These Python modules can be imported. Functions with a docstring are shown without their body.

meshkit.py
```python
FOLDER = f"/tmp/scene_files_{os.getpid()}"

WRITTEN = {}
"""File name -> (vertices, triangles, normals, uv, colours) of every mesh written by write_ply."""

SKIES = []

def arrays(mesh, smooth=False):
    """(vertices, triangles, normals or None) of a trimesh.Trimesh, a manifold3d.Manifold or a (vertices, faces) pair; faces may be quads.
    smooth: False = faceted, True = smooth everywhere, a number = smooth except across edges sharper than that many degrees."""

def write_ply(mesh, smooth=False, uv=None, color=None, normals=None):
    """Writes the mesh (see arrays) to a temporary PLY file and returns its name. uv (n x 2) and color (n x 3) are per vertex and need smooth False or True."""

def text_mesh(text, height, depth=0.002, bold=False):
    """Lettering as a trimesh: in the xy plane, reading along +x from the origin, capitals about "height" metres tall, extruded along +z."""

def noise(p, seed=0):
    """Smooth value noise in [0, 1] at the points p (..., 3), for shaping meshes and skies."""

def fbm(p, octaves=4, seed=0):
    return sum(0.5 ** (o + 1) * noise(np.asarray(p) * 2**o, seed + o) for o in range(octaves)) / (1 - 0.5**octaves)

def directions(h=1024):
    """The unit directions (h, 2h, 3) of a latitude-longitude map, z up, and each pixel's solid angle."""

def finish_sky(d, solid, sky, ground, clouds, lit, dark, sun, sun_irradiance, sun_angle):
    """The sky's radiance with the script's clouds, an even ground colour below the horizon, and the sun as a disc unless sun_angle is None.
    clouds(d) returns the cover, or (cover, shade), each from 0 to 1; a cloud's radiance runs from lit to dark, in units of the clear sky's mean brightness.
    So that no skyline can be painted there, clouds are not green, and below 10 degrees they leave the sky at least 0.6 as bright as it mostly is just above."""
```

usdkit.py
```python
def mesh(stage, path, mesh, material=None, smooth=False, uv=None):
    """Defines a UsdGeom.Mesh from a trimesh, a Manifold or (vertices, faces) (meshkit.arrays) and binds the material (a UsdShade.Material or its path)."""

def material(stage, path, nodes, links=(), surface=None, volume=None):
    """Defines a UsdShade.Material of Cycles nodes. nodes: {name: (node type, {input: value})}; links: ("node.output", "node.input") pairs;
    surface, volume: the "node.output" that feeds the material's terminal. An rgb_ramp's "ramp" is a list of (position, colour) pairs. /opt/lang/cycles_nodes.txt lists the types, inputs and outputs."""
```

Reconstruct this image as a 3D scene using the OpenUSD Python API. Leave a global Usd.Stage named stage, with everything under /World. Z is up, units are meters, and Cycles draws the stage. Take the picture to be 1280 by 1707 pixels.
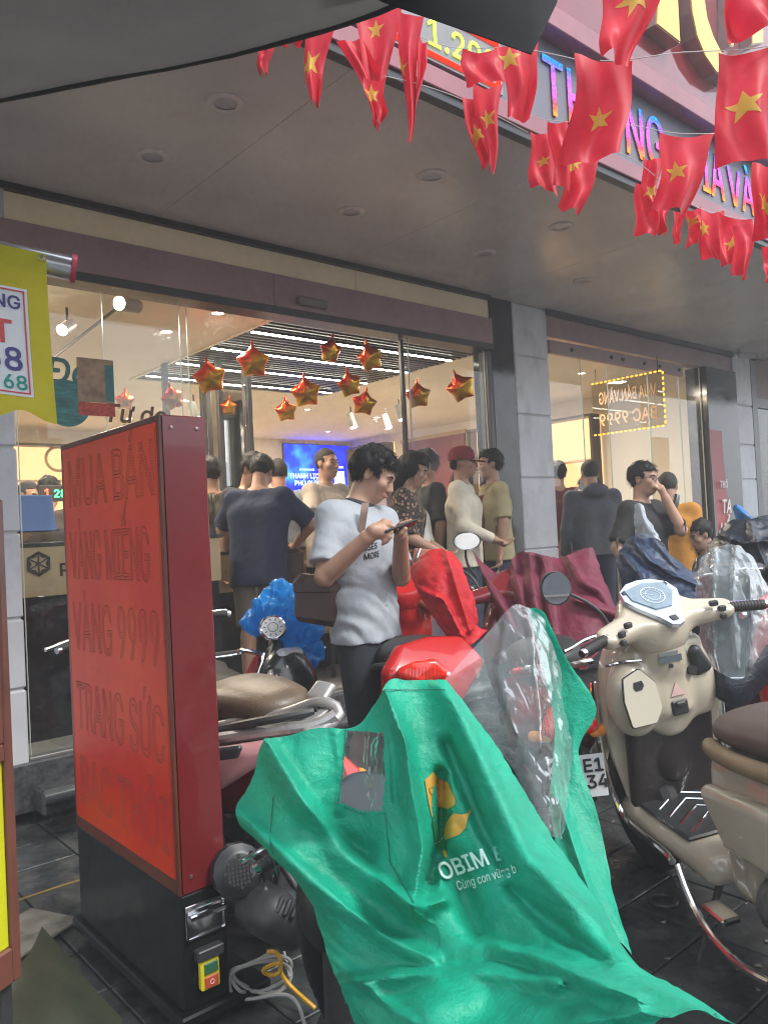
import math, numpy as np, trimesh, manifold3d as m3, usdkit, meshkit
from shapely.geometry import Polygon, LineString
from pxr import Usd, UsdGeom, UsdLux, UsdShade, Gf, Sdf, Vt

stage = Usd.Stage.CreateInMemory()
UsdGeom.SetStageUpAxis(stage, 'Z'); UsdGeom.SetStageMetersPerUnit(stage, 1.0)
UsdGeom.Xform.Define(stage, '/World')
A = np.array
PI = math.pi

# ---------------------------------------------------------------- camera
FPX = 1310.0; EYE = A([0, 0, 1.35]); TH = math.radians(49.0); PITCH = math.radians(1.16); ROLL = math.radians(2.86)
_d0 = A([math.cos(TH), math.sin(TH), 0]); _r0 = A([math.sin(TH), -math.cos(TH), 0]); _z = A([0, 0, 1.0])
CD = _d0 * math.cos(PITCH) + _z * math.sin(PITCH); _u0 = _z * math.cos(PITCH) - _d0 * math.sin(PITCH)
CR = math.cos(ROLL) * _r0 - math.sin(ROLL) * _u0; CU = math.sin(ROLL) * _r0 + math.cos(ROLL) * _u0
cam = UsdGeom.Camera.Define(stage, '/World/camera')
cam.CreateFocalLengthAttr(24.0); cam.CreateHorizontalApertureAttr(24.0 * 1280 / FPX); cam.CreateVerticalApertureAttr(24.0 * 1707 / FPX)
cam.CreateClippingRangeAttr(Gf.Vec2f(0.05, 500.0))
mm = np.eye(4); mm[0, :3], mm[1, :3], mm[2, :3], mm[3, :3] = CR, CU, -CD, EYE
cam.AddTransformOp().Set(Gf.Matrix4d(mm.tolist()))
cam.CreateExposureAttr(1.85)

# ---------------------------------------------------------------- sky and the soft light of the overcast day
SUN = A([0.15, -0.62, 0.77]); SUN = SUN / np.linalg.norm(SUN)
sky = UsdLux.DomeLight.Define(stage, '/World/sky')
skymat = usdkit.material(stage, '/World/Looks/sky', {
    'tc': ('geometry', {}),
    'sky': ('sky_texture', {'sky_type': 'single_scattering', 'sun_disc': False, 'sun_elevation': float(math.asin(SUN[2])), 'sun_rotation': float(math.atan2(SUN[0], SUN[1]))}),
    'mp': ('mapping', {'scale': (1.0, 1.0, 2.2)}),
    'n': ('noise_texture', {'scale': 1.6, 'detail': 5, 'roughness': 0.55}),
    'r': ('rgb_ramp', {'ramp': [(0.3, (3.6, 3.9, 4.3)), (0.7, (6.2, 6.5, 6.9))]}),
    'mix': ('mix_color', {'fac': 0.88}),
    'bg': ('background_shader', {'strength': 0.12}),
}, [('tc.position', 'mp.vector'), ('mp.vector', 'n.vector'), ('n.fac', 'r.fac'), ('sky.color', 'mix.a'), ('r.color', 'mix.b'), ('mix.result', 'bg.color')], surface='bg.background')
UsdShade.MaterialBindingAPI.Apply(sky.GetPrim()).Bind(skymat)
sky.GetPrim().SetCustomDataByKey('kind', 'structure')
sun = UsdLux.DistantLight.Define(stage, '/World/sun')
sun.CreateIntensityAttr(0.3); sun.CreateAngleAttr(18.0); sun.CreateColorAttr(Gf.Vec3f(1.0, 0.97, 0.92)); sun.CreateNormalizeAttr(True)
zz = SUN; xx = np.cross([0, 0, 1.0], zz); xx /= np.linalg.norm(xx); yy = np.cross(zz, xx)
ms = np.eye(4); ms[0, :3], ms[1, :3], ms[2, :3] = xx, yy, zz
sun.AddTransformOp().Set(Gf.Matrix4d(ms.tolist()))

# ---------------------------------------------------------------- a point of the place, seen at a spot of the picture
def ray(x, y): return CD + CR * (x - 640) / FPX - CU * (y - 853.5) / FPX
def P(x, y, t): return EYE + ray(x, y) * t
def PA(x, y, ax, v):
    r = ray(x, y); return EYE + r * (v - EYE[ax]) / r[ax]
def PX(x, y, v): return PA(x, y, 0, v)
def PY(x, y, v): return PA(x, y, 1, v)
def PZ(x, y, v): return PA(x, y, 2, v)

# ---------------------------------------------------------------- scene tree
_used = {}
def numbered(parent, name):
    k = (parent, name); n = _used.get(k, 0); _used[k] = n + 1
    return f'{parent}/{name}' if n == 0 else f'{parent}/{name}_{n:03d}'
def setd(prim, **kw):
    for k, v in kw.items():
        if v: prim.SetCustomDataByKey('category' if k == 'cat' else k, v)
def unit(v):
    v = np.asarray(v, float); return v / np.linalg.norm(v)
def rz4(a):
    m = np.eye(4); c, s = math.cos(a), math.sin(a); m[:2, :2] = [[c, -s], [s, c]]; return m
def frame4(o, x, y, z=None):
    m = np.eye(4); m[:3, 0], m[:3, 1] = x, y; m[:3, 2] = np.cross(x, y) if z is None else z; m[:3, 3] = o; return m
def tf(mesh, m):
    v, f = mesh; return (np.asarray(v) @ m[:3, :3].T + m[:3, 3], f)
def mv(mesh, o): return (np.asarray(mesh[0]) + A(o), mesh[1])
def join(ms):
    vs, fs, n = [], [], 0
    for v, f in ms:
        f = np.asarray(f)
        if f.shape[1] == 4: f = np.vstack([f[:, [0, 1, 2]], f[:, [0, 2, 3]]])
        vs.append(np.asarray(v)); fs.append(f + n); n += len(v)
    return (np.vstack(vs), np.vstack(fs))
class Thing:
    """One thing: an Xform at its base. Parts are given in world coordinates (or local ones with local=True)."""
    def __init__(s, name, label, cat, loc=(0, 0, 0), rz=0.0, group=None, kind=None, m=None):
        s.path = numbered('/World', name); x = UsdGeom.Xform.Define(stage, s.path); s.prim = x.GetPrim()
        if m is None:
            m = rz4(rz); m[:3, 3] = loc
        s.vs = []; s.m = m; s.inv = np.linalg.inv(m)
        x.AddTransformOp().Set(Gf.Matrix4d(m.T.tolist()))
        setd(s.prim, label=label, cat=cat, group=group, kind=kind)
    def part(s, name, mesh, mat, parent=None, label=None, smooth=35, kind=None, local=False, uv=None, col=None):
        p = numbered(parent or s.path, name)
        if hasattr(mesh, 'to_mesh'): mesh = meshkit.arrays(mesh)[:2]
        if not local: mesh = tf(mesh, s.inv)
        s.vs.append(np.asarray(mesh[0]) @ s.m[:3, :3].T + s.m[:3, 3])
        g = usdkit.mesh(stage, p, mesh, mat, smooth=smooth, uv=uv); setd(g.GetPrim(), label=label, kind=kind)
        if col is not None:
            UsdGeom.PrimvarsAPI(g).CreatePrimvar('tint', Sdf.ValueTypeNames.Color3fArray, 'vertex').Set(Vt.Vec3fArray.FromNumpy(np.asarray(col, np.float32)))
        return p
def solo(name, mesh, mat, label=None, cat=None, group=None, kind=None, smooth=35, uv=None):
    if hasattr(mesh, 'to_mesh'): mesh = meshkit.arrays(mesh)[:2]
    p = numbered('/World', name); g = usdkit.mesh(stage, p, mesh, mat, smooth=smooth, uv=uv)
    setd(g.GetPrim(), label=label, cat=cat, group=group, kind=kind); return p
def sub(parent, name, mesh, mat, **kw):
    """A piece of a top-level mesh or of a piece of the setting."""
    p = numbered(parent, name)
    g = usdkit.mesh(stage, p, mesh, mat, smooth=kw.get('smooth', 35)); setd(g.GetPrim(), label=kw.get('label'), kind=kw.get('kind')); return p

# ---------------------------------------------------------------- mesh helpers
def box(c, size, b=0.0, m=None):
    h = A(size, float) / 2
    if b <= 0:
        v = A([[x, y, z] for x in (-1, 1) for y in (-1, 1) for z in (-1, 1)]) * h
        f = A([[0, 1, 3, 2], [4, 6, 7, 5], [0, 4, 5, 1], [2, 3, 7, 6], [0, 2, 6, 4], [1, 5, 7, 3]])
        f = np.vstack([f[:, [0, 1, 2]], f[:, [0, 2, 3]]])
    else:
        b = min(b, h.min() * 0.98); pts = []
        for sx in (-1, 1):
            for sy in (-1, 1):
                for sz in (-1, 1):
                    s = A([sx, sy, sz])
                    for k in range(3):
                        q = h - b; q = q.copy(); q[k] = h[k]; pts.append(s * q)
        v, f = meshkit.arrays(m3.Manifold.hull_points(A(pts)))[:2]
    if m is not None: v = v @ m[:3, :3].T
    return (v + A(c), f)
def bx(lo, hi, b=0.0):
    lo, hi = A(lo, float), A(hi, float); return box((lo + hi) / 2, hi - lo, b)
def tube(pts, r, n=8, cap=True):
    p = A(pts, float); k = len(p); r = np.broadcast_to(A(r, float), (k,))
    t = np.gradient(p, axis=0); t /= np.maximum(np.linalg.norm(t, axis=1, keepdims=True), 1e-9)
    u = np.cross(t[0], [0, 0, 1.0] if abs(t[0][2]) < 0.9 else [1.0, 0, 0]); u /= np.linalg.norm(u)
    a = np.linspace(0, 2 * PI, n, endpoint=False); vs = []
    for i in range(k):
        u = u - t[i] * (u @ t[i]); u /= max(np.linalg.norm(u), 1e-9); w = np.cross(t[i], u)
        vs.append(p[i] + r[i] * (np.cos(a)[:, None] * u + np.sin(a)[:, None] * w))
    v = np.vstack(vs); f = []
    for i in range(k - 1):
        for j in range(n):
            j2 = (j + 1) % n; f += [[i * n + j, i * n + j2, (i + 1) * n + j2], [i * n + j, (i + 1) * n + j2, (i + 1) * n + j]]
    if cap:
        v = np.vstack([v, p[0], p[-1]]); c0, c1 = len(v) - 2, len(v) - 1
        for j in range(n):
            j2 = (j + 1) % n; f += [[c0, j2, j], [c1, (k - 1) * n + j, (k - 1) * n + j2]]
    return (v, A(f))
def cyl(a, b, ra, rb=None, n=20): return tube([a, b], [ra, ra if rb is None else rb], n)
def smoothpath(pts, n=24):
    from scipy.interpolate import CubicSpline
    p = A(pts, float); s = np.r_[0, np.cumsum(np.linalg.norm(np.diff(p, axis=0), axis=1))]
    return CubicSpline(s, p)(np.linspace(0, s[-1], n))
def lathe(prof, n=24, m=None, arc=None):
    """prof: (r, z) pairs round the local z axis."""
    p = A(prof, float); k = len(p); a = np.linspace(0, 2 * PI, n, endpoint=False)
    v = np.vstack([np.c_[p[i, 0] * np.cos(a), p[i, 0] * np.sin(a), np.full(n, p[i, 1])] for i in range(k)]); f = []
    for i in range(k - 1):
        for j in range(n):
            j2 = (j + 1) % n; f += [[i * n + j, i * n + j2, (i + 1) * n + j2], [i * n + j, (i + 1) * n + j2, (i + 1) * n + j]]
    me = (v, A(f)); return tf(me, m) if m is not None else me
def torus(c, axis, R, r, n=32, k=10):
    a = np.linspace(0, 2 * PI, k + 1); z = unit(axis); x = unit(np.cross(z, [0.3, 0.2, 1.0])); y = np.cross(z, x)
    return lathe(np.c_[R + r * np.cos(a), r * np.sin(a)], n, frame4(c, x, y, z))
def ext(poly, d, m=None):
    """A polygon (shapely or points) extruded d along local z."""
    if not hasattr(poly, 'geom_type'): poly = Polygon(poly)
    ms = [trimesh.creation.extrude_polygon(g, d, engine='earcut') for g in getattr(poly, 'geoms', [poly])]
    me = join([(x.vertices, x.faces) for x in ms]); return tf(me, m) if m is not None else me
def hullof(balls, n=10):
    """The hull of balls (point, radius)."""
    pts = []
    s = trimesh.creation.icosphere(1).vertices
    for p, r in balls: pts.append(A(p, float) + s * r)
    return meshkit.arrays(m3.Manifold.hull_points(np.vstack(pts)))[:2]
def ball(c, r, sub_=2):
    s = trimesh.creation.icosphere(sub_); return (s.vertices * A(r) + A(c), s.faces)
def grid(pts):
    p = A(pts, float); m, n = p.shape[:2]; i = np.arange(m * n).reshape(m, n)
    q = np.stack([i[:-1, :-1], i[:-1, 1:], i[1:, 1:], i[1:, :-1]], -1).reshape(-1, 4)
    return (p.reshape(-1, 3), np.vstack([q[:, [0, 1, 2]], q[:, [0, 2, 3]]]))
def loft(rings, cap=True):
    r = A(rings, float); m, n = r.shape[:2]; f = []
    for i in range(m - 1):
        for j in range(n):
            j2 = (j + 1) % n; f += [[i * n + j, i * n + j2, (i + 1) * n + j2], [i * n + j, (i + 1) * n + j2, (i + 1) * n + j]]
    v = r.reshape(-1, 3)
    if cap:
        v = np.vstack([v, r[0].mean(0), r[-1].mean(0)]); c0, c1 = len(v) - 2, len(v) - 1
        for j in range(n):
            j2 = (j + 1) % n; f += [[c0, j2, j], [c1, (m - 1) * n + j, (m - 1) * n + j2]]
    return (v, A(f))
def sring(c, ux, uy, rx, ry, p=2.5, n=24):
    a = np.linspace(0, 2 * PI, n, endpoint=False); ca, sa = np.cos(a), np.sin(a)
    return A(c) + np.outer(np.sign(ca) * np.abs(ca) ** (2 / p) * rx, ux) + np.outer(np.sign(sa) * np.abs(sa) ** (2 / p) * ry, uy)
def text(s, h, o, x, y, depth=0.003, bold=True, anchor='l', width=None, shear=0.0):
    """Lettering of capitals h high from the point o along x (upright y)."""
    t = meshkit.text_mesh(s, h, depth, bold); v = np.array(t.vertices)
    if width: v[:, 0] *= width / (v[:, 0].max() - v[:, 0].min())
    v[:, 0] += shear * v[:, 1]
    if anchor == 'c': v[:, 0] -= (v[:, 0].max() + v[:, 0].min()) / 2
    x, y = unit(x), unit(y)
    return tf((v, np.array(t.faces)), frame4(o, x, y))
def noise3(v, s, seed=0, oct=3): return meshkit.fbm(np.asarray(v) * s + 37.0, oct, seed) - 0.5
def vnormals(v, f):
    n = np.zeros_like(v); fn = np.cross(v[f[:, 1]] - v[f[:, 0]], v[f[:, 2]] - v[f[:, 0]])
    for k in range(3): np.add.at(n, f[:, k], fn)
    return n / np.maximum(np.linalg.norm(n, axis=1, keepdims=True), 1e-12)

# ---------------------------------------------------------------- solids by distance field
class Field:
    def __init__(s, lo, hi, h):
        s.h = h; s.lo = A(lo, float); s.n = np.ceil((A(hi) - s.lo) / h).astype(int) + 1
        s.v = np.full(s.n, 1.0, np.float32); s.ax = [s.lo[k] + h * np.arange(s.n[k]) for k in range(3)]
    def _cut(s, lo, hi):
        a = np.clip(np.floor((A(lo) - s.lo) / s.h).astype(int), 0, s.n); b = np.clip(np.ceil((A(hi) - s.lo) / s.h).astype(int) + 1, 0, s.n)
        if np.any(b <= a): return None, None
        sl = tuple(slice(a[k], b[k]) for k in range(3))
        X = np.stack(np.meshgrid(*[s.ax[k][sl[k]] for k in range(3)], indexing='ij'), -1).astype(np.float32)
        return sl, X
    def add(s, fn, lo, hi, k=0.0, how='u'):
        m = k + 3 * s.h
        sl, X = s._cut(A(lo) - m, A(hi) + m)
        if sl is None: return s
        d = fn(X); a = s.v[sl]
        if how == 'u':
            if k > 0: q = np.maximum(k - np.abs(a - d), 0) / k; s.v[sl] = np.minimum(a, d) - q * q * k / 4
            else: s.v[sl] = np.minimum(a, d)
        else:
            d = -d
            if k > 0: q = np.maximum(k - np.abs(a - d), 0) / k; s.v[sl] = np.maximum(a, d) + q * q * k / 4
            else: s.v[sl] = np.maximum(a, d)
        return s
    def cap(s, a, b, ra, rb=None, k=0.0, how='u', cut=None):
        a, b = A(a, np.float32), A(b, np.float32); rb = ra if rb is None else rb; R = max(ra, rb)
        ba = b - a; L = max(float(ba @ ba), 1e-9)
        def fn(X):
            t = np.clip(((X - a) @ ba) / L, 0, 1); d = np.linalg.norm(X - a - t[..., None] * ba, axis=-1) - (ra + (rb - ra) * t)
            if cut is not None: d = np.maximum(d, (X - b) @ (ba / math.sqrt(L)).astype(np.float32) + cut)
            return d
        return s.add(fn, np.minimum(a, b) - R, np.maximum(a, b) + R, k, how)
    def ell(s, c, r, k=0.0, how='u', R=None):
        c = A(c, np.float32); r = A(r, np.float32)
        def fn(X):
            q = X - c
            if R is not None: q = q @ A(R, np.float32)
            k0 = np.linalg.norm(q / r, axis=-1); k1 = np.linalg.norm(q / (r * r), axis=-1)
            return np.where(k1 > 1e-6, k0 * (k0 - 1) / np.maximum(k1, 1e-6), -r.min())
        e = np.full(3, r.max()) if R is not None else r
        return s.add(fn, c - e, c + e, k, how)
    def rbox(s, c, half, rad=0.01, k=0.0, how='u', R=None):
        c = A(c, np.float32); hf = A(half, np.float32) - rad
        def fn(X):
            q = X - c
            if R is not None: q = q @ A(R, np.float32)
            q = np.abs(q) - hf
            return np.linalg.norm(np.maximum(q, 0), axis=-1) + np.minimum(q.max(-1), 0) - rad
        e = np.full(3, np.linalg.norm(half)) if R is not None else A(half)
        return s.add(fn, c - e, c + e, k, how)
    def half(s, o, nrm, k=0.0):
        """Cuts away what lies on the normal's side of the plane."""
        o, nrm = A(o, np.float32), A(unit(nrm), np.float32)
        return s.add(lambda X: -((X - o) @ nrm), s.lo, s.lo + s.h * s.n, k, 'c')
    def mesh(s, taubin=0):
        v = s.v; sg = v < 0
        c = np.zeros(tuple(A(v.shape) - 1), np.int8)
        for i, j, k in np.ndindex(2, 2, 2): c += sg[i:v.shape[0] - 1 + i, j:v.shape[1] - 1 + j, k:v.shape[2] - 1 + k]
        act = (c > 0) & (c < 8); idx = np.full(c.shape, -1, np.int64); cells = np.argwhere(act); idx[act] = np.arange(len(cells))
        if not len(cells): return (np.zeros((0, 3)), np.zeros((0, 3), int))
        acc = np.zeros((len(cells), 3)); cnt = np.zeros(len(cells)); cs = list(np.ndindex(2, 2, 2))
        val = {o: v[cells[:, 0] + o[0], cells[:, 1] + o[1], cells[:, 2] + o[2]] for o in cs}
        for a in cs:
            for ax in range(3):
                if a[ax]: continue
                b = list(a); b[ax] = 1; va, vb = val[a], val[tuple(b)]; x = (va < 0) != (vb < 0)
                t = np.where(x, va / np.where(x, va - vb, 1), 0); p = np.tile(A(a, float), (len(cells), 1)); p[:, ax] = t
                acc[x] += p[x]; cnt[x] += 1
        V = s.lo + s.h * (cells + acc / np.maximum(cnt, 1)[:, None]); F = []
        for ax in range(3):
            o1, o2 = [k for k in range(3) if k != ax]
            n = list(v.shape); sl0 = [slice(None)] * 3; sl1 = [slice(None)] * 3
            for o in (o1, o2): sl0[o] = slice(1, n[o] - 1); sl1[o] = slice(1, n[o] - 1)
            sl0[ax] = slice(0, n[ax] - 1); sl1[ax] = slice(1, n[ax])
            a, b = sg[tuple(sl0)], sg[tuple(sl1)]
            e = np.argwhere(a != b); fl = a[a != b]
            for o in (o1, o2): e[:, o] += 1
            q = []
            for d1, d2 in ((-1, -1), (0, -1), (0, 0), (-1, 0)):
                w = e.copy(); w[:, o1] += d1; w[:, o2] += d2; q.append(idx[w[:, 0], w[:, 1], w[:, 2]])
            q = np.stack(q, 1); flip = fl if ax != 1 else ~fl
            q = np.where(flip[:, None], q, q[:, ::-1]); F.append(q)
        q = np.vstack(F); q = q[(q >= 0).all(1)]
        F = np.vstack([q[:, [0, 1, 2]], q[:, [0, 2, 3]]])
        if taubin:
            T = trimesh.Trimesh(V, F, process=False); trimesh.smoothing.filter_taubin(T, iterations=taubin); V = np.array(T.vertices)
        return (V, F)

# ---------------------------------------------------------------- materials
_mats = {}
def mat(name, col, rough=0.5, metal=0.0, var=0.12, vs=6.0, bump=0.0, bs=60.0, coat=0.0, spec=0.5, sheen=0.0, sss=0.0, rvar=0.0, dirt=None, ds=3.0, stretch=(1, 1, 1), emit=0.0, ecol=None, aniso=0.0):
    """An ordinary surface: base colour with soft variation, roughness variation, fine relief and optional dirt."""
    if name in _mats: return _mats[name]
    n = {'tc': ('texture_coordinate', {}), 'mp': ('mapping', {'scale': stretch}), 'n': ('noise_texture', {'scale': vs, 'detail': 2, 'roughness': 0.6}), 'p': ('principled_bsdf', {'base_color': col, 'roughness': rough, 'metallic': metal, 'coat_weight': coat, 'specular_ior_level': spec, 'sheen_weight': sheen})}
    l = [('tc.object', 'mp.vector'), ('mp.vector', 'n.vector')]
    c = A(col, float)
    n['r'] = ('rgb_ramp', {'ramp': [(0.3, tuple(np.clip(c * (1 - var), 0, 1))), (0.7, tuple(np.clip(c * (1 + var), 0, 1)))]})
    l += [('n.fac', 'r.fac')]; out = 'r.color'
    if dirt is not None:
        n['dn'] = ('noise_texture', {'scale': ds, 'detail': 4, 'roughness': 0.7}); n['dr'] = ('rgb_ramp', {'ramp': [(0.52, (0, 0, 0)), (0.72, (0.75, 0.75, 0.75))]})
        n['dm'] = ('mix_color', {'b': dirt}); l += [('mp.vector', 'dn.vector'), ('dn.fac', 'dr.fac'), ('dr.color', 'dm.fac'), ('r.color', 'dm.a')]; out = 'dm.result'
    l += [(out, 'p.base_color')]
    if rvar:
        n['rn'] = ('noise_texture', {'scale': vs * 1.7, 'detail': 2}); n['rr'] = ('map_range', {'from_min': 0.3, 'from_max': 0.7, 'to_min': max(rough - rvar, 0.02), 'to_max': min(rough + rvar, 1.0), 'clamp': True})
        l += [('mp.vector', 'rn.vector'), ('rn.fac', 'rr.value'), ('rr.result', 'p.roughness')]
    if bump:
        n['bn'] = ('noise_texture', {'scale': bs, 'detail': 1}); n['b'] = ('bump', {'strength': min(bump * 4, 1.0), 'distance': 0.004 * bump})
        l += [('mp.vector', 'bn.vector'), ('bn.fac', 'b.height'), ('b.normal', 'p.normal')]
    if emit:
        n['p'][1].update(emission_color=ecol or col, emission_strength=emit)
    _mats[name] = usdkit.material(stage, '/World/Looks/' + name, n, l, surface='p.BSDF'); return _mats[name]
def glow(name, col, s):
    if name not in _mats: _mats[name] = usdkit.material(stage, '/World/Looks/' + name, {'e': ('emission', {'color': col, 'strength': s})}, surface='e.emission')
    return _mats[name]
def pane(name, tint=(0.96, 0.97, 0.96), ior=1.5, rough=0.0, gl=(1, 1, 1)):
    if name not in _mats:
        _mats[name] = usdkit.material(stage, '/World/Looks/' + name, {'f': ('fresnel', {'IOR': ior}), 'ge': ('geometry', {}), 'in': ('math', {'math_type': 'subtract', 'value1': 1.0}), 'mu': ('math', {'math_type': 'multiply'}), 't': ('transparent_bsdf', {'color': tint}), 'g': ('glossy_bsdf', {'color': gl, 'roughness': rough}), 'm': ('mix_closure', {})},
            [('ge.backfacing', 'in.value2'), ('f.fac', 'mu.value1'), ('in.value', 'mu.value2'), ('mu.value', 'm.fac'), ('t.BSDF', 'm.closure1'), ('g.BSDF', 'm.closure2')], surface='m.closure')
    return _mats[name]
# ================================================================ the setting
rng = np.random.default_rng(7)
M_tile = [mat(f'wet_stone_{i}', c, rough=0.36, rvar=0.26, var=0.5, vs=5, bump=0.4, bs=38, dirt=(0.10, 0.10, 0.095), ds=4.5) for i, c in enumerate([(0.026, 0.031, 0.033), (0.020, 0.025, 0.027), (0.034, 0.038, 0.038)])]
M_asph = mat('wet_asphalt', (0.045, 0.048, 0.05), rough=0.35, rvar=0.2, var=0.3, vs=3, bump=0.5, bs=120)
M_joint = mat('wet_joint', (0.02, 0.022, 0.022), rough=0.5, var=0.3, vs=10, bump=0.3)
solo('ground', bx((-30, -30, -0.3), (30, 30, -0.06)), M_asph, kind='structure', smooth=False)
solo('street', bx((-29.9, -12.0, -0.06), (29.9, -0.55, -0.052)), M_asph, kind='structure', smooth=False)
pav = solo('pavement', bx((-14, -0.55, -0.055), (18, 4.09, -0.012)), M_joint, kind='structure', smooth=False)
TS = 0.30
for i in range(16):
    for j in range(15):
        x, y = -0.3 + i * TS, -0.1 + j * TS * 0.93
        if x > 4.4 or y > 3.95: continue
        dz = rng.uniform(-0.002, 0.003); a = rng.normal(0, 0.006)
        sub(pav, 'tile', tf(box((0, 0, 0), (TS - 0.007, TS * 0.93 - 0.007, 0.014), 0.003), frame4((x + TS / 2, y + TS * 0.93 / 2, -0.0085 + dz), (math.cos(a), math.sin(a), rng.normal(0, 0.003)), (-math.sin(a), math.cos(a), rng.normal(0, 0.003)), (0, 0, 1))), M_tile[int(rng.integers(3))], smooth=False)
M_far = mat('far_stone', (0.03, 0.034, 0.035), rough=0.3, rvar=0.2, var=0.4, vs=3)
sub(pav, 'far_paving', join([bx((4.5, -0.54, -0.012), (18, 4.08, -0.002)), bx((-14, -0.54, -0.012), (-0.31, 4.08, -0.002))]), M_far, smooth=False, kind='stuff')
solo('kerb', bx((-29.9, -0.72, -0.06), (29.9, -0.551, 0.0), 0.01), mat('kerb_stone', (0.22, 0.22, 0.21), rough=0.6, var=0.2), kind='structure', smooth=False)

# ---------------------------------------------------------------- the jewellery shop: shell
YF, FL, CL = 4.30, 0.25, 3.24        # facade plane, shop floor, soffit
M_cream = mat('cream_plaster', (0.78, 0.66, 0.44), rough=0.6, var=0.05, vs=2)
M_wall = mat('interior_wall', (0.80, 0.73, 0.60), rough=0.7, var=0.04, vs=1.5)
M_ceilin = mat('interior_ceiling', (0.80, 0.71, 0.55), rough=0.8, var=0.04, vs=1.5)
M_soffit = mat('soffit_panel', (0.52, 0.49, 0.455), rough=0.30, rvar=0.10, var=0.09, vs=0.8, dirt=(0.47, 0.435, 0.395), ds=0.9, spec=0.45)
M_mauve = mat('mauve_cladding', (0.27, 0.18, 0.18), rough=0.4, var=0.12, vs=1.2, rvar=0.1)
M_dark = mat('dark_frame', (0.035, 0.035, 0.037), rough=0.35, var=0.2, vs=4)
M_marble = mat('black_marble', (0.022, 0.022, 0.025), rough=0.12, var=0.5, vs=3, rvar=0.05)
M_white = mat('white_stone', (0.55, 0.555, 0.575), rough=0.45, var=0.10, vs=3.2, dirt=(0.36, 0.35, 0.33), ds=3.5, bump=0.3, bs=70, stretch=(1, 1, 0.5))
M_gran = mat('dark_granite', (0.06, 0.062, 0.065), rough=0.36, var=0.5, vs=30, rvar=0.08)
M_floor = [mat(f'shop_floor_{i}', c, rough=0.16, var=0.08, vs=2) for i, c in enumerate([(0.36, 0.33, 0.29), (0.31, 0.29, 0.26)])]
M_grey = mat('grey_band', (0.42, 0.42, 0.41), rough=0.5, var=0.1)
shop = Thing('jewellery_shop', 'jewellery shop front with grey soffit, mauve beam, white stone pillars and glass doors', 'shop', (1.2, YF, 0))
def sp(n, m, mt, **k): return shop.part(n, m, mt, **k)
XL, XR, YB = -1.6, 9.36, 11.6
# soffit in panels with joints
xs = [-3.0, -0.83, 0.62, 1.28 + 0.78, 3.5, 4.95, 6.4, 7.85, 9.3, 10.75, 12.2, 13.6]
for a, b in zip(xs[:-1], xs[1:]):
    sp('soffit_panel', bx((a + 0.001, 2.36, CL), (b - 0.001, 4.27, CL + 0.03), 0.001), M_soffit, smooth=False)
sp('soffit_backing', bx((-3, 2.42, CL + 0.031), (13.6, 4.29, CL + 0.2)), M_dark, smooth=False)
sp('soffit_trim', join([bx((1.0, 4.26, CL - 0.035), (5.0, 4.31, CL - 0.001)), bx((5.75, 4.26, CL - 0.05), (9.36, 4.31, CL - 0.001))]), M_dark, smooth=False)
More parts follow.
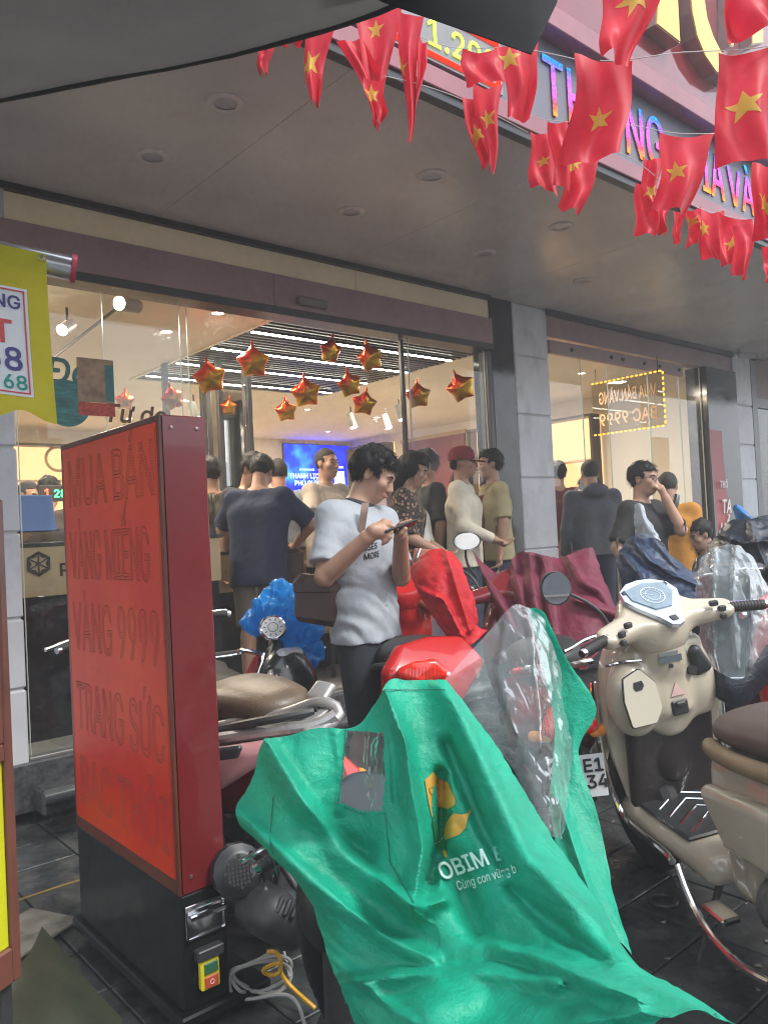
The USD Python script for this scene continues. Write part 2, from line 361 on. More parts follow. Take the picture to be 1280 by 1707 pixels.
# beam: cream band over mauve cladding
sp('cream_band', join([bx((-1.6, YF, 3.045), (3.58, YF + 0.12, CL - 0.036)), bx((3.584, YF, 3.045), (5.0, YF + 0.12, CL - 0.036))]), M_cream, smooth=False)
for a, b in ((-1.6, 1.1), (1.103, 2.85), (2.853, 4.998)):
    sp('beam_panel', bx((a, YF - 0.04, 2.83), (b, YF + 0.12, 3.044), 0.003), M_mauve, smooth=False)
sp('beam_soffit_trim', bx((1.2, YF - 0.045, 2.78), (4.998, YF + 0.12, 2.829), 0.003), M_dark, smooth=False)
sp('door_sensor', join([bx((3.02, YF - 0.08, 2.86), (3.26, YF - 0.041, 2.915), 0.008)]), mat('sensor_grey', (0.16, 0.14, 0.13), rough=0.4), smooth=False)
# white pillars of stone blocks
def pillar(x0, x1, y0, y1, joints, name='pillar'):
    core = sp(name, bx((x0 + 0.012, y0 + 0.012, 0.0), (x1 - 0.012, y1, CL)), M_grey, smooth=False)
    for a, b in zip(joints[:-1], joints[1:]):
        shop.part('stone_block', bx((x0, y0, a + 0.006), (x1, y1 - 0.02, b - 0.006), 0.008), M_white, parent=core, smooth=False)
pillar(0.62, 1.235, YF - 0.03, YF + 0.25, [0.19, 0.62, 0.98, 1.42, 1.86, 2.3, 2.8])
pillar(5.29, 5.76, YF - 0.02, YF + 0.3, [0.0, 0.62, 1.10, 1.72, 2.27, 2.78, 3.235])
pillar(9.36, 9.82, YF - 0.02, YF + 0.3, [0.0, 0.7, 1.25, 1.72, 2.14, 2.62, 3.235])
sp('marble_pier', bx((5.0, YF - 0.012, 0.19), (5.289, YF + 0.2, CL), 0.004), M_marble, smooth=False)
sp('marble_pier', bx((8.62, YF - 0.05, 0.19), (9.357, YF + 0.2, 3.0), 0.004), M_marble, smooth=False)
sp('right_lintel', bx((5.77, YF, 3.0), (9.358, YF + 0.12, CL - 0.052)), M_mauve, smooth=False)
sp('upper_wall', join([bx((-3, 4.29, CL + 0.0005), (13.6, 4.6, 6.5)), bx((4.999, 4.271, 3.2355), (5.77, 4.289, 3.30))]), M_grey, smooth=False)
# steps
sp('step', bx((1.24, YF - 0.20, 0.0), (5.28, YF + 0.02, 0.13), 0.015), M_gran, smooth=False)
sp('step', bx((5.77, YF - 0.20, 0.0), (9.35, YF + 0.02, 0.13), 0.015), M_gran, smooth=False)
sp('step_nosing', tube(smoothpath([(1.24, YF - 0.215, 0.095), (2.0, YF - 0.215, 0.095), (5.2, YF - 0.215, 0.095)], 4), 0.035, 10), mat('grey_nosing', (0.09, 0.1, 0.105), rough=0.35), smooth=40)
sp('threshold', bx((0.0, YF - 0.06, 0.0), (9.36, YF + 0.1, FL - 0.004), 0.006), M_gran, smooth=False)
sp('door_track', bx((1.24, YF - 0.02, FL - 0.004), (5.0, YF + 0.05, FL + 0.012), 0.003), mat('brushed_steel', (0.45, 0.44, 0.42), rough=0.35, metal=0.8), smooth=False)
# floor tiles inside
sp('floor_bed', bx((XL, YF + 0.1, 0.0), (XR, YB, FL - 0.012)), M_dark, smooth=False)
for i in range(18):
    for j in range(12):
        x, y = XL + i * 0.61, YF + 0.1 + j * 0.61
        if x + 0.6 > XR + 0.3: continue
        sp('floor_tile', bx((x + 0.0015, y + 0.0015, FL - 0.011), (min(x + 0.6085, XR), y + 0.6085, FL)), M_floor[(i + j) % 2], smooth=False)
# inside walls and ceiling
sp('back_wall', bx((XL, YB, FL), (XR, YB + 0.1, 3.3)), M_wall, smooth=False)
sp('side_wall', bx((XR - 0.06, YF + 0.3, FL), (XR + 0.4, YB, 3.3)), M_wall, smooth=False)
sp('side_wall', bx((XL - 0.1, YF, 0.0), (XL, YB, 3.3)), M_wall, smooth=False)
sp('front_wall', bx((XL, YF, 0.0), (0.62, YF + 0.12, 3.04)), M_white, smooth=False)
SX0, SX1, SY0, SY1 = 3.36, 5.78, 5.02, 7.7      # opening of the slatted ceiling
for a, b in (((XL, YF + 0.121), (SX0, YB)), ((SX0, SY1), (XR - 0.06, YB)), ((SX1, YF + 0.121), (XR - 0.06, SY1)), ((SX0, YF + 0.121), (SX1, SY0))):
    sp('ceiling', bx((*a, 3.0), (*b, 3.06)), M_ceilin, smooth=False)
sp('ceiling_void', bx((SX0, SY0, 3.14), (SX1, SY1, 3.16)), M_dark, smooth=False)
M_slat = mat('ceiling_slat', (0.06, 0.062, 0.065), rough=0.36, var=0.15)
ny = 34
for k in range(ny):
    y = SY0 + 0.03 + k * (SY1 - SY0 - 0.06) / (ny - 1)
    sp('ceiling_slat', bx((SX0 + 0.002, y - 0.014, 3.005), (SX1 - 0.002, y + 0.014, 3.075)), M_slat, smooth=False)
sp('ceiling_rim', join([bx((SX0 - 0.03, SY0 - 0.03, 2.985), (SX1 + 0.03, SY0, 3.0)), bx((SX0 - 0.03, SY0, 2.985), (SX0, SY1, 3.0))]), M_ceilin, smooth=False)
# ================================================================ inside the shop: glass, lamps, cases
M_glass = pane('shop_glass')
M_gedge = mat('glass_edge', (0.55, 0.62, 0.55), rough=0.2, var=0.05)
def glass(x0, x1, z0, z1, y=YF + 0.02, t=0.010):
    p = sp('glass_pane', bx((x0, y, z0), (x1, y + t, z1)), M_glass, smooth=False)
    shop.part('glass_edge', join([bx((x0 - 0.003, y - 0.001, z0), (x0 - 0.0002, y + t + 0.001, z1)), bx((x1 + 0.0002, y - 0.001, z0), (x1 + 0.003, y + t + 0.001, z1))]), M_gedge, parent=p, smooth=False)
glass(1.26, 2.20, FL + 0.012, 2.779)
glass(1.75, 2.27, FL + 0.014, 2.77, y=YF + 0.06)
glass(4.08, 4.94, FL + 0.014, 2.779)
sp('door_frame', join([bx((4.945, YF - 0.012, FL), (4.998, YF + 0.09, 2.779), 0.004), bx((4.03, YF + 0.05, FL + 0.014), (4.062, YF + 0.08, 2.775), 0.003)]), M_dark, smooth=False)
glass(5.78, 6.30, FL + 0.012, 2.99)
glass(6.74, 7.48, FL + 0.012, 2.99)
glass(7.49, 8.12, FL + 0.012, 2.99)
glass(8.13, 8.60, FL + 0.012, 2.99)
sp('door_rail', bx((5.78, YF - 0.03, 2.845), (8.14, YF + 0.015, 2.965), 0.004), M_mauve, smooth=False)
sp('rail_bolt', join([cyl((x, YF - 0.045, 2.905), (x, YF - 0.029, 2.905), 0.018, n=10) for x in (6.1, 6.75, 6.95, 7.35, 7.65, 8.05)]), M_dark)
# print on the glass
M_teal = mat('teal_print', (0.03, 0.16, 0.15), rough=0.5, var=0.2, vs=30)
YP = YF + 0.012
def onglass(s, px, py, h, mt, name='lettering', shear=0.15, **k):
    sp(name, text(s, h, PY(px, py, YP) + A([0, -0.001, 0]), (1, 0, 0), (0, 0, 1), 0.0015, shear=shear, **k), mt, smooth=False)
onglass('Độc', 72, 636, 0.135, M_teal)
onglass('Tự do', 170, 702, 0.10, mat('brown_print', (0.12, 0.05, 0.03), rough=0.5), shear=0.2)
c = PY(112, 672, YP)
sp('round_sticker', tf(lathe([(0, 0), (0.128, 0), (0.128, 0.0015), (0, 0.0015)], 40), frame4(c, (1, 0, 0), (0, 0, 1))), mat('teal_sticker', (0.035, 0.17, 0.16), rough=0.5, var=0.5, vs=12, stretch=(1, 1, 6)), smooth=False)
a, b = PY(131, 690, YP), PY(188, 601, YP)
poster = sp('glass_poster', bx((a[0], YP - 0.003, a[2] + 0.07), (b[0], YP - 0.001, b[2])), mat('kraft_print', (0.34, 0.23, 0.15), rough=0.7, var=0.35, vs=14), smooth=False)
shop.part('poster_band', bx((a[0], YP - 0.003, a[2] - 0.005), (b[0], YP - 0.001, a[2] + 0.068)), mat('red_print', (0.42, 0.06, 0.04), rough=0.6, var=0.4, vs=50), parent=poster, smooth=False)
shop.part('poster_band', bx((b[0] - 0.05, YP - 0.0042, a[2] + 0.08), (b[0] - 0.001, YP - 0.0031, b[2] - 0.03)), M_teal, parent=poster, smooth=False)
onglass('CỬA TỰ ĐỘNG', 741, 856, 0.05, mat('red_letter', (0.5, 0.03, 0.02), rough=0.5), shear=0.0)

# lamps
M_lampw = glow('lamp_white', (1.0, 0.93, 0.8), 14.0)
M_lamprim = mat('lamp_rim', (0.72, 0.68, 0.62), rough=0.4, var=0.03)
LIGHT_W = 1.0
def downlight(p, r=0.055, power=0.0, lab=None, on=True, group='ceiling downlights in the shop'):
    T = Thing('downlight', lab, 'downlight', p, group=group)
    T.part('rim', lathe([(r * 0.72, -0.006), (r, -0.007), (r * 1.12, -0.003), (r * 1.12, -0.0005), (r * 0.72, -0.0005)], 24), M_lamprim if on else mat('lamp_rim_off', (0.56, 0.52, 0.49), rough=0.5), local=True)
    T.part('lens', lathe([(0, -0.003), (r * 0.70, -0.003), (r * 0.70, -0.001), (0, -0.001)], 24), M_lampw if on else mat('lamp_off', (0.40, 0.39, 0.40), rough=0.3), local=True)
    if power:
        d = UsdLux.DiskLight.Define(stage, T.path + '/light'); d.CreateRadiusAttr(0.09); d.CreateIntensityAttr(power); d.CreateColorAttr(Gf.Vec3f(1.0, 0.86, 0.68))
        d.AddTranslateOp().Set(Gf.Vec3d(0, 0, -0.012))
for px, py, zc, wd in [(376, 170, CL, 'largest, nearest the awning hem'), (254, 260, CL, 'second largest, above the left window'), (585, 352, CL, 'above the door opening'), (720, 292, CL, 'left of the twisted flag, near the fascia'), (808, 422, CL, 'near the top of the white pillar'), (972, 467, CL, 'small, right of the pillar top'), (935, 377, CL, 'faint, below the pale small flags')]:
    if py < 550: downlight(PZ(px, py, zc), 0.072, 0, 'unlit downlight in the grey soffit, ' + wd, on=False, group='unlit downlights in the soffit')
for px, py, lab in [(363, 521, 'bright downlight in the cream ceiling left of the slats'), (278, 552, 'downlight behind the left glass, above the balloons')]:
    downlight(PZ(px, py, 2.999), 0.06, 115, lab, group=None)
for i, (x, y) in enumerate([(1.4, 5.6), (2.2, 7.6), (0.6, 8.5), (4.4, 8.6), (6.2, 8.6), (7.6, 8.8), (4.4, 10.2), (6.2, 10.2), (7.9, 10.4), (6.6, 5.3), (7.6, 5.2), (8.5, 5.4), (6.5, 6.9), (8.2, 6.9), (2.6, 9.6)]):
    downlight((x, y, 2.999), 0.055, 215 if i in (0, 1, 3, 5, 7, 9, 12) else 0, 'small lit downlight in the inside ceiling of the shop')
# LED lines under the slats
M_led = glow('led_line', (1.0, 0.97, 0.80), 6.0)
for i, (y, w) in enumerate([(5.40, 'nearest'), (6.05, 'second nearest'), (6.72, 'third nearest'), (7.38, 'farthest')]):
    T = Thing('light_line', f'thin white LED line across the slatted ceiling, {w} of the four', 'lamp', (4.5, y, 2.99), group='LED lines of the slatted ceiling')
    T.part('profile', bx((SX0 + 0.02, y - 0.02, 2.985), (SX1 - 0.1, y + 0.02, 3.0)), M_dark, smooth=False)
    T.part('tube', bx((SX0 + 0.02, y - 0.015, 2.975), (SX1 - 0.1, y + 0.015, 2.9845)), M_led, smooth=False)
# track with spotlights in the left window
a, b = PZ(84, 600, 2.93), PZ(212, 500, 2.93)
solo('lamp_track', tube([a + (a - b) * 0.2, b + (b - a) * 0.15], 0.012, 6), M_dark, label='thin dark lamp track running along the ceiling in the left window', cat='lamp track')
def spotlight(px, py, z, aim, lab, s=1.0, mt=None):
    c = PZ(px, py, z); T = Thing('spotlight', lab, 'spotlight', c, group=None); d = unit(aim)
    T.part('body', cyl(c, c + d * 0.15 * s, 0.04 * s), mt or mat('spot_grey', (0.42, 0.40, 0.37), rough=0.4))
    e = c + d * 0.151 * s; T.part('lens', cyl(e, e + d * 0.004, 0.036 * s), M_lampw)
    T.part('bracket', cyl(c + d * 0.06 * s, c + d * 0.06 * s + A([0, 0, 0.13 * s]), 0.009, n=6), M_dark)
spotlight(228, 510, 2.84, (-0.9, -0.5, -0.15), 'grey track spotlight at the upper left window, second from the left', 1.15)
spotlight(118, 540, 2.86, (-0.5, -0.5, -0.4), 'bright track spotlight beside the yellow banner')
for px, py, lab in [(582, 690, 'small grey spotlight above the blue screen, left of a pair'), (640, 692, 'small grey spotlight above the blue screen, right of a pair'), (662, 676, 'white ceiling spotlight left of the glass door edge'), (320, 672, 'white hanging spotlight behind the left star balloons')]:
    spotlight(px, py, 2.78, (0.1, -0.3, -0.9), lab, 1.2)
# the mirrored column
MC = PZ(428, 600, 3.0) * A([1, 1, 0]); MC[0], MC[1] = 3.78, 6.55
T = Thing('mirror_column', 'slim mirrored column with dark edges inside the doorway', 'column', (MC[0], MC[1], FL))
M_mir = mat('mirror', (0.75, 0.75, 0.74), rough=0.03, metal=1.0, var=0.02)
T.part('mirror', bx((-0.13, -0.13, 0.0), (0.13, 0.13, 2.73)), M_mir, local=True, smooth=False)
T.part('corner_post', join([bx((sx * 0.155 - 0.025, sy * 0.155 - 0.025, 0), (sx * 0.155 + 0.025, sy * 0.155 + 0.025, 2.735), 0.003) for sx in (-1, 1) for sy in (-1, 1)]), M_dark, local=True, smooth=False)
solo('post', bx((3.28, 6.8, FL), (3.33, 6.85, 2.985)), M_dark, label='thin dark post left of the mirrored column', cat='post', smooth=False)
# the blue screen
a, b = PY(477, 840, YB - 0.06), PY(582, 743, YB - 0.06)
T = Thing('screen', 'large glowing blue advertising screen on the far wall', 'screen', (a[0], YB - 0.05, a[2]))
T.part('casing', bx((a[0], YB - 0.06, a[2]), (b[0], YB - 0.002, b[2]), 0.006), M_dark, smooth=False)
M_blue = usdkit.material(stage, '/World/Looks/blue_screen', {'g': ('geometry', {}), 'n': ('noise_texture', {'scale': 1.6, 'detail': 3}), 'r': ('rgb_ramp', {'ramp': [(0.35, (0.0, 0.0, 0.35)), (0.55, (0.005, 0.02, 1.0)), (0.75, (0.03, 0.22, 1.0))]}), 'e': ('emission', {'strength': 1.5})},
    [('g.position', 'n.vector'), ('n.fac', 'r.fac'), ('r.color', 'e.color')], surface='e.emission')
T.part('display', bx((a[0] + 0.01, YB - 0.064, a[2] + 0.01), (b[0] - 0.01, YB - 0.0605, b[2] - 0.01)), M_blue, smooth=False)
M_scrt = glow('screen_text', (0.55, 0.85, 1.0), 0.8)
for s, px, py, h in [('THANH LỊCH', 482, 797, 0.085), ('PHÚ QUÝ', 491, 809, 0.085), ('BST NHẪN CƯỚI', 499, 784, 0.03), ('TRANG SỨC', 497, 819, 0.03)]:
    T.part('lettering', text(s, h, PY(px, py, YB - 0.066), (1, 0, 0), (0, 0, 1), 0.002), M_scrt, smooth=False)
q = PY(566, 800, YB - 0.066)
T.part('picture', join([bx(q + A([-0.12, 0, -0.16]), q + A([0.12, 0.002, 0.16]), 0), bx(q + A([-0.3, 0, -0.1]), q + A([-0.2, 0.002, 0.2])), bx(q + A([-0.32, -0.001, 0.22]), q + A([0.1, 0.001, 0.26]))]), glow('screen_white', (0.5, 0.8, 1.0), 0.9), smooth=False)
# backlit cases
M_caseback = glow('case_back', (1.0, 0.58, 0.26), 0.50)
M_case = mat('case_dark', (0.06, 0.045, 0.035), rough=0.4)
M_casein = mat('case_peach', (0.72, 0.5, 0.32), rough=0.6, var=0.05)
def case(p0, p1, n_, lab, shelves=2, cols=3):
    """A shallow wall case between two opposite corners of a wall plane with inward normal n_."""
    p0, p1 = A(p0), A(p1); lo, hi = np.minimum(p0, p1), np.maximum(p0, p1); n_ = A(n_, float)
    k = int(np.argmax(np.abs(n_))); T = Thing('display_case', lab, 'display case', ((lo + hi) / 2) * A([1, 1, 0]) + A([0, 0, lo[2]]))
    d = 0.22 * n_[k]; w = 1 - k
    def slab(l, h, a, b):  # a, b: depth range
        l, h = l.copy(), h.copy(); l[k], h[k] = sorted((lo[k] + a * n_[k], lo[k] + b * n_[k])); return bx(l, h)
    T.part('back_light', slab(lo, hi, 0.005, 0.02), M_caseback, smooth=False)
    fr = 0.035; parts = []
    for side in (0, 1):
        l, h = lo.copy(), hi.copy(); (l if side else h)[w] = (hi[w] - fr) if side else (lo[w] + fr); parts.append(slab(l, h, 0.021, 0.22))
        l, h = lo.copy(), hi.copy(); (l if side else h)[2] = (hi[2] - fr) if side else (lo[2] + fr); l[w] += fr; h[w] -= fr; parts.append(slab(l, h, 0.021, 0.22))
    T.part('frame', join(parts), M_case, smooth=False)
    for i in range(1, shelves):
        l, h = lo.copy(), hi.copy(); z = lo[2] + (hi[2] - lo[2]) * i / shelves; l[2], h[2] = z - 0.012, z + 0.012; l[w] += fr + 0.002; h[w] -= fr + 0.002
        T.part('shelf', slab(l, h, 0.022, 0.20), M_casein, smooth=False)
    return T
case(PY(-60, 738, YB) * A([1, 0, 1]) + A([0, YB - 0.001, 0]), A([PY(384, 742, YB)[0], YB - 0.001, 1.2]), (0, -1, 0), 'long warm backlit display case on the far left wall', 3)
xw = XR - 0.062
a, b = PX(908, 870, xw), PX(1000, 690, xw)
case((xw, a[1], 0.9), (xw, b[1], b[2]), (-1, 0, 0), 'warm backlit display case behind the hooded man', 3)
a, b = PX(797, 800, xw), PX(828, 712, xw)
case((xw, a[1], 1.0), (xw, b[1], b[2]), (-1, 0, 0), 'narrow backlit display case beside the red panel', 3)
a, b = PX(594, 790, xw), PX(657, 737, xw)
case((xw, a[1], 1.2), (xw, b[1], b[2]), (-1, 0, 0), 'small backlit display case right of the blue screen', 2)
a, b = PX(677, 800, xw), PX(776, 722, xw)
T = Thing('wall_panel', 'dark red wall panel with a thin frame behind the queue', 'wall panel', (xw, a[1], 1.0))
lo, hi = np.minimum(a, b), np.maximum(a, b)
T.part('panel', bx((xw - 0.05, lo[1], 1.0), (xw - 0.002, hi[1], hi[2])), mat('red_panel', (0.16, 0.025, 0.02), rough=0.4), smooth=False)
T.part('frame', bx((xw - 0.06, lo[1] - 0.04, hi[2]), (xw - 0.002, hi[1] + 0.04, hi[2] + 0.06)), mat('gold_trim', (0.5, 0.36, 0.16), rough=0.35, metal=0.7), smooth=False)
# counters
M_gold = mat('gold_panel', (0.52, 0.40, 0.22), rough=0.4, var=0.08, metal=0.25)
def counter(lo, hi, lab, up=0.0):
    T = Thing('counter', lab, 'counter', ((lo[0] + hi[0]) / 2, (lo[1] + hi[1]) / 2, FL))
    T.part('base', bx((lo[0] + 0.03, lo[1] + 0.03, FL), (hi[0] - 0.03, hi[1] - 0.03, 0.93 + up)), M_marble, smooth=False)
    T.part('front_panel', bx((lo[0] + 0.02, lo[1] + 0.012, 0.93 + up), (hi[0] - 0.02, hi[1] - 0.012, 1.21 + up)), M_gold, smooth=False)
    T.part('top', bx((lo[0], lo[1], 1.21 + up), (hi[0], hi[1], 1.235 + up), 0.004), mat('counter_top', (0.05, 0.05, 0.055), rough=0.15), smooth=False)
    T.part('glass', bx((lo[0] + 0.01, lo[1] + 0.02, 1.236 + up), (hi[0] - 0.01, hi[1] - 0.02, 1.30 + up)), M_glass, smooth=False)
    return T
cy = 4.62
T = counter((0.9, cy, 0), (2.6, cy + 0.5, 0), 'black and gold counter behind the left window with a hexagonal emblem', up=0.13)
q = PY(64, 940, cy + 0.012); hexa = [(math.cos(k * PI / 3 + PI / 2) * 0.072, math.sin(k * PI / 3 + PI / 2) * 0.072) for k in range(6)]
inner = [(x * 0.86, y * 0.86) for x, y in hexa]
em = [Polygon(hexa).difference(Polygon(inner))] + [LineString([(0, 0), p]).buffer(0.0035, cap_style=2) for p in inner]
em += [Polygon([inner[k], ((inner[k][0] + inner[(k + 1) % 6][0]) * 0.36, (inner[k][1] + inner[(k + 1) % 6][1]) * 0.36), inner[(k + 1) % 6]]) for k in range(6)]
from shapely.ops import unary_union
T.part('emblem', ext(unary_union(em).buffer(0), 0.003, frame4(q - A([0, 0.004, 0]), (1, 0, 0), (0, 0, 1))), M_dark, smooth=False)
T.part('lettering', text('PHÚ', 0.07, PY(98, 960, cy + 0.012) - A([0, 0.003, 0]), (1, 0, 0), (0, 0, 1)), M_dark, smooth=False)
counter((2.75, 5.15, 0), (4.3, 5.75, 0), 'long pale counter in the doorway before the man in the navy shirt')
counter((4.3, 4.95, 0), (6.6, 5.5, 0), 'counter with a dark top behind the right door glass')
counter((6.9, 5.4, 0), (9.0, 5.9, 0), 'counter in the right-hand part of the shop')
# an armchair in beige
T = Thing('armchair', 'beige upholstered chair beside the black bag in the doorway', 'chair', (3.35, 4.95, FL))
M_bei = mat('beige_fabric', (0.36, 0.25, 0.13), rough=0.8, var=0.1, bump=0.3, bs=200)
T.part('seat', box((0, 0, 0.40), (0.5, 0.5, 0.12), 0.03), M_bei, local=True); T.part('backrest', box((0.05, 0.22, 0.66), (0.5, 0.09, 0.44), 0.03), M_bei, local=True)
for sx in (-1, 1):
    for sy in (-1, 1): T.part('leg', cyl((sx * 0.2, sy * 0.2, 0), (sx * 0.2, sy * 0.2, 0.35), 0.018, n=8), M_dark, local=True)
# the LED ring sign hanging inside the right-hand windows
xs_ = 7.55
p00, p01, p10 = PX(1104, 617, xs_), PX(985, 648, xs_), PX(1108, 709, xs_)
y0, y1, z1, z0 = p00[1], p01[1], p00[2], p10[2]
T = Thing('led_sign', 'LED sign with a border of orange dashes hanging behind the right-hand window', 'sign', (xs_, (y0 + y1) / 2, z0))
T.part('panel', bx((xs_ + 0.006, y0, z0), (xs_ + 0.016, y1, z1)), pane('smoked_panel', (0.8, 0.76, 0.70)), smooth=False)
M_dash = glow('orange_led', (1.0, 0.42, 0.03), 0.9); ds = []
for k in range(16):
    y = y0 + (y1 - y0) * (k + 0.3) / 16
    for z in (z0, z1): ds.append(bx((xs_ - 0.003, y, z - 0.008), (xs_ + 0.004, y + (y1 - y0) * 0.033, z + 0.008)))
for k in range(10):
    z = z0 + (z1 - z0) * (k + 0.35) / 10; ds.append(bx((xs_ - 0.003, y0 - 0.008, z), (xs_ + 0.004, y0 + 0.008, z + (z1 - z0) * 0.05)))
T.part('led_border', join(ds), M_dash, smooth=False)
hh = (z1 - z0)
for s, zz_ in (('MUA BÁN VÀNG', 0.58), ('BẠC 9999', 0.16)):
    T.part('led_lettering', text(s, hh * 0.22, (xs_ - 0.004, y0 + (y1 - y0) * 0.08, z0 + hh * zz_), (0, 1, 0), (0, 0, 1), 0.003, width=(y1 - y0) * 0.8), mat('dim_led', (0.55, 0.32, 0.14), rough=0.5), smooth=False)
T.part('hanger', join([cyl((xs_ + 0.01, y, z1), (xs_ + 0.01, y, 2.999), 0.004, n=6) for y in (y0 + 0.06, y1 - 0.06)]), M_dark)

# small things on and behind the left counter
q = PY(46, 884, 4.80); T = Thing('laptop', 'open laptop with a pale blue lid on the left counter', 'laptop', A([q[0], 4.8, 1.43]))
T.part('lid', tf(box((0, 0, 0.11), (0.34, 0.012, 0.22), 0.003), frame4((q[0], 4.80, 1.432), (1, 0.1, 0), unit((-0.1, 1, -0.25)))), mat('laptop_blue', (0.10, 0.20, 0.50), rough=0.3)); T.part('keyboard', box((q[0] + 0.02, 4.93, 1.437), (0.34, 0.22, 0.014), 0.003), M_case)
q = PY(84, 822, 5.9); T = Thing('led_clock', 'small display with red and green digits behind the left counter', 'clock', q); T.part('case', box(q + A([0.06, 0.02, 0]), (0.26, 0.03, 0.12), 0.004), M_case); T.part('digits', text('1', 0.06, q + A([-0.05, 0.003, -0.03]), (1, 0, 0), (0, 0, 1)), glow('clock_red', (1.0, 0.08, 0.03), 2.0)); T.part('digits', text('28', 0.055, q + A([0.02, 0.003, -0.03]), (1, 0, 0), (0, 0, 1)), glow('clock_green', (0.05, 1.0, 0.2), 2.0))
q = PY(97, 765, YB - 0.05); solo('wall_ring', torus(q, (0, 1, 0), 0.17, 0.022, 32, 8), M_gold, label='gold ring mounted on the backlit case at the far left wall', cat='ring')
for i, (px, py, w, h, c, lab) in enumerate([(636, 835, 0.5, 0.34, (0.5, 0.42, 0.34), 'pale framed notice low on the right inner wall'), (500, 735, 0.8, 0.10, (0.6, 0.5, 0.4), 'thin pale rail above the blue screen')]):
    q = PY(px, py, YB - 0.03) if i else PX(px, py, xw - 0.02)
    solo('wall_notice', box(q, (w if i else 0.02, 0.02 if i else w, h), 0.004), mat(f'notice_{i}', c, rough=0.6, var=0.3, vs=12), label=lab, cat='notice')
# ================================================================ fascia, cladding, letters
YS = 2.33
M_fasc = mat('fascia_board', (0.135, 0.135, 0.165), rough=0.5, var=0.06, vs=1.5)
M_pinkm = mat('rose_metal', (0.27, 0.115, 0.13), rough=0.35, metal=0.3, var=0.08)
M_redcl = mat('dark_red_cladding', (0.16, 0.022, 0.028), rough=0.10, var=0.2, vs=2, rvar=0.06, coat=0.5)
F = Thing('fascia_sign', 'long grey fascia sign with rose metal edges and multicoloured LED letters', 'sign', (4.0, YS, CL))
F.part('board', bx((-3, YS, CL + 0.07), (13.5, YS + 0.08, 3.75)), M_fasc, smooth=False)
F.part('lower_edge', bx((-3, YS - 0.035, CL - 0.02), (13.5, YS + 0.05, CL + 0.0695), 0.004), M_pinkm, smooth=False)
F.part('drip_strip', bx((-3, YS - 0.02, CL - 0.06), (13.5, YS + 0.03, CL - 0.021), 0.003), M_dark, smooth=False)
F.part('upper_edge', bx((-3, YS - 0.10, 3.7501), (13.5, YS + 0.08, 3.86), 0.004), M_pinkm, smooth=False)
def ledmat(name, z0, z1):
    st = [(0.0, (1.0, 0.30, 0.02)), (0.22, (1.0, 0.07, 0.10)), (0.5, (1.0, 0.12, 0.85)), (0.68, (0.35, 0.08, 1.0)), (0.85, (0.03, 0.15, 1.0)), (1.0, (0.0, 0.45, 1.0))]
    return usdkit.material(stage, '/World/Looks/' + name, {'g': ('geometry', {}), 's': ('separate_xyz', {}), 'm': ('map_range', {'from_min': z0, 'from_max': z1, 'to_min': 0.0, 'to_max': 1.0, 'clamp': True}), 'r': ('rgb_ramp', {'ramp': st}),
        'v': ('voronoi_texture', {'scale': 70.0}), 'vr': ('map_range', {'from_min': 0.0, 'from_max': 0.75, 'to_min': 1.15, 'to_max': 0.55, 'clamp': True}), 'e': ('emission', {})},
        [('g.position', 's.vector'), ('s.z', 'm.value'), ('m.result', 'r.fac'), ('r.color', 'e.color'), ('g.position', 'v.vector'), ('v.distance', 'vr.value'), ('vr.result', 'e.strength')], surface='e.emission')
M_ledz = ledmat('rainbow_led', 3.36, 3.70)
M_return = mat('letter_return', (0.10, 0.10, 0.13), rough=0.4)
YL = YS - 0.002
for s, x0, h, w in [('TH', 3.19, 0.29, 0.37), ('NG', 3.92, 0.29, 0.40), ('GIA', 4.60, 0.29, 0.48), ('VÀ', 5.15, 0.25, 0.38), ('NG', 5.6, 0.29, 0.40)]:
    if s == 'ẾN': continue
    F.part('letter_body', text(s, h, (x0, YL, 3.375), (1, 0, 0), (0, 0, 1), 0.007, bold=False, width=w or None), M_return, smooth=False)
    F.part('led_letters', text(s, h, (x0, YL - 0.0075, 3.375), (1, 0, 0), (0, 0, 1), 0.004, bold=False, width=w or None), M_ledz, smooth=False)
# price panel
B = Thing('price_display', 'LED price display with glowing yellow digits in a red border on the fascia', 'display', (2.6, YS, 3.3))
M_digit = glow('yellow_digit', (0.75, 1.0, 0.12), 0.6); M_redled = glow('red_led', (1.0, 0.03, 0.012), 0.6)
B.part('panel', bx((1.9, YS - 0.03, 3.33), (2.86, YS - 0.003, 3.76)), mat('display_grey', (0.20, 0.20, 0.21), rough=0.5), smooth=False)
def frame2(x0, x1, z0, z1, w): return join([bx((x0, YS - 0.037, z0), (x1, YS - 0.031, z0 + w)), bx((x0, YS - 0.037, z1 - w), (x1, YS - 0.031, z1)), bx((x1 - w, YS - 0.037, z0 + w), (x1, YS - 0.031, z1 - w)), bx((x0, YS - 0.037, z0 + w), (x0 + w, YS - 0.031, z1 - w))])
B.part('led_border', join([frame2(1.9, 2.84, 3.345, 3.565, 0.010), frame2(1.915, 2.82, 3.36, 3.55, 0.005), frame2(1.9, 2.84, 3.575, 3.76, 0.010)]), M_redled, smooth=False)
q = PY(706, 112, YS - 0.036)
B.part('digits', text('1.200', 0.115, (2.36, YS - 0.034, 3.395), (1, 0, 0), (0, 0, 1), 0.004, bold=False, width=0.44), M_digit, smooth=False)
B.part('digits', text('70', 0.115, (2.60, YS - 0.034, 3.60), (1, 0, 0), (0, 0, 1), 0.004, bold=False), M_digit, smooth=False)
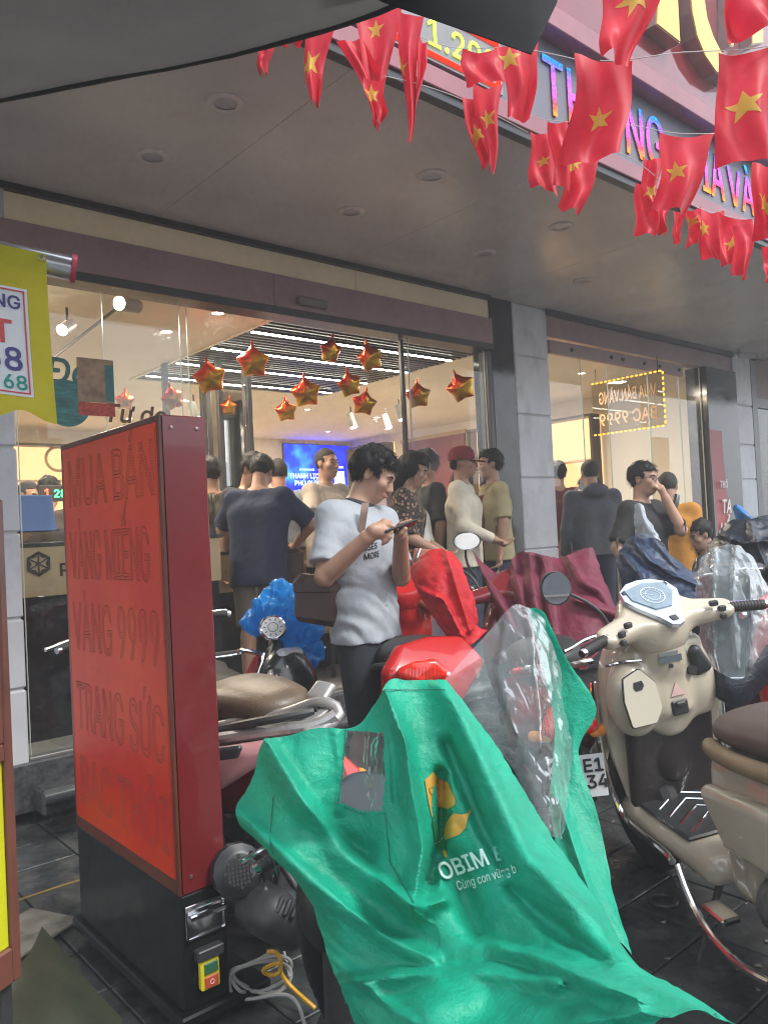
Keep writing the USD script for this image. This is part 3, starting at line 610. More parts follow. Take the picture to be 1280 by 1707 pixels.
# dark-red cladding above with big yellow letters
C = Thing('upper_cladding', 'glossy dark red wall cladding above the fascia with big yellow letters', 'wall', (5, 2.55, 3.86))
xj = [-2.5, 0.2, 1.85, 3.1, 4.35, 5.6, 6.85, 8.1, 10.2, 13.0]
for a, b in zip(xj[:-1], xj[1:]):
    C.part('panel', bx((a + 0.004, 2.52, 3.8), (b - 0.004, 2.56, 6.6), 0.003), M_redcl, smooth=False)
C.part('backing', bx((-2.5, 2.5605, 3.5), (13, 2.8, 6.6)), M_dark, smooth=False)
M_yel = mat('yellow_acrylic', (0.80, 0.46, 0.01), rough=0.2, var=0.08, coat=0.6)
M_alu = mat('aluminium_return', (0.36, 0.28, 0.26), rough=0.35, metal=0.8)
# the letters P H Ú whose lower parts show: a slanting foot, a big bowl, a double stem
def big(pts, lab=None):
    C.part('letter_side', ext(pts, 0.09, frame4((0, 2.519, 0), (1, 0, 0), (0, 0, 1))), M_alu, smooth=False)
    C.part('letter_face', ext(Polygon(pts).buffer(-0.008), 0.006, frame4((0, 2.4285, 0), (1, 0, 0), (0, 0, 1))), M_yel, smooth=False)
YB2 = 2.43
def poly(px): return [(PY(x, y, YB2)[0], PY(x, y, YB2)[2]) for x, y in px]
foot = poly([(1092, 40), (1133, 72), (1126, -60), (1098, -60)])
big(foot)
ub = [(x, y) for x, y in [(1146, -140), (1148, -20), (1152, 20), (1160, 60), (1174, 94), (1192, 120), (1215, 134), (1240, 134), (1240, 112), (1222, 110), (1204, 92), (1188, 60), (1178, 30), (1172, -10), (1170, -140)]]
big(poly(ub))
big(poly([(1216, 77), (1222, 78), (1222, -80), (1216, -80)])); big(poly([(1252, 74), (1271, 72), (1271, -80), (1252, -80)]))

# ================================================================ awning overhead
M_can = usdkit.material(stage, '/World/Looks/awning_canvas', {'tc': ('texture_coordinate', {}), 'n': ('noise_texture', {'scale': 2.6, 'detail': 5}), 'r': ('rgb_ramp', {'ramp': [(0.3, (0.105, 0.103, 0.10)), (0.7, (0.15, 0.145, 0.137))]}), 'w': ('noise_texture', {'scale': 260.0}), 'b': ('bump', {'strength': 0.4, 'distance': 0.002}), 'p': ('principled_bsdf', {'roughness': 0.8}), 't': ('translucent_bsdf', {}), 'm': ('mix_closure', {'fac': 0.16})},
    [('tc.object', 'n.vector'), ('tc.object', 'w.vector'), ('w.fac', 'b.height'), ('b.normal', 'p.normal'), ('n.fac', 'r.fac'), ('r.color', 'p.base_color'), ('r.color', 't.color'), ('p.BSDF', 'm.closure1'), ('t.BSDF', 'm.closure2')], surface='m.closure')
M_blackc = mat('black_canvas', (0.014, 0.014, 0.016), rough=0.8, var=0.2)
AW = Thing('awning', 'dark grey canvas awning overhead with a black hanging corner flap', 'awning', (0.6, 1.2, 2.6))
rowA = [P(-900, 420, 2.6), P(-500, 300, 2.45), P(-160, 205, 2.25), P(0, 165, 2.2), P(180, 130, 2.1), P(340, 98, 2.0), P(500, 60, 1.9), P(600, 28, 1.82), P(690, -8, 1.76)]
back = [A([-1.6, -0.3, 2.75]), A([-1.0, -0.35, 2.75]), P(-420, -260, 1.3), P(-240, -300, 1.25), P(0, -340, 1.2), P(200, -380, 1.15), P(420, -420, 1.1), P(600, -450, 1.05), P(760, -480, 1.0)]
rows = []
for k in range(13):
    u = k / 12; sag = 0.06 * math.sin(PI * u)
    rows.append([a * (1 - u) + b * u - A([0, 0, sag]) for a, b in zip(rowA, back)])
from scipy.ndimage import zoom as _zoom
g = A(rows); g = np.stack([_zoom(g[..., k], (3, 5), order=3, mode='nearest', grid_mode=False) for k in range(3)], -1)
g[..., 2] += 0.014 * noise3(g * A([1, 1, 0]), 5.0)
top = g.copy(); top[..., 2] += 0.004
cloth = grid(g)
AW.part('canvas', cloth, M_can, smooth=60)
hem = smoothpath([p + A([0, 0, -0.004]) for p in rowA], 40)
hem[:, 2] += 0.012 * noise3(hem, 40.0)
AW.part('hem', tube(hem, 0.006, 6), mat('hem_black', (0.03, 0.03, 0.03), rough=0.8, bump=0.5, bs=80))
AW.part('seam', tube(g[:, 12] - A([0, 0, 0.002]), 0.002, 5), M_blackc)
fl = [P(560, -40, 1.68), P(640, 2, 1.67), P(760, 44, 1.66), P(886, 89, 1.65), P(906, 50, 1.65), P(928, 4, 1.65), P(940, -40, 1.65)]
tp = [P(560, -60, 1.62), P(650, -60, 1.62), P(740, -60, 1.62), P(830, -60, 1.62), P(880, -60, 1.62), P(920, -58, 1.63), P(942, -60, 1.64)]
gf = A([[a * (1 - u) + b * u for a, b in zip(fl, tp)] for u in np.linspace(0, 1, 8)]); gb = gf + CD * 0.004
AW.part('corner_flap', join([grid(gf), (grid(gb)[0], grid(gb)[1][:, ::-1])]), M_blackc, smooth=60, label='black triangular corner flap')

# ================================================================ flags on strings
M_flag = {}
def flagmat(k, red):
    n = {'u': ('uvmap', {'attribute': 'st'}), 'a': ('vertex_color', {'layer_name': 'tint'}), 'p': ('principled_bsdf', {'roughness': 0.55, 'sheen_weight': 0.15}), 't': ('translucent_bsdf', {}), 'm': ('mix_closure', {'fac': 0.16})}
    return n
M_red = usdkit.material(stage, '/World/Looks/flag_red', {'tc': ('texture_coordinate', {}), 'w': ('wave_texture', {'scale': 140.0, 'distortion': 1.0}), 'n': ('noise_texture', {'scale': 14.0}), 'r': ('rgb_ramp', {'ramp': [(0.3, (0.58, 0.010, 0.030)), (0.7, (0.74, 0.024, 0.050))]}), 'p': ('principled_bsdf', {'roughness': 0.5, 'sheen_weight': 0.1}), 't': ('translucent_bsdf', {}), 'm': ('mix_closure', {'fac': 0.45})},
    [('tc.object', 'n.vector'), ('n.fac', 'r.fac'), ('r.color', 'p.base_color'), ('r.color', 't.color'), ('p.BSDF', 'm.closure1'), ('t.BSDF', 'm.closure2')], surface='m.closure')
M_star = usdkit.material(stage, '/World/Looks/flag_yellow', {'p': ('principled_bsdf', {'base_color': (0.72, 0.45, 0.06), 'roughness': 0.5}), 't': ('translucent_bsdf', {'color': (0.72, 0.45, 0.06)}), 'm': ('mix_closure', {'fac': 0.4})},
    [('p.BSDF', 'm.closure1'), ('t.BSDF', 'm.closure2')], surface='m.closure')
frng = np.random.default_rng(11)
star_poly = Polygon([((0.5 if k % 2 == 0 else 0.2) * math.sin(k * PI / 5), (0.5 if k % 2 == 0 else 0.2) * math.cos(k * PI / 5)) for k in range(10)])
def flag(px_top_l, px_top_r, px_bot_l, px_bot_r, t, star=None, lab='', seed=0, amp=0.02, taper=0.0, tr=None):
    """A small flag hung from a string: four corners in space, rippled; the star (centre u, v, size, turn) is sewn on as its own piece."""
    a, b, c, d = P(*px_top_l, t), P(*px_top_r, tr or t), P(*px_bot_l, t), P(*px_bot_r, tr or t)
    r = np.random.default_rng(100 + seed); ph = r.uniform(0, 6.28, 4); nrm = unit(np.cross(b - a, c - a)); side = unit(b - a)
    def pos(u, v):
        u, v = np.asarray(u)[..., None], np.asarray(v)[..., None]
        q = (a * (1 - u) + b * u) * (1 - v) + (c * (1 - u) + d * u) * v
        w = amp * (0.35 + v) * (np.sin(u * (5.5 + r0) + ph[0] + v * 2.2) + 0.5 * np.sin(u * 11 + ph[1] - v * 3)) + 0.6 * amp * np.sin(v * 5 + ph[2]) * (1 - u)
        return q + nrm * w + side * (amp * 0.4 * np.sin(v * 6 + ph[3])) - A([0, 0, 1]) * (0.012 * np.sin(PI * u) * (1 - v))
    r0 = r.uniform(-1, 2)
    U, V = np.meshgrid(np.linspace(0, 1, 22), np.linspace(0, 1, 26)); g = pos(U, V)
    T = Thing('flag', lab, 'flag', (a + b) / 2, group='red flags strung across the fascia')
    T.part('cloth', grid(g), M_red, smooth=70)
    if star:
        su, sv, sz, ang = star; me = trimesh.creation.extrude_polygon(star_poly.buffer(0.0001), 0.001, engine='earcut'); v = np.array(me.vertices)[:, :2]; f = np.array(me.faces)
        keep = np.abs(np.array(me.face_normals)[:, 2]) > 0.9; top = (np.array(me.triangles_center)[:, 2] > 0.0005) & keep
        m2 = trimesh.Trimesh(np.c_[v, np.zeros(len(v))], f[top], process=True).subdivide_to_size(0.07); v, f = np.array(m2.vertices)[:, :2], np.array(m2.faces)
        wid, hei = np.linalg.norm(b - a), np.linalg.norm(c - a)
        ca, sa = math.cos(ang), math.sin(ang); x, y = v[:, 0] * ca - v[:, 1] * sa, v[:, 0] * sa + v[:, 1] * ca
        u_, v_ = su + x * sz, sv - y * sz * wid / hei
        ok = ((u_ > -0.01) & (u_ < 1.01))[f].all(1) & ((v_ < 1.01))[f].all(1)
        q = pos(u_, v_); n2 = nrm if nrm @ (EYE - a) > 0 else -nrm
        T.part('star', join([(q + n2 * 0.0012, f[ok]), (q - n2 * 0.0012, f[ok])]), M_star, smooth=70)
    return T
FLAGS = [  # top left, top right, bottom left, bottom right, depth, star, words
    ((428, 68), (456, 62), (432, 118), (446, 121), 2.85, None, 'narrow limp red flag, leftmost on the string under the awning'),
    ((462, 58), (504, 50), (470, 72), (500, 76), 2.8, None, 'red flag mostly tucked above the awning hem'),
    ((506, 50), (556, 36), (514, 176), (530, 172), 2.65, (0.30, 0.45, 1.0, 0.3), 'twisted red flag with half a star, second hanging flag from the left'),
    ((562, 62), (606, 60), (632, 205), (650, 190), 2.75, None, 'pale pink-red flag edge behind the wide left flag'),
    ((588, 26), (668, 6), (628, 214), (632, 212), 2.75, (0.42, 0.12, 0.42, -0.1), 'long red flag tapering to a point, star at its top, left of price display'),
    ((606, 128), (646, 126), (620, 205), (630, 210), 2.7, (0.4, 0.3, 0.9, 0.1), 'small folded flag overlapping the tapering flag near the price display'),
    ((662, 10), (706, 26), (680, 238), (684, 236), 2.7, (0.05, 0.42, 0.8, 0.0), 'second tapering red flag, just left of the price display'),
    ((700, 60), (716, 70), (682, 240), (700, 150), 2.72, None, 'narrow red flag fold right at the price display'),
    ((768, 80), (836, 78), (776, 138), (838, 140), 2.85, None, 'red flag bunched up right of the price display digits'),
    ((766, 165), (806, 158), (800, 282), (812, 275), 2.8, (0.6, 0.5, 1.0, 0.2), 'narrow red flag with a folded star below the price display'),
    ((788, 142), (838, 140), (806, 268), (822, 292), 2.78, (0.55, 0.38, 0.7, 0.25), 'twisted red flag with a crumpled star hanging from a bunched flag'),
    ((832, 74), (902, 60), (848, 196), (884, 198), 2.65, (0.25, 0.2, 0.62, -0.1), 'red flag with a large star under the black awning corner'),
    ((882, 220), (926, 218), (886, 312), (934, 324), 3.0, (0.45, 0.48, 0.5, 0.2), 'pale red flag with a small star behind the row below the letters'),
    ((916, 198), (948, 200), (922, 310), (960, 318), 2.9, (0.95, 0.62, 0.9, 0.0), 'red flag half hidden behind the big flag over the LED letters'),
    ((942, 262), (1002, 262), (934, 342), (968, 356), 2.95, (0.35, 0.06, 0.4, 0.0), 'red flag hanging below the big flag over the LED letters'),
    ((960, 92), (1060, 98), (940, 264), (1030, 266), 2.2, (0.52, 0.55, 0.45, 0.25), 'big red flag with a bent star covering the middle of the LED letters'),
    ((1002, -30), (1112, -40), (1004, 98), (1054, 104), 2.1, (0.5, 0.22, 0.6, 0.5), 'big red flag cut by the top of the picture, left of the yellow letters'),
    ((1210, -30), (1300, -30), (1214, 64), (1300, 52), 2.05, None, 'plain red flag cut by the top right corner of the picture'),
    ((1194, 84), (1300, 70), (1196, 272), (1300, 270), 2.1, (0.46, 0.5, 0.55, 0.15), 'big red flag with a large star at the right edge over the upper cladding'),
    ((1066, 262), (1102, 260), (1080, 352), (1098, 348), 3.0, (0.5, 0.65, 0.9, 0.4), 'narrow folded flag left of the trapezoid flag'),
    ((1104, 218), (1192, 222), (1090, 344), (1148, 356), 2.5, (0.38, 0.48, 0.45, 0.15), 'trapezoid red flag with a star between the letters NG and the next word'),
    ((1060, 306), (1096, 316), (1054, 388), (1092, 394), 3.1, None, 'small red flag at the left end of the lower row'),
    ((1094, 330), (1116, 332), (1096, 388), (1112, 388), 3.15, None, 'small bright flag second in the lower row'),
    ((1120, 350), (1142, 346), (1124, 402), (1130, 408), 3.2, None, 'pinkish small flag third in the lower row'),
    ((1142, 346), (1170, 344), (1148, 412), (1166, 404), 3.2, (0.4, 0.3, 0.9, 0.3), 'pinkish flag with a yellow patch in the lower row'),
    ((1164, 346), (1204, 350), (1172, 426), (1200, 436), 3.1, (0.2, 0.4, 0.7, 0.5), 'red flag with a tilted star in the middle of the lower row'),
    ((1196, 350), (1252, 366), (1206, 444), (1226, 440), 3.0, (0.5, 0.55, 0.6, 0.2), 'red flag with a low star, second from the right in the lower row'),
    ((1222, 372), (1256, 366), (1222, 458), (1250, 462), 2.9, None, 'plain red flag at the right end of the lower row'),
    ((1250, 270), (1310, 268), (1254, 392), (1310, 396), 2.2, (0.5, 0.52, 0.7, -0.2), 'red flag at the right edge below the big starred flag'),
    ((1272, 410), (1310, 405), (1270, 466), (1310, 470), 2.8, None, 'red flag scrap at the right edge of the lower row'),
]
for i, (a, b, c, d, t, s, w) in enumerate(FLAGS): flag(a, b, c, d, t, s, w, seed=i, amp=0.018 if t > 2.4 else 0.022)
M_str = mat('white_string', (0.5, 0.48, 0.46), rough=0.7)
def string(pts, lab): solo('string', tube(smoothpath([P(*p) for p in pts], 30), 0.0014, 5), M_str, label=lab, cat='string')
string([(1000, 100, 2.2), (1060, 97, 2.2), (1120, 88, 2.15), (1194, 84, 2.1), (1300, 70, 2.1)], 'white string between the two big starred flags at the upper right')
string([(700, 60, 2.8), (768, 80, 2.85), (836, 78, 2.7), (905, 86, 2.6), (960, 92, 2.2)], 'string crossing the fascia in front of the first LED letters')
string([(880, 190, 3.0), (960, 203, 2.8), (1066, 210, 2.6), (1104, 218, 2.5), (1196, 222, 2.45)], 'string crossing in front of the LED letters NG')
string([(1000, 250, 2.9), (1060, 268, 2.95), (1100, 300, 3.0), (1160, 344, 3.15), (1260, 368, 3.0)], 'string of the lower row of small flags at the right')
string([(640, 126, 2.7), (700, 140, 2.72), (770, 165, 2.8), (880, 220, 3.0)], 'string below the price display')

# ================================================================ the red sign box
M_srd = mat('sign_red', (0.115, 0.010, 0.012), rough=0.22, var=0.10, vs=2.5, rvar=0.06, coat=0.4)
M_sor = usdkit.material(stage, '/World/Looks/sign_orange', {'tc': ('texture_coordinate', {}), 'n': ('noise_texture', {'scale': 2.2, 'detail': 3}), 'r': ('rgb_ramp', {'ramp': [(0.35, (0.56, 0.026, 0.010)), (0.65, (0.66, 0.066, 0.010))]}), 'p': ('principled_bsdf', {'roughness': 0.28, 'specular_ior_level': 0.3})},
    [('tc.object', 'n.vector'), ('n.fac', 'r.fac'), ('r.color', 'p.base_color')], surface='p.BSDF')
M_sbk = mat('sign_black', (0.008, 0.010, 0.011), rough=0.24, spec=0.2, var=0.3, vs=3, rvar=0.08)
x0, x1, y0, y1 = 0.945, 1.085, 2.0, 2.775
S = Thing('sign_box', 'tall red double-sided LED sign box on a black base, text in unlit dots', 'sign', (1.01, 2.39, 0.0))
S.part('body', bx((x0 + 0.003, y0, 0.385), (x1, y1, 1.69), 0.004), M_srd, smooth=False)
S.part('frame', join([bx((x0, y0, 0.385), (x0 + 0.012, y0 + 0.018, 1.69), 0.002), bx((x0, y1 - 0.014, 0.385), (x0 + 0.012, y1, 1.69), 0.002), bx((x0, y0 + 0.0185, 1.672), (x0 + 0.012, y1 - 0.0145, 1.69), 0.002), bx((x0, y0 + 0.0185, 0.385), (x0 + 0.012, y1 - 0.0145, 0.425), 0.002)]), mat('sign_frame', (0.09, 0.022, 0.012), rough=0.3, var=0.2), smooth=False)
S.part('face', bx((x0 - 0.001, y0 + 0.019, 0.4255), (x0 + 0.0025, y1 - 0.015, 1.6715)), M_sor, smooth=False)
S.part('base', bx((x0 + 0.002, y0 + 0.002, 0.075), (x1 - 0.002, y1 - 0.002, 0.3835), 0.004), M_sbk, smooth=False)
S.part('plinth', bx((x0 - 0.02, y0 - 0.02, 0.04), (x1 + 0.12, y1 + 0.02, 0.0735), 0.006), M_sbk, smooth=False)
for yy in (y0 + 0.08, y1 - 0.08):
    for xq in (x0 + 0.02, x1 - 0.02): S.part('caster', tf(lathe([(0, -0.01), (0.02, -0.01), (0.02, 0.01), (0, 0.01)], 14), frame4((xq, yy, 0.018), (0, 1, 0), (0, 0, 1))), M_dark)
def dots(s, h, yb, z, w):
    """Unlit LED dots along the letters' outline and a line inside it."""
    t = meshkit.text_mesh(s, 1.0, 0.01, False); out = []
    v = np.array(t.vertices); f = np.array(t.faces); n = np.array(t.face_normals); tri = f[n[:, 2] > 0.9]
    sh = unary_union([Polygon(v[q][:, :2]).buffer(0.002) for q in tri]); wx = sh.bounds[2] - sh.bounds[0]
    from shapely import affinity
    sh = affinity.scale(sh, w / wx, h, origin=(0, 0)); st = 0.0082
    for off in (0.0, -0.009):
        gg = sh.buffer(off)
        for gpoly in getattr(gg, 'geoms', [gg]):
            if gpoly.is_empty: continue
            for ring_ in [gpoly.exterior, *gpoly.interiors]:
                L = ring_.length
                for k in range(max(int(L / st), 3)): p = ring_.interpolate(k * st); out.append((p.x, p.y))
    p = A(out); m = [];
    for x, y in p:
        c = A([x0 - 0.002, yb - x, z + y]); r = 0.0024
        m.append((A([c + [0, r, 0], c + [0, 0, r], c - [0, r, 0], c - [0, 0, r], c - [0.0022, 0, 0]]), A([[0, 1, 4], [1, 2, 4], [2, 3, 4], [3, 0, 4]])))
    return join(m)
M_ledoff = mat('led_dot_off', (0.14, 0.075, 0.05), rough=0.3)
TX = [('MUA BÁN', 0.150, 1.475, 0.66), ('VÀNG MIẾNG', 0.150, 1.235, 0.62), ('VÀNG 9999', 0.150, 1.0, 0.66), ('TRANG SỨC', 0.150, 0.735, 0.66), ('BẠC THỎI', 0.150, 0.485, 0.66)]
for s, h, z, w in TX: S.part('led_dots', dots(s, h, y1 - 0.06, z, w), M_ledoff, smooth=False, kind='stuff')
fr = []
for k in range(150):
    z = 0.43 + k * 1.235 / 150
    for yy in (y0 + 0.026, y1 - 0.022): fr.append(box((x0 - 0.0015, yy, z), (0.002, 0.003, 0.004)))
S.part('border_dots', join(fr), M_ledoff, smooth=False, kind='stuff')
for yz in ((y0, 1.655), (y0, 0.43)):
    for xq in (x0 + 0.035, x1 - 0.028): S.part('screw', tf(lathe([(0.006, 0.0), (0.005, 0.003), (0, 0.004)], 10), frame4((xq, yz[0] - 0.0005, yz[1]), (1, 0, 0), (0, 0, 1))), mat('screw_steel', (0.35, 0.25, 0.25), rough=0.3, metal=0.9))
M_chr = mat('chrome', (0.78, 0.79, 0.80), rough=0.08, metal=1.0, var=0.03)
hz = 0.315
hnd = S.part('handle', join([bx((x0 + 0.012, y0 - 0.012, hz - 0.05), (x1 - 0.012, y0 - 0.0005, hz - 0.046)), bx((x0 + 0.012, y0 - 0.006, hz - 0.046), (x1 - 0.012, y0 - 0.0005, hz + 0.04), 0.002), tube([(x0 + 0.018, y0 - 0.02, hz + 0.012), (x1 - 0.018, y0 - 0.02, hz + 0.012)], 0.0085, 10), bx((x0 + 0.012, y0 - 0.012, hz - 0.046), (x0 + 0.016, y0 - 0.0065, hz + 0.03)), bx((x1 - 0.016, y0 - 0.012, hz - 0.046), (x1 - 0.012, y0 - 0.0065, hz + 0.03))]), M_chr)
M_yplas = mat('yellow_plastic', (0.75, 0.62, 0.03), rough=0.35, var=0.06)
sw = S.part('switch', bx((x0 + 0.042, y0 - 0.022, 0.123), (x1 - 0.042, y0 - 0.0005, 0.205), 0.004), M_yplas)
S.part('switch_shade', bx((x0 + 0.032, y0 - 0.030, 0.206), (x1 - 0.030, y0 - 0.0006, 0.235), 0.003), M_dark, parent=sw)
S.part('button', bx((x0 + 0.05, y0 - 0.028, 0.167), (x1 - 0.05, y0 - 0.0225, 0.197), 0.002), mat('green_button', (0.03, 0.12, 0.06), rough=0.3), parent=sw)
S.part('button', bx((x0 + 0.05, y0 - 0.028, 0.130), (x1 - 0.05, y0 - 0.0225, 0.161), 0.002), mat('red_button', (0.5, 0.08, 0.04), rough=0.3), parent=sw)
S.part('mark', torus((1.015, y0 - 0.0285, 0.1455), (0, 1, 0), 0.006, 0.001, 16, 5), mat('mark_white', (0.7, 0.6, 0.55)), parent=sw)
# cable with a yellow tie
ca = P(362, 1497, 2.22); cc = A([1.17, 1.97, 0.10]); crng = np.random.default_rng(5)
pts = [A([1.086, 2.02, 0.33]), A([1.13, 2.0, 0.31]), A([1.2, 1.98, 0.24]), A([1.24, 1.97, 0.15])]
for k in range(30):
    a = -0.3 + k * 2 * PI / 8; rr = 0.062 + crng.normal(0, 0.007); pts.append(cc + A([rr * 1.15 * math.cos(a), crng.normal(0, 0.012) - 0.03 * math.cos(a), rr * 0.8 * math.sin(a)]))
pts += [A([1.2, 1.9, 0.06]), A([1.18, 1.78, 0.035]), A([1.12, 1.62, 0.02]), A([1.0, 1.5, 0.012])]
T = Thing('cable', 'coiled grey power cable with a yellow tie beside the sign base', 'cable', cc * A([1, 1, 0]))
T.part('wire', tube(smoothpath(pts, 260), 0.0052, 7), mat('grey_cable', (0.26, 0.26, 0.25), rough=0.45))
T.part('tie', join([tube(smoothpath([cc + A(p) for p in [(0.0, -0.03, 0.075), (0.03, -0.05, 0.05), (0.02, -0.04, 0.01), (-0.015, -0.03, 0.03), (0.02, -0.055, 0.045), (0.035, -0.04, 0.015), (0.05, -0.045, -0.02), (0.07, -0.10, -0.055), (0.085, -0.13, -0.075)]], 40), 0.006, 6)]), mat('yellow_tie', (0.62, 0.33, 0.02), rough=0.4))
# wires and debris
solo('wire', tube(smoothpath([(0.35, 3.25, 0.0), (0.7, 3.2, 0.015), (0.88, 3.15, 0.04), (1.05, 3.0, 0.10)], 20), 0.004, 6), mat('yellow_wire', (0.32, 0.2, 0.03), rough=0.5), label='thin yellow wire on the ground behind the red sign', cat='wire')
mt_ = A([[P(*p) for p in r] for r in [[(70,1545,2.25),(85,1562,2.25),(110,1590,2.22),(150,1640,2.16),(205,1700,2.06)],[(48,1590,2.15),(68,1612,2.12),(98,1645,2.06),(138,1685,2.0),(185,1740,1.95)],[(10,1622,2.05),(38,1650,2.0),(75,1690,1.95),(112,1732,1.9),(152,1790,1.85)],[(-50,1655,1.95),(-6,1698,1.88),(42,1748,1.82),(90,1800,1.8),(132,1850,1.76)]]])
mt_ = np.stack([_zoom(mt_[..., k], 7, order=3, mode='nearest', grid_mode=False) for k in range(3)], -1); mt_[..., 2] = np.maximum(mt_[..., 2], 0.006)
solo('rubber_mat', join([grid(mt_), (grid(mt_ - A([0, 0, 0.004]))[0], grid(mt_)[1][:, ::-1])]), mat('dark_green_mat', (0.03, 0.038, 0.022), rough=0.5, var=0.25, vs=5, bump=0.3), label='dark green curling sheet on the ground at the lower left corner', cat='mat', smooth=60)
solo('cardboard', tf(box((0, 0, 0), (0.30, 0.24, 0.012), 0.003), frame4((0.80, 2.93, 0.012), (0.9, 0.43, 0), (-0.43, 0.9, 0))), mat('wet_board', (0.30, 0.27, 0.22), rough=0.5, var=0.3, vs=12, dirt=(0.06, 0.05, 0.04), ds=14), label='pale stained board on the ground left of the red sign base', cat='board', smooth=False)

# ================================================================ yellow banner on its roller, yellow light box
T = Thing('banner', 'yellow cloth banner with printed phone numbers hanging from a steel roller', 'banner', P(40, 430, 2.05))
tl, tr = P(-260, 368, 2.0), P(118, 447, 2.22)
ax = unit(tr - tl)
T.part('roller', tube([tl, tr], 0.034, 20), mat('roller_steel', (0.62, 0.64, 0.66), rough=0.25, metal=0.9))
T.part('end_cap', tube([tr + ax * 0.0005, tr + ax * 0.014], 0.040, 20), mat('pink_cap', (0.5, 0.06, 0.10), rough=0.35))
nb = unit(np.cross(ax, [0, 0, 1.0])); nb = nb if nb @ (EYE - tl) > 0 else -nb
dn = A([0, 0, -1.0])
cr = P(76, 430, 2.16) + nb * 0.03
tb = (cr - (P(76, 430, 2.16)))
def ban(u, v):   # u: metres left from the right edge along the roller, v: metres down
    u, v = np.asarray(u)[..., None], np.asarray(v)[..., None]
    w = 0.012 * np.sin(u * 9 + v * 3 + 0.5) * (0.3 + v) + 0.008 * np.sin(v * 12 - u * 5) * v + 0.02 * np.exp(-(u / 0.06) ** 2) * v
    return cr - ax * u + dn * v + A([0, 0, 0.0]) + nb * w + ax * (0.05 * v * v)
U, V = np.meshgrid(np.linspace(0, 0.62, 40), np.linspace(0, 1, 40)); low = 0.465 - 0.03 * np.exp(-((U - 0.085) / 0.045) ** 2) + 0.0 * U
M_ban = usdkit.material(stage, '/World/Looks/banner_yellow', {'tc': ('texture_coordinate', {}), 'n': ('noise_texture', {'scale': 6.0, 'detail': 5}), 'r': ('rgb_ramp', {'ramp': [(0.3, (0.50, 0.46, 0.015)), (0.7, (0.62, 0.56, 0.03))]}), 'p': ('principled_bsdf', {'roughness': 0.5}), 't': ('translucent_bsdf', {}), 'm': ('mix_closure', {'fac': 0.35})},
    [('tc.object', 'n.vector'), ('n.fac', 'r.fac'), ('r.color', 'p.base_color'), ('r.color', 't.color'), ('p.BSDF', 'm.closure1'), ('t.BSDF', 'm.closure2')], surface='m.closure')
T.part('cloth', grid(ban(U, V * low)), M_ban, smooth=60)
def onban(shape_mesh, off):  # local x to the right, y up, origin at the banner's right top corner
    v, f = shape_mesh; m_ = trimesh.Trimesh(v, f, process=True).subdivide_to_size(0.03); v, f = np.array(m_.vertices), np.array(m_.faces)
    return (ban(-v[:, 0], -v[:, 1]) + nb * (off + v[:, 2:3]), f)
T.part('white_panel', onban((A([[-0.60, -0.40, 0], [-0.052, -0.40, 0], [-0.052, -0.11, 0], [-0.60, -0.11, 0]]), A([[0, 1, 2], [0, 2, 3]])), 0.003), mat('print_white', (0.70, 0.72, 0.74), rough=0.5, var=0.05), smooth=60)
bd = Polygon([(-0.60, -0.393), (-0.059, -0.393), (-0.059, -0.117), (-0.60, -0.117)]); bd = bd.difference(bd.buffer(-0.004))
M_pr = mat('print_red', (0.55, 0.07, 0.07), rough=0.5); M_pb = mat('print_blue', (0.06, 0.06, 0.22), rough=0.5); M_pg = mat('print_green', (0.02, 0.26, 0.20), rough=0.5)
T.part('border', onban(ext(bd, 0.0005), 0.0045), M_pr, smooth=60)
for s, x, y, h, mt in [('HÀNG', -0.070, -0.168, 0.034, M_pb), ('SỬA T', -0.094, -0.262, 0.06, M_pr), ('09 68', -0.074, -0.332, 0.058, M_pb), ('68 68', -0.066, -0.382, 0.036, M_pg)]:
    t = meshkit.text_mesh(s, h, 0.0005, True); v = np.array(t.vertices); v[:, 0] += x - v[:, 0].max(); v[:, 1] += y
    T.part('lettering', onban((v, np.array(t.faces)), 0.0045), mt, smooth=60)
T.part('eyelet', torus(ban(0.012, 0.014) + nb * 0.006, nb, 0.007, 0.0025, 16, 6), M_chr)
# yellow light box at the left edge
e = A([0.533, 1.958, 0.0]); ux = unit(A([-0.80, -0.45, 0])); uy = unit(np.cross([0, 0, 1.0], ux))
if uy @ (EYE - e) > 0: uy = -uy
T = Thing('light_box', 'brown-framed yellow light box at the left edge of the picture', 'sign', e)
fm = frame4(e + A([0, 0, 0]), ux, uy, (0, 0, 1))
T.part('frame', tf(join([bx((0, -0.0, 0.36), (0.024, 0.10, 1.46), 0.004), bx((0.025, 0, 0.36), (0.6, 0.10, 0.44), 0.004), bx((0.025, 0, 0.86), (0.6, 0.10, 0.90), 0.004), bx((0.025, 0, 0.901), (0.6, 0.10, 1.46), 0.004)]), fm), mat('brown_frame', (0.13, 0.045, 0.03), rough=0.3, var=0.25, vs=5), smooth=False)
T.part('face', tf(bx((0.026, 0.012, 0.441), (0.6, 0.09, 0.859)), fm), mat('yellow_face', (0.52, 0.52, 0.012), rough=0.3, var=0.06), smooth=False)
T.part('foot', tf(join([bx((0.01, 0.02, 0.012), (0.04, 0.08, 0.36), 0.004), bx((0.36, 0.02, 0.012), (0.39, 0.08, 0.36), 0.004), bx((-0.02, -0.1, 0.0), (0.42, 0.2, 0.012), 0.002)]), fm), M_dark, smooth=False)

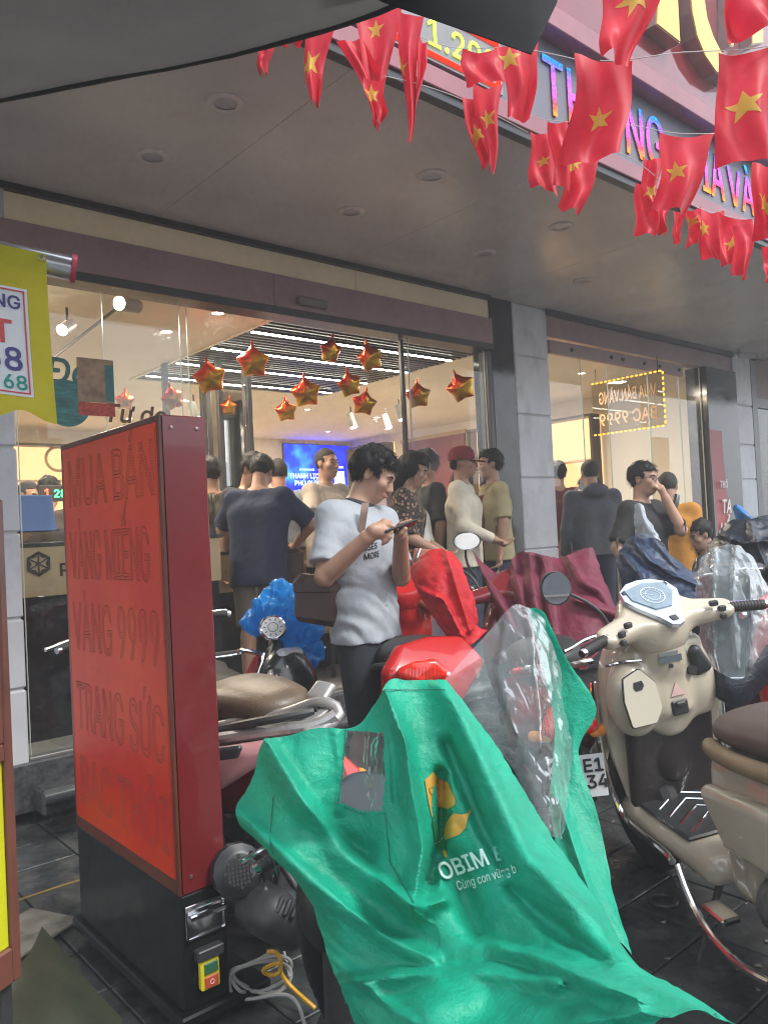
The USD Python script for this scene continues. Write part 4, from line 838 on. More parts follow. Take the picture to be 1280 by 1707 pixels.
# ================================================================ red stand banner, right
a0 = PZ(1188, 712, 2.16); bp = A([7.55, 3.9, 0])
def rb(px, py): return PX(px, py, 7.9)
tl, tr, bl, br = P(1184, 712, 8.3), P(1202, 720, 8.5), P(1187, 900, 8.3), P(1214, 900, 8.5)
T = Thing('stand_banner', 'red stand-up banner with white lettering at the dark pier on the right', 'banner', (bl + br) / 2 * A([1, 1, 0]))
wv = unit((tr - tl) * A([1, 1, 0])); H_ = 2.25; W_ = 0.34; base = tl * A([1, 1, 0])
nrm = unit(np.cross(wv, [0, 0, 1.0])); nrm = nrm if nrm @ (EYE - tl) > 0 else -nrm
U, V = np.meshgrid(np.linspace(0, W_, 10), np.linspace(0.08, tl[2] - 0.02, 20))
g = base + U[..., None] * wv + V[..., None] * A([0, 0, 1]) + nrm * (0.02 * np.sin(V * 2))[..., None]
T.part('cloth', grid(g), mat('banner_red', (0.32, 0.03, 0.035), rough=0.5, var=0.1), smooth=60)
T.part('pole', tube([base - wv * 0.03 - nrm * 0.02, base - wv * 0.0 - nrm * 0.02 + A([0, 0, tl[2] + 0.05])], 0.008, 6), M_dark)
T.part('base', box(base + wv * W_ / 2 + A([0, 0, 0.035]), (0.38, 0.16, 0.07), 0.01, m=frame4((0, 0, 0), wv, nrm)), M_dark)
M_bw = mat('banner_white', (0.72, 0.66, 0.64), rough=0.5)
for s, z, h, xo in [('THÔ', 1.60, 0.07, 0.09), ('TẠ', 1.33, 0.14, 0.10), ('HẾT', 1.08, 0.14, 0.02), ('VÀ', 0.80, 0.13, 0.06)]:
    T.part('lettering', text(s, h, base + wv * xo + A([0, 0, z]) + nrm * 0.028, wv, (0, 0, 1), 0.002, shear=0.2), M_bw, smooth=False)

# ================================================================ across the street (seen in glass, chrome and mirrors)
M_b = [mat(f'house_wall_{i}', c, rough=0.8, var=0.1, vs=1) for i, c in enumerate([(0.55, 0.5, 0.42), (0.42, 0.45, 0.48), (0.6, 0.58, 0.55), (0.5, 0.38, 0.3)])]
M_hw = mat('house_window', (0.04, 0.05, 0.06), rough=0.1); M_hs = mat('house_signred', (0.5, 0.05, 0.03), rough=0.4)
hx = -20.0
for i, (w, h) in enumerate([(6, 9), (5, 7), (7, 10), (4.5, 7), (6, 4.6), (5.5, 3.9), (6, 4.4), (7, 9)]):
    T = Thing('town_house', ['wide cream house at the far left across the street', 'low blue-grey house across the street', 'pale tall house across the street', 'narrow brown house across the street', 'low cream house facing the shop window', 'lowest grey house facing the shop door', 'low white house facing the right pillar', 'tan house at the far right across the street'][i], 'house', (hx + w / 2, -16, 0), group='houses across the street')
    T.part('wall', bx((hx, -22, 0), (hx + w - 0.05, -16, h)), M_b[i % 4], smooth=False)
    for fl_ in range(int((h - 4) // 3.2) + 1):
        for k in range(2): T.part('window', bx((hx + 0.7 + k * w / 2, -16.02, 4.2 + fl_ * 3.2), (hx + 0.7 + k * w / 2 + 1.5, -15.97, 5.9 + fl_ * 3.2)), M_hw, smooth=False)
    T.part('shop_sign', bx((hx + 0.3, -16.2, 2.9), (hx + w - 0.4, -15.98, 3.7)), M_hs if i % 2 else M_b[2], smooth=False)
    T.part('shop_opening', bx((hx + 0.4, -16.03, 0.05), (hx + w - 0.5, -15.96, 2.8)), M_hw, smooth=False)
    hx += w

# ================================================================ the neighbouring shop beyond the last pillar
N = Thing('neighbour_shop', 'dim neighbouring shop front at the right edge beyond the last white pillar', 'shop', (12.5, 4.35, 0))
N.part('frame', join([bx((9.83, 4.28, 0.0), (9.97, 4.36, 3.2)), bx((12.9, 4.28, 0), (13.1, 4.36, 3.2)), bx((9.971, 4.28, 2.62), (12.899, 4.36, 2.74))]), mat('frame_grey', (0.10, 0.11, 0.12), rough=0.4), smooth=False)
N.part('glass', bx((9.972, 4.31, 0.12), (12.898, 4.32, 2.619)), M_glass, smooth=False)
N.part('lintel', bx((9.971, 4.28, 2.741), (12.899, 4.40, 3.23)), mat('lintel_brown', (0.14, 0.06, 0.045), rough=0.5), smooth=False)
N.part('wall', join([bx((9.9, 5.9, 0), (16, 6.0, 3.2)), bx((13.1, 4.3, 0), (20, 4.5, 3.2)), bx((9.83, 4.4, 3.2), (16, 6.0, 3.3))]), mat('dim_wall', (0.16, 0.15, 0.12), rough=0.7, var=0.3, vs=2), smooth=False)
N.part('floor', bx((9.83, 4.37, 0.0), (16, 5.89, 0.12)), M_gran, smooth=False)
for i, (x, z, r, c) in enumerate([(10.25, 2.02, 0.16, (0.30, 0.06, 0.03)), (10.5, 1.75, 0.2, (0.25, 0.1, 0.05)), (10.3, 1.45, 0.15, (0.05, 0.10, 0.28)), (10.6, 1.2, 0.22, (0.16, 0.10, 0.05)), (10.35, 0.8, 0.2, (0.05, 0.12, 0.06))]):
    b_ = ball((0, 0, 0), (r, r * 0.8, r * 0.9), 2); v = b_[0] * (1 + 0.35 * noise3(b_[0], 9, i))[:, None]
    solo('hanging_goods', (v + A([x, 4.75, z]), b_[1]), mat(f'goods_{i}', c, rough=0.6, var=0.4, vs=12), label=['red-brown bundle, topmost of the goods behind the far right glass', 'brown bundle, second from the top behind the far right glass', 'blue bundle in the middle behind the far right glass', 'large tan bundle below the blue one behind the far right glass', 'green bundle, lowest behind the far right glass'][i], cat='goods')
q = PY(1238, 590, 4.15)
T = Thing('security_camera', 'small pale security camera under the soffit beside the last pillar', 'camera', q); T.part('body', tube([q + A([0.0, 0.05, 0]), q + A([0.10, -0.10, -0.03])], 0.035, 14), M_white); T.part('lens', tube([q + A([0.101, -0.101, -0.03]), q + A([0.106, -0.109, -0.032])], 0.024, 12), M_dark); T.part('bracket', tube([q + A([0.0, 0.05, 0.02]), q + A([0, 0.10, 0.08])], 0.012, 8), M_white)
# ================================================================ people
M_skin = mat('skin', (0.40, 0.235, 0.16), rough=0.45, var=0.07, vs=14, bump=0.12, bs=160, spec=0.4)
M_skin2 = mat('skin_tan', (0.33, 0.185, 0.12), rough=0.45, var=0.08, vs=14, spec=0.4)
M_hair = mat('black_hair', (0.012, 0.011, 0.011), rough=0.55, spec=0.25, var=0.3, vs=40, bump=1.0, bs=130, stretch=(1, 1, 0.35))
M_hairg = mat('cropped_hair', (0.03, 0.027, 0.025), rough=0.75, var=0.3, vs=60, bump=0.6, bs=300)
M_eye = mat('eye_dark', (0.01, 0.008, 0.007), rough=0.15); M_lip = mat('lips', (0.34, 0.14, 0.11), rough=0.45, var=0.05)
def fabric(name, c, **k):
    a = dict(rough=0.85, var=0.08, vs=9, bump=0.35, bs=260); a.update(k); return mat(name, c, **a)
def rotz(a): c, s = math.cos(a), math.sin(a); return A([[c, -s, 0], [s, c, 0], [0, 0, 1.0]])
def roty(a): c, s = math.cos(a), math.sin(a); return A([[c, 0, s], [0, 1, 0], [-s, 0, c]])   # positive: nods forward
def rotx(a): c, s = math.cos(a), math.sin(a); return A([[1, 0, 0], [0, c, -s], [0, s, c]])
def ik(a, b, l1, l2, hint):
    a, b = A(a, float), A(b, float); d = b - a; L = np.linalg.norm(d)
    if L > (l1 + l2) * 0.999: b = a + d / L * (l1 + l2) * 0.999; d = b - a; L = np.linalg.norm(d)
    x = (l1 * l1 - l2 * l2 + L * L) / (2 * L); h = math.sqrt(max(l1 * l1 - x * x, 0)); u = d / L; w = A(hint, float) - u * (A(hint, float) @ u); w /= np.linalg.norm(w)
    return a + u * x + w * h, b
class Man: pass
def person(label, pos, yaw, H=1.72, lean=0.0, hyaw=0.0, hpitch=0.0, hroll=0.0, wr=None, wl=None, elr=None, ell=None, sit=False, hd=0.011, detail=False, shirt=None, sleeve=0.55, longs=False,
           pants=None, shorts=False, shoes=None, hair='short', skin=None, hem=0.80, glasses=False, cap=None, collar=None, hood=False, group=None, joints=None, build=1.0, dress=None, hands=None, cut=None):
    """A standing figure: joints from the pose, then one body surface with clothes, hair and shoes as its children."""
    skin = skin or M_skin; k = H / 1.72; R = rotz(yaw); o = A(pos, float)
    def W(p): return o + R @ (A(p, float) * k)
    pel = A([0, 0, 0.92]) if not sit else A([0, 0, 0.55]); Rl = roty(lean)
    def U(p): return W(pel + Rl @ (A(p, float) - A([0, 0, 0.92])))        # upper body, leaning about the hips
    J = Man(); J.hip = {s: W(pel + A([0, 0.085 * s, -0.02])) for s in (1, -1)}
    J.sh = {s: U((0.0, 0.175 * s * build, 1.385)) for s in (1, -1)}; J.neck = U((0.0, 0, 1.44)); J.chest = U((0.01, 0, 1.25))
    Rh = R @ rotz(hyaw) @ roty(lean * 0.4 + hpitch) @ rotx(hroll); J.head = J.neck + R @ rotz(hyaw * 0.5) @ roty(lean * 0.6 + hpitch * 0.6) @ A([0.025, 0, 0.155]) * k
    J.kn, J.an = {}, {}
    for s in (1, -1):
        J.an[s] = W((0.02 if s > 0 else -0.03, 0.11 * s, 0.085)); J.kn[s] = W((0.04, 0.10 * s, 0.49))
        if sit: J.kn[s] = W((0.40, 0.12 * s, 0.52)); J.an[s] = W((0.36, 0.12 * s, 0.085))
    J.el, J.wr = {}, {}
    for s, w_, e_ in ((1, wl, ell), (-1, wr, elr)):
        t = U(w_) if w_ is not None else U((0.06, 0.27 * s, 0.86)); h = R @ A(e_ if e_ is not None else (-0.6, 0.5 * s, -0.5))
        J.el[s], J.wr[s] = ik(J.sh[s], t, 0.285 * k, 0.255 * k, h)
    if joints:
        for key, val in joints.items():
            if isinstance(val, dict): getattr(J, key).update(val)
            else: setattr(J, key, val)
    up = R @ Rl @ A([0, 0, 1.0]); fw = R @ Rl @ A([1.0, 0, 0]); lf = R @ A([0, 1.0, 0])
    allp = A([J.head + A([0, 0, 0.16 * k]), J.head, *J.hip.values(), *J.sh.values(), *J.kn.values(), *J.an.values(), *J.el.values(), *J.wr.values()])
    lo, hi = allp.min(0) - 0.24, allp.max(0) + 0.22; lo[2] = max(lo[2], o[2] - 0.02)
    T = Thing('person', label, 'person', o, rz=yaw, group=group)
    # ---- body
    f = Field(lo, hi, hd); ks = 0.035 * k
    f.cap(J.neck - up * 0.03, J.head + Rh @ A([-0.02, 0, -0.05]) * k, 0.058 * k, 0.052 * k, ks)
    f.cap(J.sh[1], J.sh[-1], 0.045 * k, k=ks); f.cap(J.neck - up * 0.03, J.sh[1], 0.045 * k, 0.035 * k, ks); f.cap(J.neck - up * 0.03, J.sh[-1], 0.045 * k, 0.035 * k, ks)
    mh = (J.hip[1] + J.hip[-1]) / 2
    for s in (1, -1):
        f.cap(J.chest + lf * 0.07 * s, mh + lf * 0.06 * s + up * 0.06, 0.07 * k, 0.07 * k, ks)
        lr = 1.0 if shorts or pants is None else 0.72
        f.cap(J.hip[s], J.kn[s], 0.075 * k * lr, 0.052 * k * lr, ks); f.cap(J.kn[s], J.an[s], 0.052 * k * lr, 0.036 * k, ks)
        f.cap(J.kn[s] + (J.an[s] - J.kn[s]) * 0.25 - fw * 0.02, J.an[s], 0.05 * k * lr, 0.032 * k, ks)
        f.cap(J.sh[s], J.el[s], 0.047 * k, 0.039 * k, 0.02); f.cap(J.el[s], J.wr[s], 0.041 * k, 0.026 * k, 0.02)
        f.cap(J.el[s] + (J.wr[s] - J.el[s]) * 0.2, J.wr[s], 0.038 * k, 0.025 * k, 0.02)
    # hands
    if hands is None or isinstance(hands, str):
        for s in (1, -1):
            d = unit(J.wr[s] - J.el[s]); n0 = unit(np.cross(d, lf if abs(d @ lf) < 0.8 else up)); side = np.cross(n0, d)
            pw = J.wr[s] + d * 0.05 * k
            f.cap(J.wr[s], pw + d * 0.03 * k, 0.024 * k, 0.027 * k, 0.015)
            for q in range(4):
                b_ = pw + d * 0.03 * k + side * (q - 1.5) * 0.019 * k; L_ = (0.052, 0.06, 0.056, 0.044)[q] * k
                f.cap(b_, b_ + (d * 0.8 + n0 * 0.5) * L_ * 0.6, 0.0105 * k, 0.0095 * k, 0.006); f.cap(b_ + (d * 0.8 + n0 * 0.5) * L_ * 0.6, b_ + (d * 0.9 + n0 * 1.2) * L_, 0.0095 * k, 0.0085 * k, 0.004)
            f.cap(J.wr[s] + d * 0.02 * k + side * 0.02 * s, J.wr[s] + d * 0.06 * k + side * 0.045 * s * k + n0 * 0.015, 0.012 * k, 0.010 * k, 0.01)
    else:
        for (a, b, ra, rb, kk) in hands(J, f): f.cap(a, b, ra, rb, kk)
    # head, in its own frame
    def Hp(p): return J.head + Rh @ (A(p, float) * k)
    def he(c, r, kk=0.02, how='u'): f.ell(Hp(c), A(r) * k, kk * k, how, R=Rh)
    he((-0.012, 0, 0.035), (0.094, 0.074, 0.088), 0.02); he((0.03, 0, -0.03), (0.062, 0.058, 0.078), 0.03); he((0.052, 0, -0.085), (0.032, 0.032, 0.024), 0.03)
    f.cap(Hp((0.085, 0, 0.015)), Hp((0.104, 0, -0.028)), 0.008 * k, 0.0135 * k, 0.012); he((0.098, 0.011, -0.032), (0.009, 0.008, 0.007), 0.006); he((0.098, -0.011, -0.032), (0.009, 0.008, 0.007), 0.006)
    f.cap(Hp((0.076, 0.04, 0.028)), Hp((0.084, 0, 0.026)), 0.010 * k, k=0.012); f.cap(Hp((0.076, -0.04, 0.028)), Hp((0.084, 0, 0.026)), 0.010 * k, k=0.012)
    for s in (1, -1):
        he((0.094, 0.031 * s, 0.006), (0.014, 0.018, 0.011), 0.010, 'c'); he((0.074, 0.031 * s, 0.005), (0.013, 0.014, 0.011), 0.004)
        he((0.062, 0.045 * s, -0.018), (0.022, 0.02, 0.02), 0.02)
        he((-0.008, 0.073 * s, 0.0), (0.020, 0.009, 0.032), 0.008); he((0.0, 0.082 * s, 0.002), (0.010, 0.005, 0.018), 0.004, 'c')
    he((0.090, 0, -0.055), (0.013, 0.024, 0.007), 0.006); he((0.088, 0, -0.068), (0.012, 0.02, 0.008), 0.006); he((0.106, 0, -0.0605), (0.016, 0.026, 0.0025), 0.004, 'c')
    if cut is not None: f.half(*cut)
    T.part('body', f.mesh(), skin, smooth=True)
    hdx = min(hd, 0.008)
    for s in (1, -1):
        me = ball((0, 0, 0), (0.010 * k, 0.0125 * k, 0.0055 * k if hpitch < 0.3 else 0.004 * k), 1); T.part('eye', (me[0] @ Rh.T + Hp((0.081, 0.031 * s, 0.004)), me[1]), M_eye)
        T.part('eyebrow', tube([Hp((0.079, 0.054 * s, 0.028)), Hp((0.089, 0.038 * s, 0.033)), Hp((0.093, 0.016 * s, 0.029))], [0.002, 0.0038, 0.003], 6), M_hair)
    T.part('lips', tube([Hp((0.089, 0.022, -0.062)), Hp((0.1005, 0.01, -0.060)), Hp((0.1025, 0, -0.0605)), Hp((0.1005, -0.01, -0.060)), Hp((0.089, -0.022, -0.062))], [0.002, 0.0052, 0.0056, 0.0052, 0.002], 8), M_lip)
    # ---- hair
    if hair and cap is None:
        g = Field(J.head - 0.19 * k, J.head + 0.19 * k, 0.006 if detail else 0.009); th = {'short': 0.016, 'crop': 0.005, 'long': 0.020, 'full': 0.015}[hair]
        def hf(X):
            q = (X - A(J.head, np.float32)) @ A(Rh, np.float32) / k
            r = A([0.094 + th, 0.075 + th * 0.8, 0.090 + th], np.float32); c = q - A([-0.014, 0, 0.036], np.float32); kk0 = np.linalg.norm(c / r, axis=-1); d = (kk0 - 1) * 0.09
            n = (meshkit.noise(q * A([70, 70, 30]), 3) - 0.5) * (0.012 if th > 0.01 else 0.003) + (meshkit.noise(q * 28, 5) - 0.5) * (0.012 if th > 0.01 else 0.0); d = d + n
            line = 0.074 - np.abs(q[..., 1]) * 0.25 + (meshkit.noise(q * A([10, 60, 10]), 8) - 0.5) * 0.02   # the fringe
            face = np.minimum(q[..., 0] - 0.036 + 0.012 * (q[..., 2] > 0.045), line - q[..., 2]); d = np.maximum(d, face)
            low = (-0.018 - 0.055 * (q[..., 0] < -0.03) + 0.026 * (q[..., 0] > 0.008)) if hair != 'long' else -0.16
            d = np.maximum(d, low - q[..., 2]); ear = np.maximum(np.abs(q[..., 0] + 0.006) - 0.02, np.maximum(q[..., 2] - 0.022, 0.055 - np.abs(q[..., 1])))
            if hair != 'long': d = np.maximum(d, -ear)
            return (d * k).astype(np.float32)
        g.add(hf, J.head - 0.19 * k, J.head + 0.19 * k)
        if hair == 'long': g.cap(Hp((-0.06, 0, 0.0)), Hp((-0.075, 0, -0.16)), 0.085 * k, 0.06 * k, 0.03)
        hm = g.mesh(); T.part('hair', hm, M_hair if th > 0.01 else M_hairg, smooth=True)
        if th > 0.01:
            hr = np.random.default_rng(int(abs(J.head[0] * 1000))); nst = 3000 if detail else 420; hn = vnormals(*hm); ii = hr.integers(len(hm[0]), size=nst); b0, n0_ = hm[0][ii], hn[ii]
            qh = (b0 - J.head) @ Rh / k; comb = (np.c_[0.9 * np.ones(nst), 0.35 * np.sign(qh[:, 1]) * np.abs(qh[:, 1]) / 0.07, np.where(qh[:, 2] > 0.08, 0.05, -0.9)] + hr.normal(0, 0.35, (nst, 3))); comb[qh[:, 0] < -0.05] = A([-0.25, 0, -1.0]) + hr.normal(0, 0.35, ((qh[:, 0] < -0.05).sum(), 3))
            comb = comb / np.linalg.norm(comb, axis=1, keepdims=True) @ Rh.T; L_ = hr.uniform(0.014, 0.034, (nst, 1)) * (0.36 if detail else 0.6) * (1.6 if hair == 'long' else 1.0); w1_ = hr.uniform(0.05, 0.28, (nst, 1))
            pts_ = np.stack([b0 - n0_ * 0.003, b0 + (n0_ * w1_ + comb * 0.7) * L_ * 0.5, b0 + (n0_ * w1_ * 0.7 + comb * 1.3) * L_ * 0.8 - A([0, 0, 0.12]) * L_, b0 + (n0_ * w1_ * 0.5 + comb * 1.7) * L_ - A([0, 0, 0.3]) * L_], 1)
            pl_ = (pts_.reshape(-1, 3) @ T.inv[:3, :3].T + T.inv[:3, 3]).astype(np.float32); cp = numbered(T.path, 'hair_strands'); cv = UsdGeom.BasisCurves.Define(stage, cp); cv.CreateTypeAttr('linear'); cv.CreatePointsAttr(Vt.Vec3fArray.FromNumpy(pl_)); cv.CreateCurveVertexCountsAttr(Vt.IntArray.FromNumpy(np.full(nst, 4, np.int32)))
            cv.CreateWidthsAttr(Vt.FloatArray.FromNumpy(np.tile(A([0.0022, 0.0020, 0.0015, 0.0006], np.float32), nst))); cv.SetWidthsInterpolation('vertex'); UsdShade.MaterialBindingAPI.Apply(cv.GetPrim()).Bind(M_hair); setd(cv.GetPrim(), kind='stuff')
    if cap is not None:
        c = T.part('cap', join([tf(lathe([(0.101, 0.02), (0.103, 0.05), (0.096, 0.085), (0.07, 0.118), (0.03, 0.130), (0, 0.132)], 24), frame4(Hp((-0.012, 0, 0)), Rh @ A([1.0, 0, 0]), Rh @ A([0, 1.0, 0]))), tf(bx((0.06, -0.07, 0.022), (0.165, 0.07, 0.028), 0.003), frame4(Hp((0, 0, 0)), Rh @ unit([1, 0, -0.15]), Rh @ A([0, 1.0, 0])))]), cap)
        T.part('hair', join([hullof([(Hp((-0.07, 0.04, -0.02)), 0.03), (Hp((-0.07, -0.04, -0.02)), 0.03), (Hp((-0.06, 0.05, 0.03)), 0.03), (Hp((-0.06, -0.05, 0.03)), 0.03)])]), M_hair)
    if glasses:
        gl = []
        for s in (1, -1):
            gl.append(tube([Hp((0.104, 0.034 * s + 0.023 * math.cos(a), 0.004 + 0.019 * math.sin(a))) for a in np.linspace(0, 2 * PI, 17)], 0.0022, 5)); gl.append(tube([Hp((0.102, 0.057 * s, 0.010)), Hp((0.04, 0.078 * s, 0.012)), Hp((-0.015, 0.083 * s, 0.008))], 0.002, 5))
        gl.append(tube([Hp((0.106, 0.011, 0.008)), Hp((0.108, 0, 0.010)), Hp((0.106, -0.011, 0.008))], 0.0022, 5)); T.part('glasses', join(gl), M_dark)
    # ---- shirt
    if shirt is not None:
        off = 0.016 * k; g = Field(lo, hi, max(hd, 0.007) if detail else 0.012)
        top = J.neck - up * 0.035; hemo = mh + up * (hem - 0.90) * k
        for s in (1, -1):
            g.cap(J.chest + lf * 0.075 * s * build + fw * 0.005, mh + lf * 0.075 * s - up * 0.12, 0.100 * k * build + off, 0.108 * k + off * 1.3, 0.06)
            g.cap(J.neck - up * 0.05, J.sh[s] - up * 0.005, 0.042 * k + off, 0.046 * k + off, 0.05)
        g.cap(J.chest + lf * 0.1, J.chest - lf * 0.1, 0.098 * k + off, k=0.06)
        g.half(hemo, -up, 0.004)
        for s in (1, -1):
            if longs:
                g.cap(J.sh[s], J.el[s], 0.055 * k + off * 0.7, 0.046 * k + off * 0.8, 0.04); g.cap(J.el[s], J.el[s] + (J.wr[s] - J.el[s]) * 0.96, 0.046 * k + off * 0.8, 0.030 * k + off * 0.7, 0.02, cut=0.0)
            else: g.cap(J.sh[s] + (J.sh[-s] - J.sh[s]) * 0.05, J.sh[s] + (J.el[s] - J.sh[s]) * sleeve / 0.62, 0.052 * k + off * 0.6, 0.058 * k + off * 1.0, 0.035, cut=0.0)
        if hood: g.ell(J.neck - fw * 0.075 + up * 0.0, (0.075, 0.12, 0.07), 0.03, R=R)
        else: g.ell(J.neck + up * 0.05 + fw * 0.025, A([0.085, 0.075, 0.062]) * k, 0.006, 'c', R=R)
        if collar is not None:
            cf = Field(lo, hi, g.h); cf.v = g.v - 0.004
            el_ = Field(lo, hi, g.h); el_.ell(J.neck + up * 0.045 + fw * 0.03, A([0.108, 0.096, 0.085]) * k, R=R); cf.v = np.maximum(cf.v, el_.v); T.part('collar', cf.mesh(2), collar, smooth=True)
        v, fc = g.mesh(1); n = vnormals(v, fc); q = (v - o) @ R
        w = 0.010 * noise3(q * A([1, 1, 0.35]) + A([0, 0, 0.9]) * q[:, [1]] * 0.8, 11, 3) + 0.006 * noise3(q + q[:, [2, 0, 1]] * 0.5, 26, 4)
        if detail:  # folds pulled from the elbow and the bag strap
            w = w + 0.006 * np.sin((q[:, 2] * 1.2 + q[:, 1] * 0.9 + 0.25 * q[:, 0]) * 55 + 7 * noise3(q, 6, 9)) * np.clip((1.25 - q[:, 2]) * 3, 0.15, 1) * np.clip(0.6 + noise3(q, 5, 4) * 3, 0, 1) - 0.014 * np.exp(-((q[:, 2] - 1.0 + 0.5 * q[:, 1]) / 0.02) ** 2) * (q[:, 1] < 0)
        T.part('shirt', (v + n * w[:, None], fc), shirt, smooth=True); J.shirt = v + n * w[:, None]
    if dress is not None: pass
    # ---- trousers or shorts
    if pants is not None:
        g = Field(A([lo[0], lo[1], lo[2]]), A([hi[0], hi[1], mh[2] + 0.25]), 0.012 if not detail else 0.009)
        g.cap(mh + up * 0.10 + lf * 0.05, mh + up * 0.10 - lf * 0.05, 0.10 * k, k=0.03)
        for s in (1, -1):
            g.cap(mh + up * 0.08 + lf * 0.06 * s, J.hip[s], 0.105 * k, 0.11 * k, 0.03)
            if shorts: g.cap(J.hip[s], J.hip[s] + (J.kn[s] - J.hip[s]) * 1.04, 0.108 * k, 0.088 * k, 0.02, cut=0.0)
            else:
                g.cap(J.hip[s], J.kn[s], 0.104 * k, 0.072 * k, 0.02); g.cap(J.kn[s], J.kn[s] + (J.an[s] - J.kn[s]) * 1.0, 0.072 * k, 0.058 * k, 0.02)
        g.half(mh + up * ((hem - 0.90) * k + 0.025 if shirt is not None else 0.16), up)
        v, fc = g.mesh(1); n = vnormals(v, fc); T.part('shorts' if shorts else 'trousers', (v + n * (0.010 * noise3(v * A([1, 1, 0.5]), 12, 6))[:, None], fc), pants, smooth=True)
    if shoes is not None:
        for s in (1, -1):
            c = J.an[s]; T.part('shoe', hullof([(c + R @ A([0.13, 0.008 * s, -0.048]), 0.034), (c + R @ A([0.10, -0.02 * s, -0.05]), 0.034), (c + R @ A([-0.05, 0, -0.045]), 0.038), (c + R @ A([0.04, 0, -0.02]), 0.042), (c + R @ A([-0.03, 0, -0.015]), 0.036)]), shoes)
    return T, J, Hp
D = math.radians
def at_floor(px, py, z): return PZ(px, py, z)
def stand(px, t, z):   # a spot on the floor below a column of the picture at depth t
    q = P(px, 800, t); return A([q[0], q[1], z])
toward = math.atan2(-CD[1], -CD[0]); away = math.atan2(CD[1], CD[0]); right = away - PI / 2; left = away + PI / 2

# the man in the grey T-shirt, reading his phone
M_tee = fabric('grey_tee', (0.33, 0.36, 0.39), var=0.06); M_navy_d = fabric('dark_shorts', (0.016, 0.022, 0.028)); M_rib = fabric('dark_rib', (0.03, 0.033, 0.045))
yawm = right - D(26); tm = 3.6
nk = P(596, 834, 3.60); hd0 = P(622, 792, 3.60)
shR, shL = P(549, 858, 3.47), P(641, 868, 3.70); elR = P(541, 962, 3.36); wrR = P(612, 896, 3.27); elL = P(668, 962, 3.62); wrL = P(668, 898, 3.36)
ph_c = P(664, 880, 3.27); ph_r = unit(P(690, 872, 3.27) - P(642, 888, 3.27)); 
def mainhands(J, f):
    out = []
    def chain(pts, rs, kk=0.006):
        for a, b, ra, rb in zip(pts[:-1], pts[1:], rs[:-1], rs[1:]): out.append((A(a), A(b), ra, rb, kk))
    pr, pl = J.wr[-1], J.wr[1]
    # right hand: palm, index finger tapping the screen, three fingers half curled, thumb below
    pal = P(630, 884, 3.265); out.append((pr, pal, 0.027, 0.031, 0.015)); out.append((P(622, 884, 3.255), P(640, 890, 3.275), 0.028, 0.024, 0.012))
    chain([P(636, 874, 3.27), P(652, 876, 3.265), P(662, 881, 3.262)], [0.0105, 0.0095, 0.0085])
    chain([P(638, 880, 3.262), P(652, 886, 3.255), P(648, 896, 3.258)], [0.0105, 0.0098, 0.009])
    chain([P(638, 888, 3.262), P(650, 895, 3.252), P(644, 902, 3.258)], [0.0105, 0.0095, 0.009])
    chain([P(634, 895, 3.265), P(644, 902, 3.258), P(638, 907, 3.262)], [0.0095, 0.0088, 0.008])
    chain([P(626, 876, 3.29), P(640, 868, 3.285), P(652, 872, 3.28)], [0.012, 0.0105, 0.0095])
    # left hand under the phone: palm, four fingers up the far edge, thumb on the near edge
    pal2 = P(668, 890, 3.315); out.append((pl, pal2, 0.026, 0.030, 0.015))
    for q in range(4):
        b0 = P(661 + q * 6.5, 886 - q * 2.0, 3.335); chain([b0, P(664 + q * 6.5, 877 - q * 2.0, 3.33), P(666 + q * 6.0, 873 - q * 1.8, 3.305)], [0.0105, 0.0098, 0.0085])
    chain([P(664, 896, 3.29), P(670, 889, 3.262), P(676, 881, 3.255)], [0.012, 0.0105, 0.009])
    return out
T, J, Hp = person('man in a grey T-shirt with dark collar looking down at his phone', stand(598, 3.62, 0.0), yawm, H=1.73, hyaw=D(16), hpitch=D(30), hd=0.0065, detail=True, shirt=M_tee, sleeve=0.50, pants=M_navy_d, shorts=True, shoes=M_dark, hem=0.84, collar=M_rib, hair='full', hands=mainhands,
    joints=dict(neck=nk, head=hd0, sh={-1: shR, 1: shL}, el={-1: elR, 1: elL}, wr={-1: wrR, 1: wrL}, chest=P(597, 900, 3.60)))
main_T, main_J = T, J
fwm = unit(A([math.cos(yawm), math.sin(yawm), 0])); lfm = A([-fwm[1], fwm[0], 0])
# lettering on the chest, laid on the cloth
from scipy.interpolate import griddata as _gd
def onshirt(s_, h, o, xd, nd, V):
    """Lettering that follows the cloth: o the lower left corner, xd the reading direction, nd out of the cloth."""
    xd = unit(xd); nd = unit(nd - xd * (nd @ xd)); yd = np.cross(nd, xd); q = (V - o) @ np.stack([xd, yd, nd], 1)
    q = q[(q[:, 0] > -0.08) & (q[:, 0] < 0.3) & (np.abs(q[:, 1]) < 0.14)]; q = q[q[:, 2] > np.median(q[:, 2])]
    t = meshkit.text_mesh(s_, h, 0.001, True); m_ = trimesh.Trimesh(t.vertices, t.faces, process=True).subdivide_to_size(0.012); v, f = np.array(m_.vertices), np.array(m_.faces)
    d = _gd(q[:, :2], q[:, 2], v[:, :2], method='linear', fill_value=float(np.median(q[:, 2])))
    return (o + v[:, :1] * xd + v[:, 1:2] * yd + (d + 0.002)[:, None] * nd, f)
nd_ = unit(unit(A([math.cos(yawm), math.sin(yawm), 0])) * 0.75 - unit(CD * A([1, 1, 0])) * 0.65); xd_ = unit(np.cross([0, 0, 1.0], nd_)) + A([0, 0, 0.10])
M_prt = mat('tee_print', (0.05, 0.052, 0.06), rough=0.8)
for s_, px_t in (('SSES', (606, 919)), ('MORE', (610, 934))):
    main_T.part('lettering', onshirt(s_, 0.0265, P(*px_t, 3.40), xd_, nd_, main_J.shirt), M_prt, smooth=60)
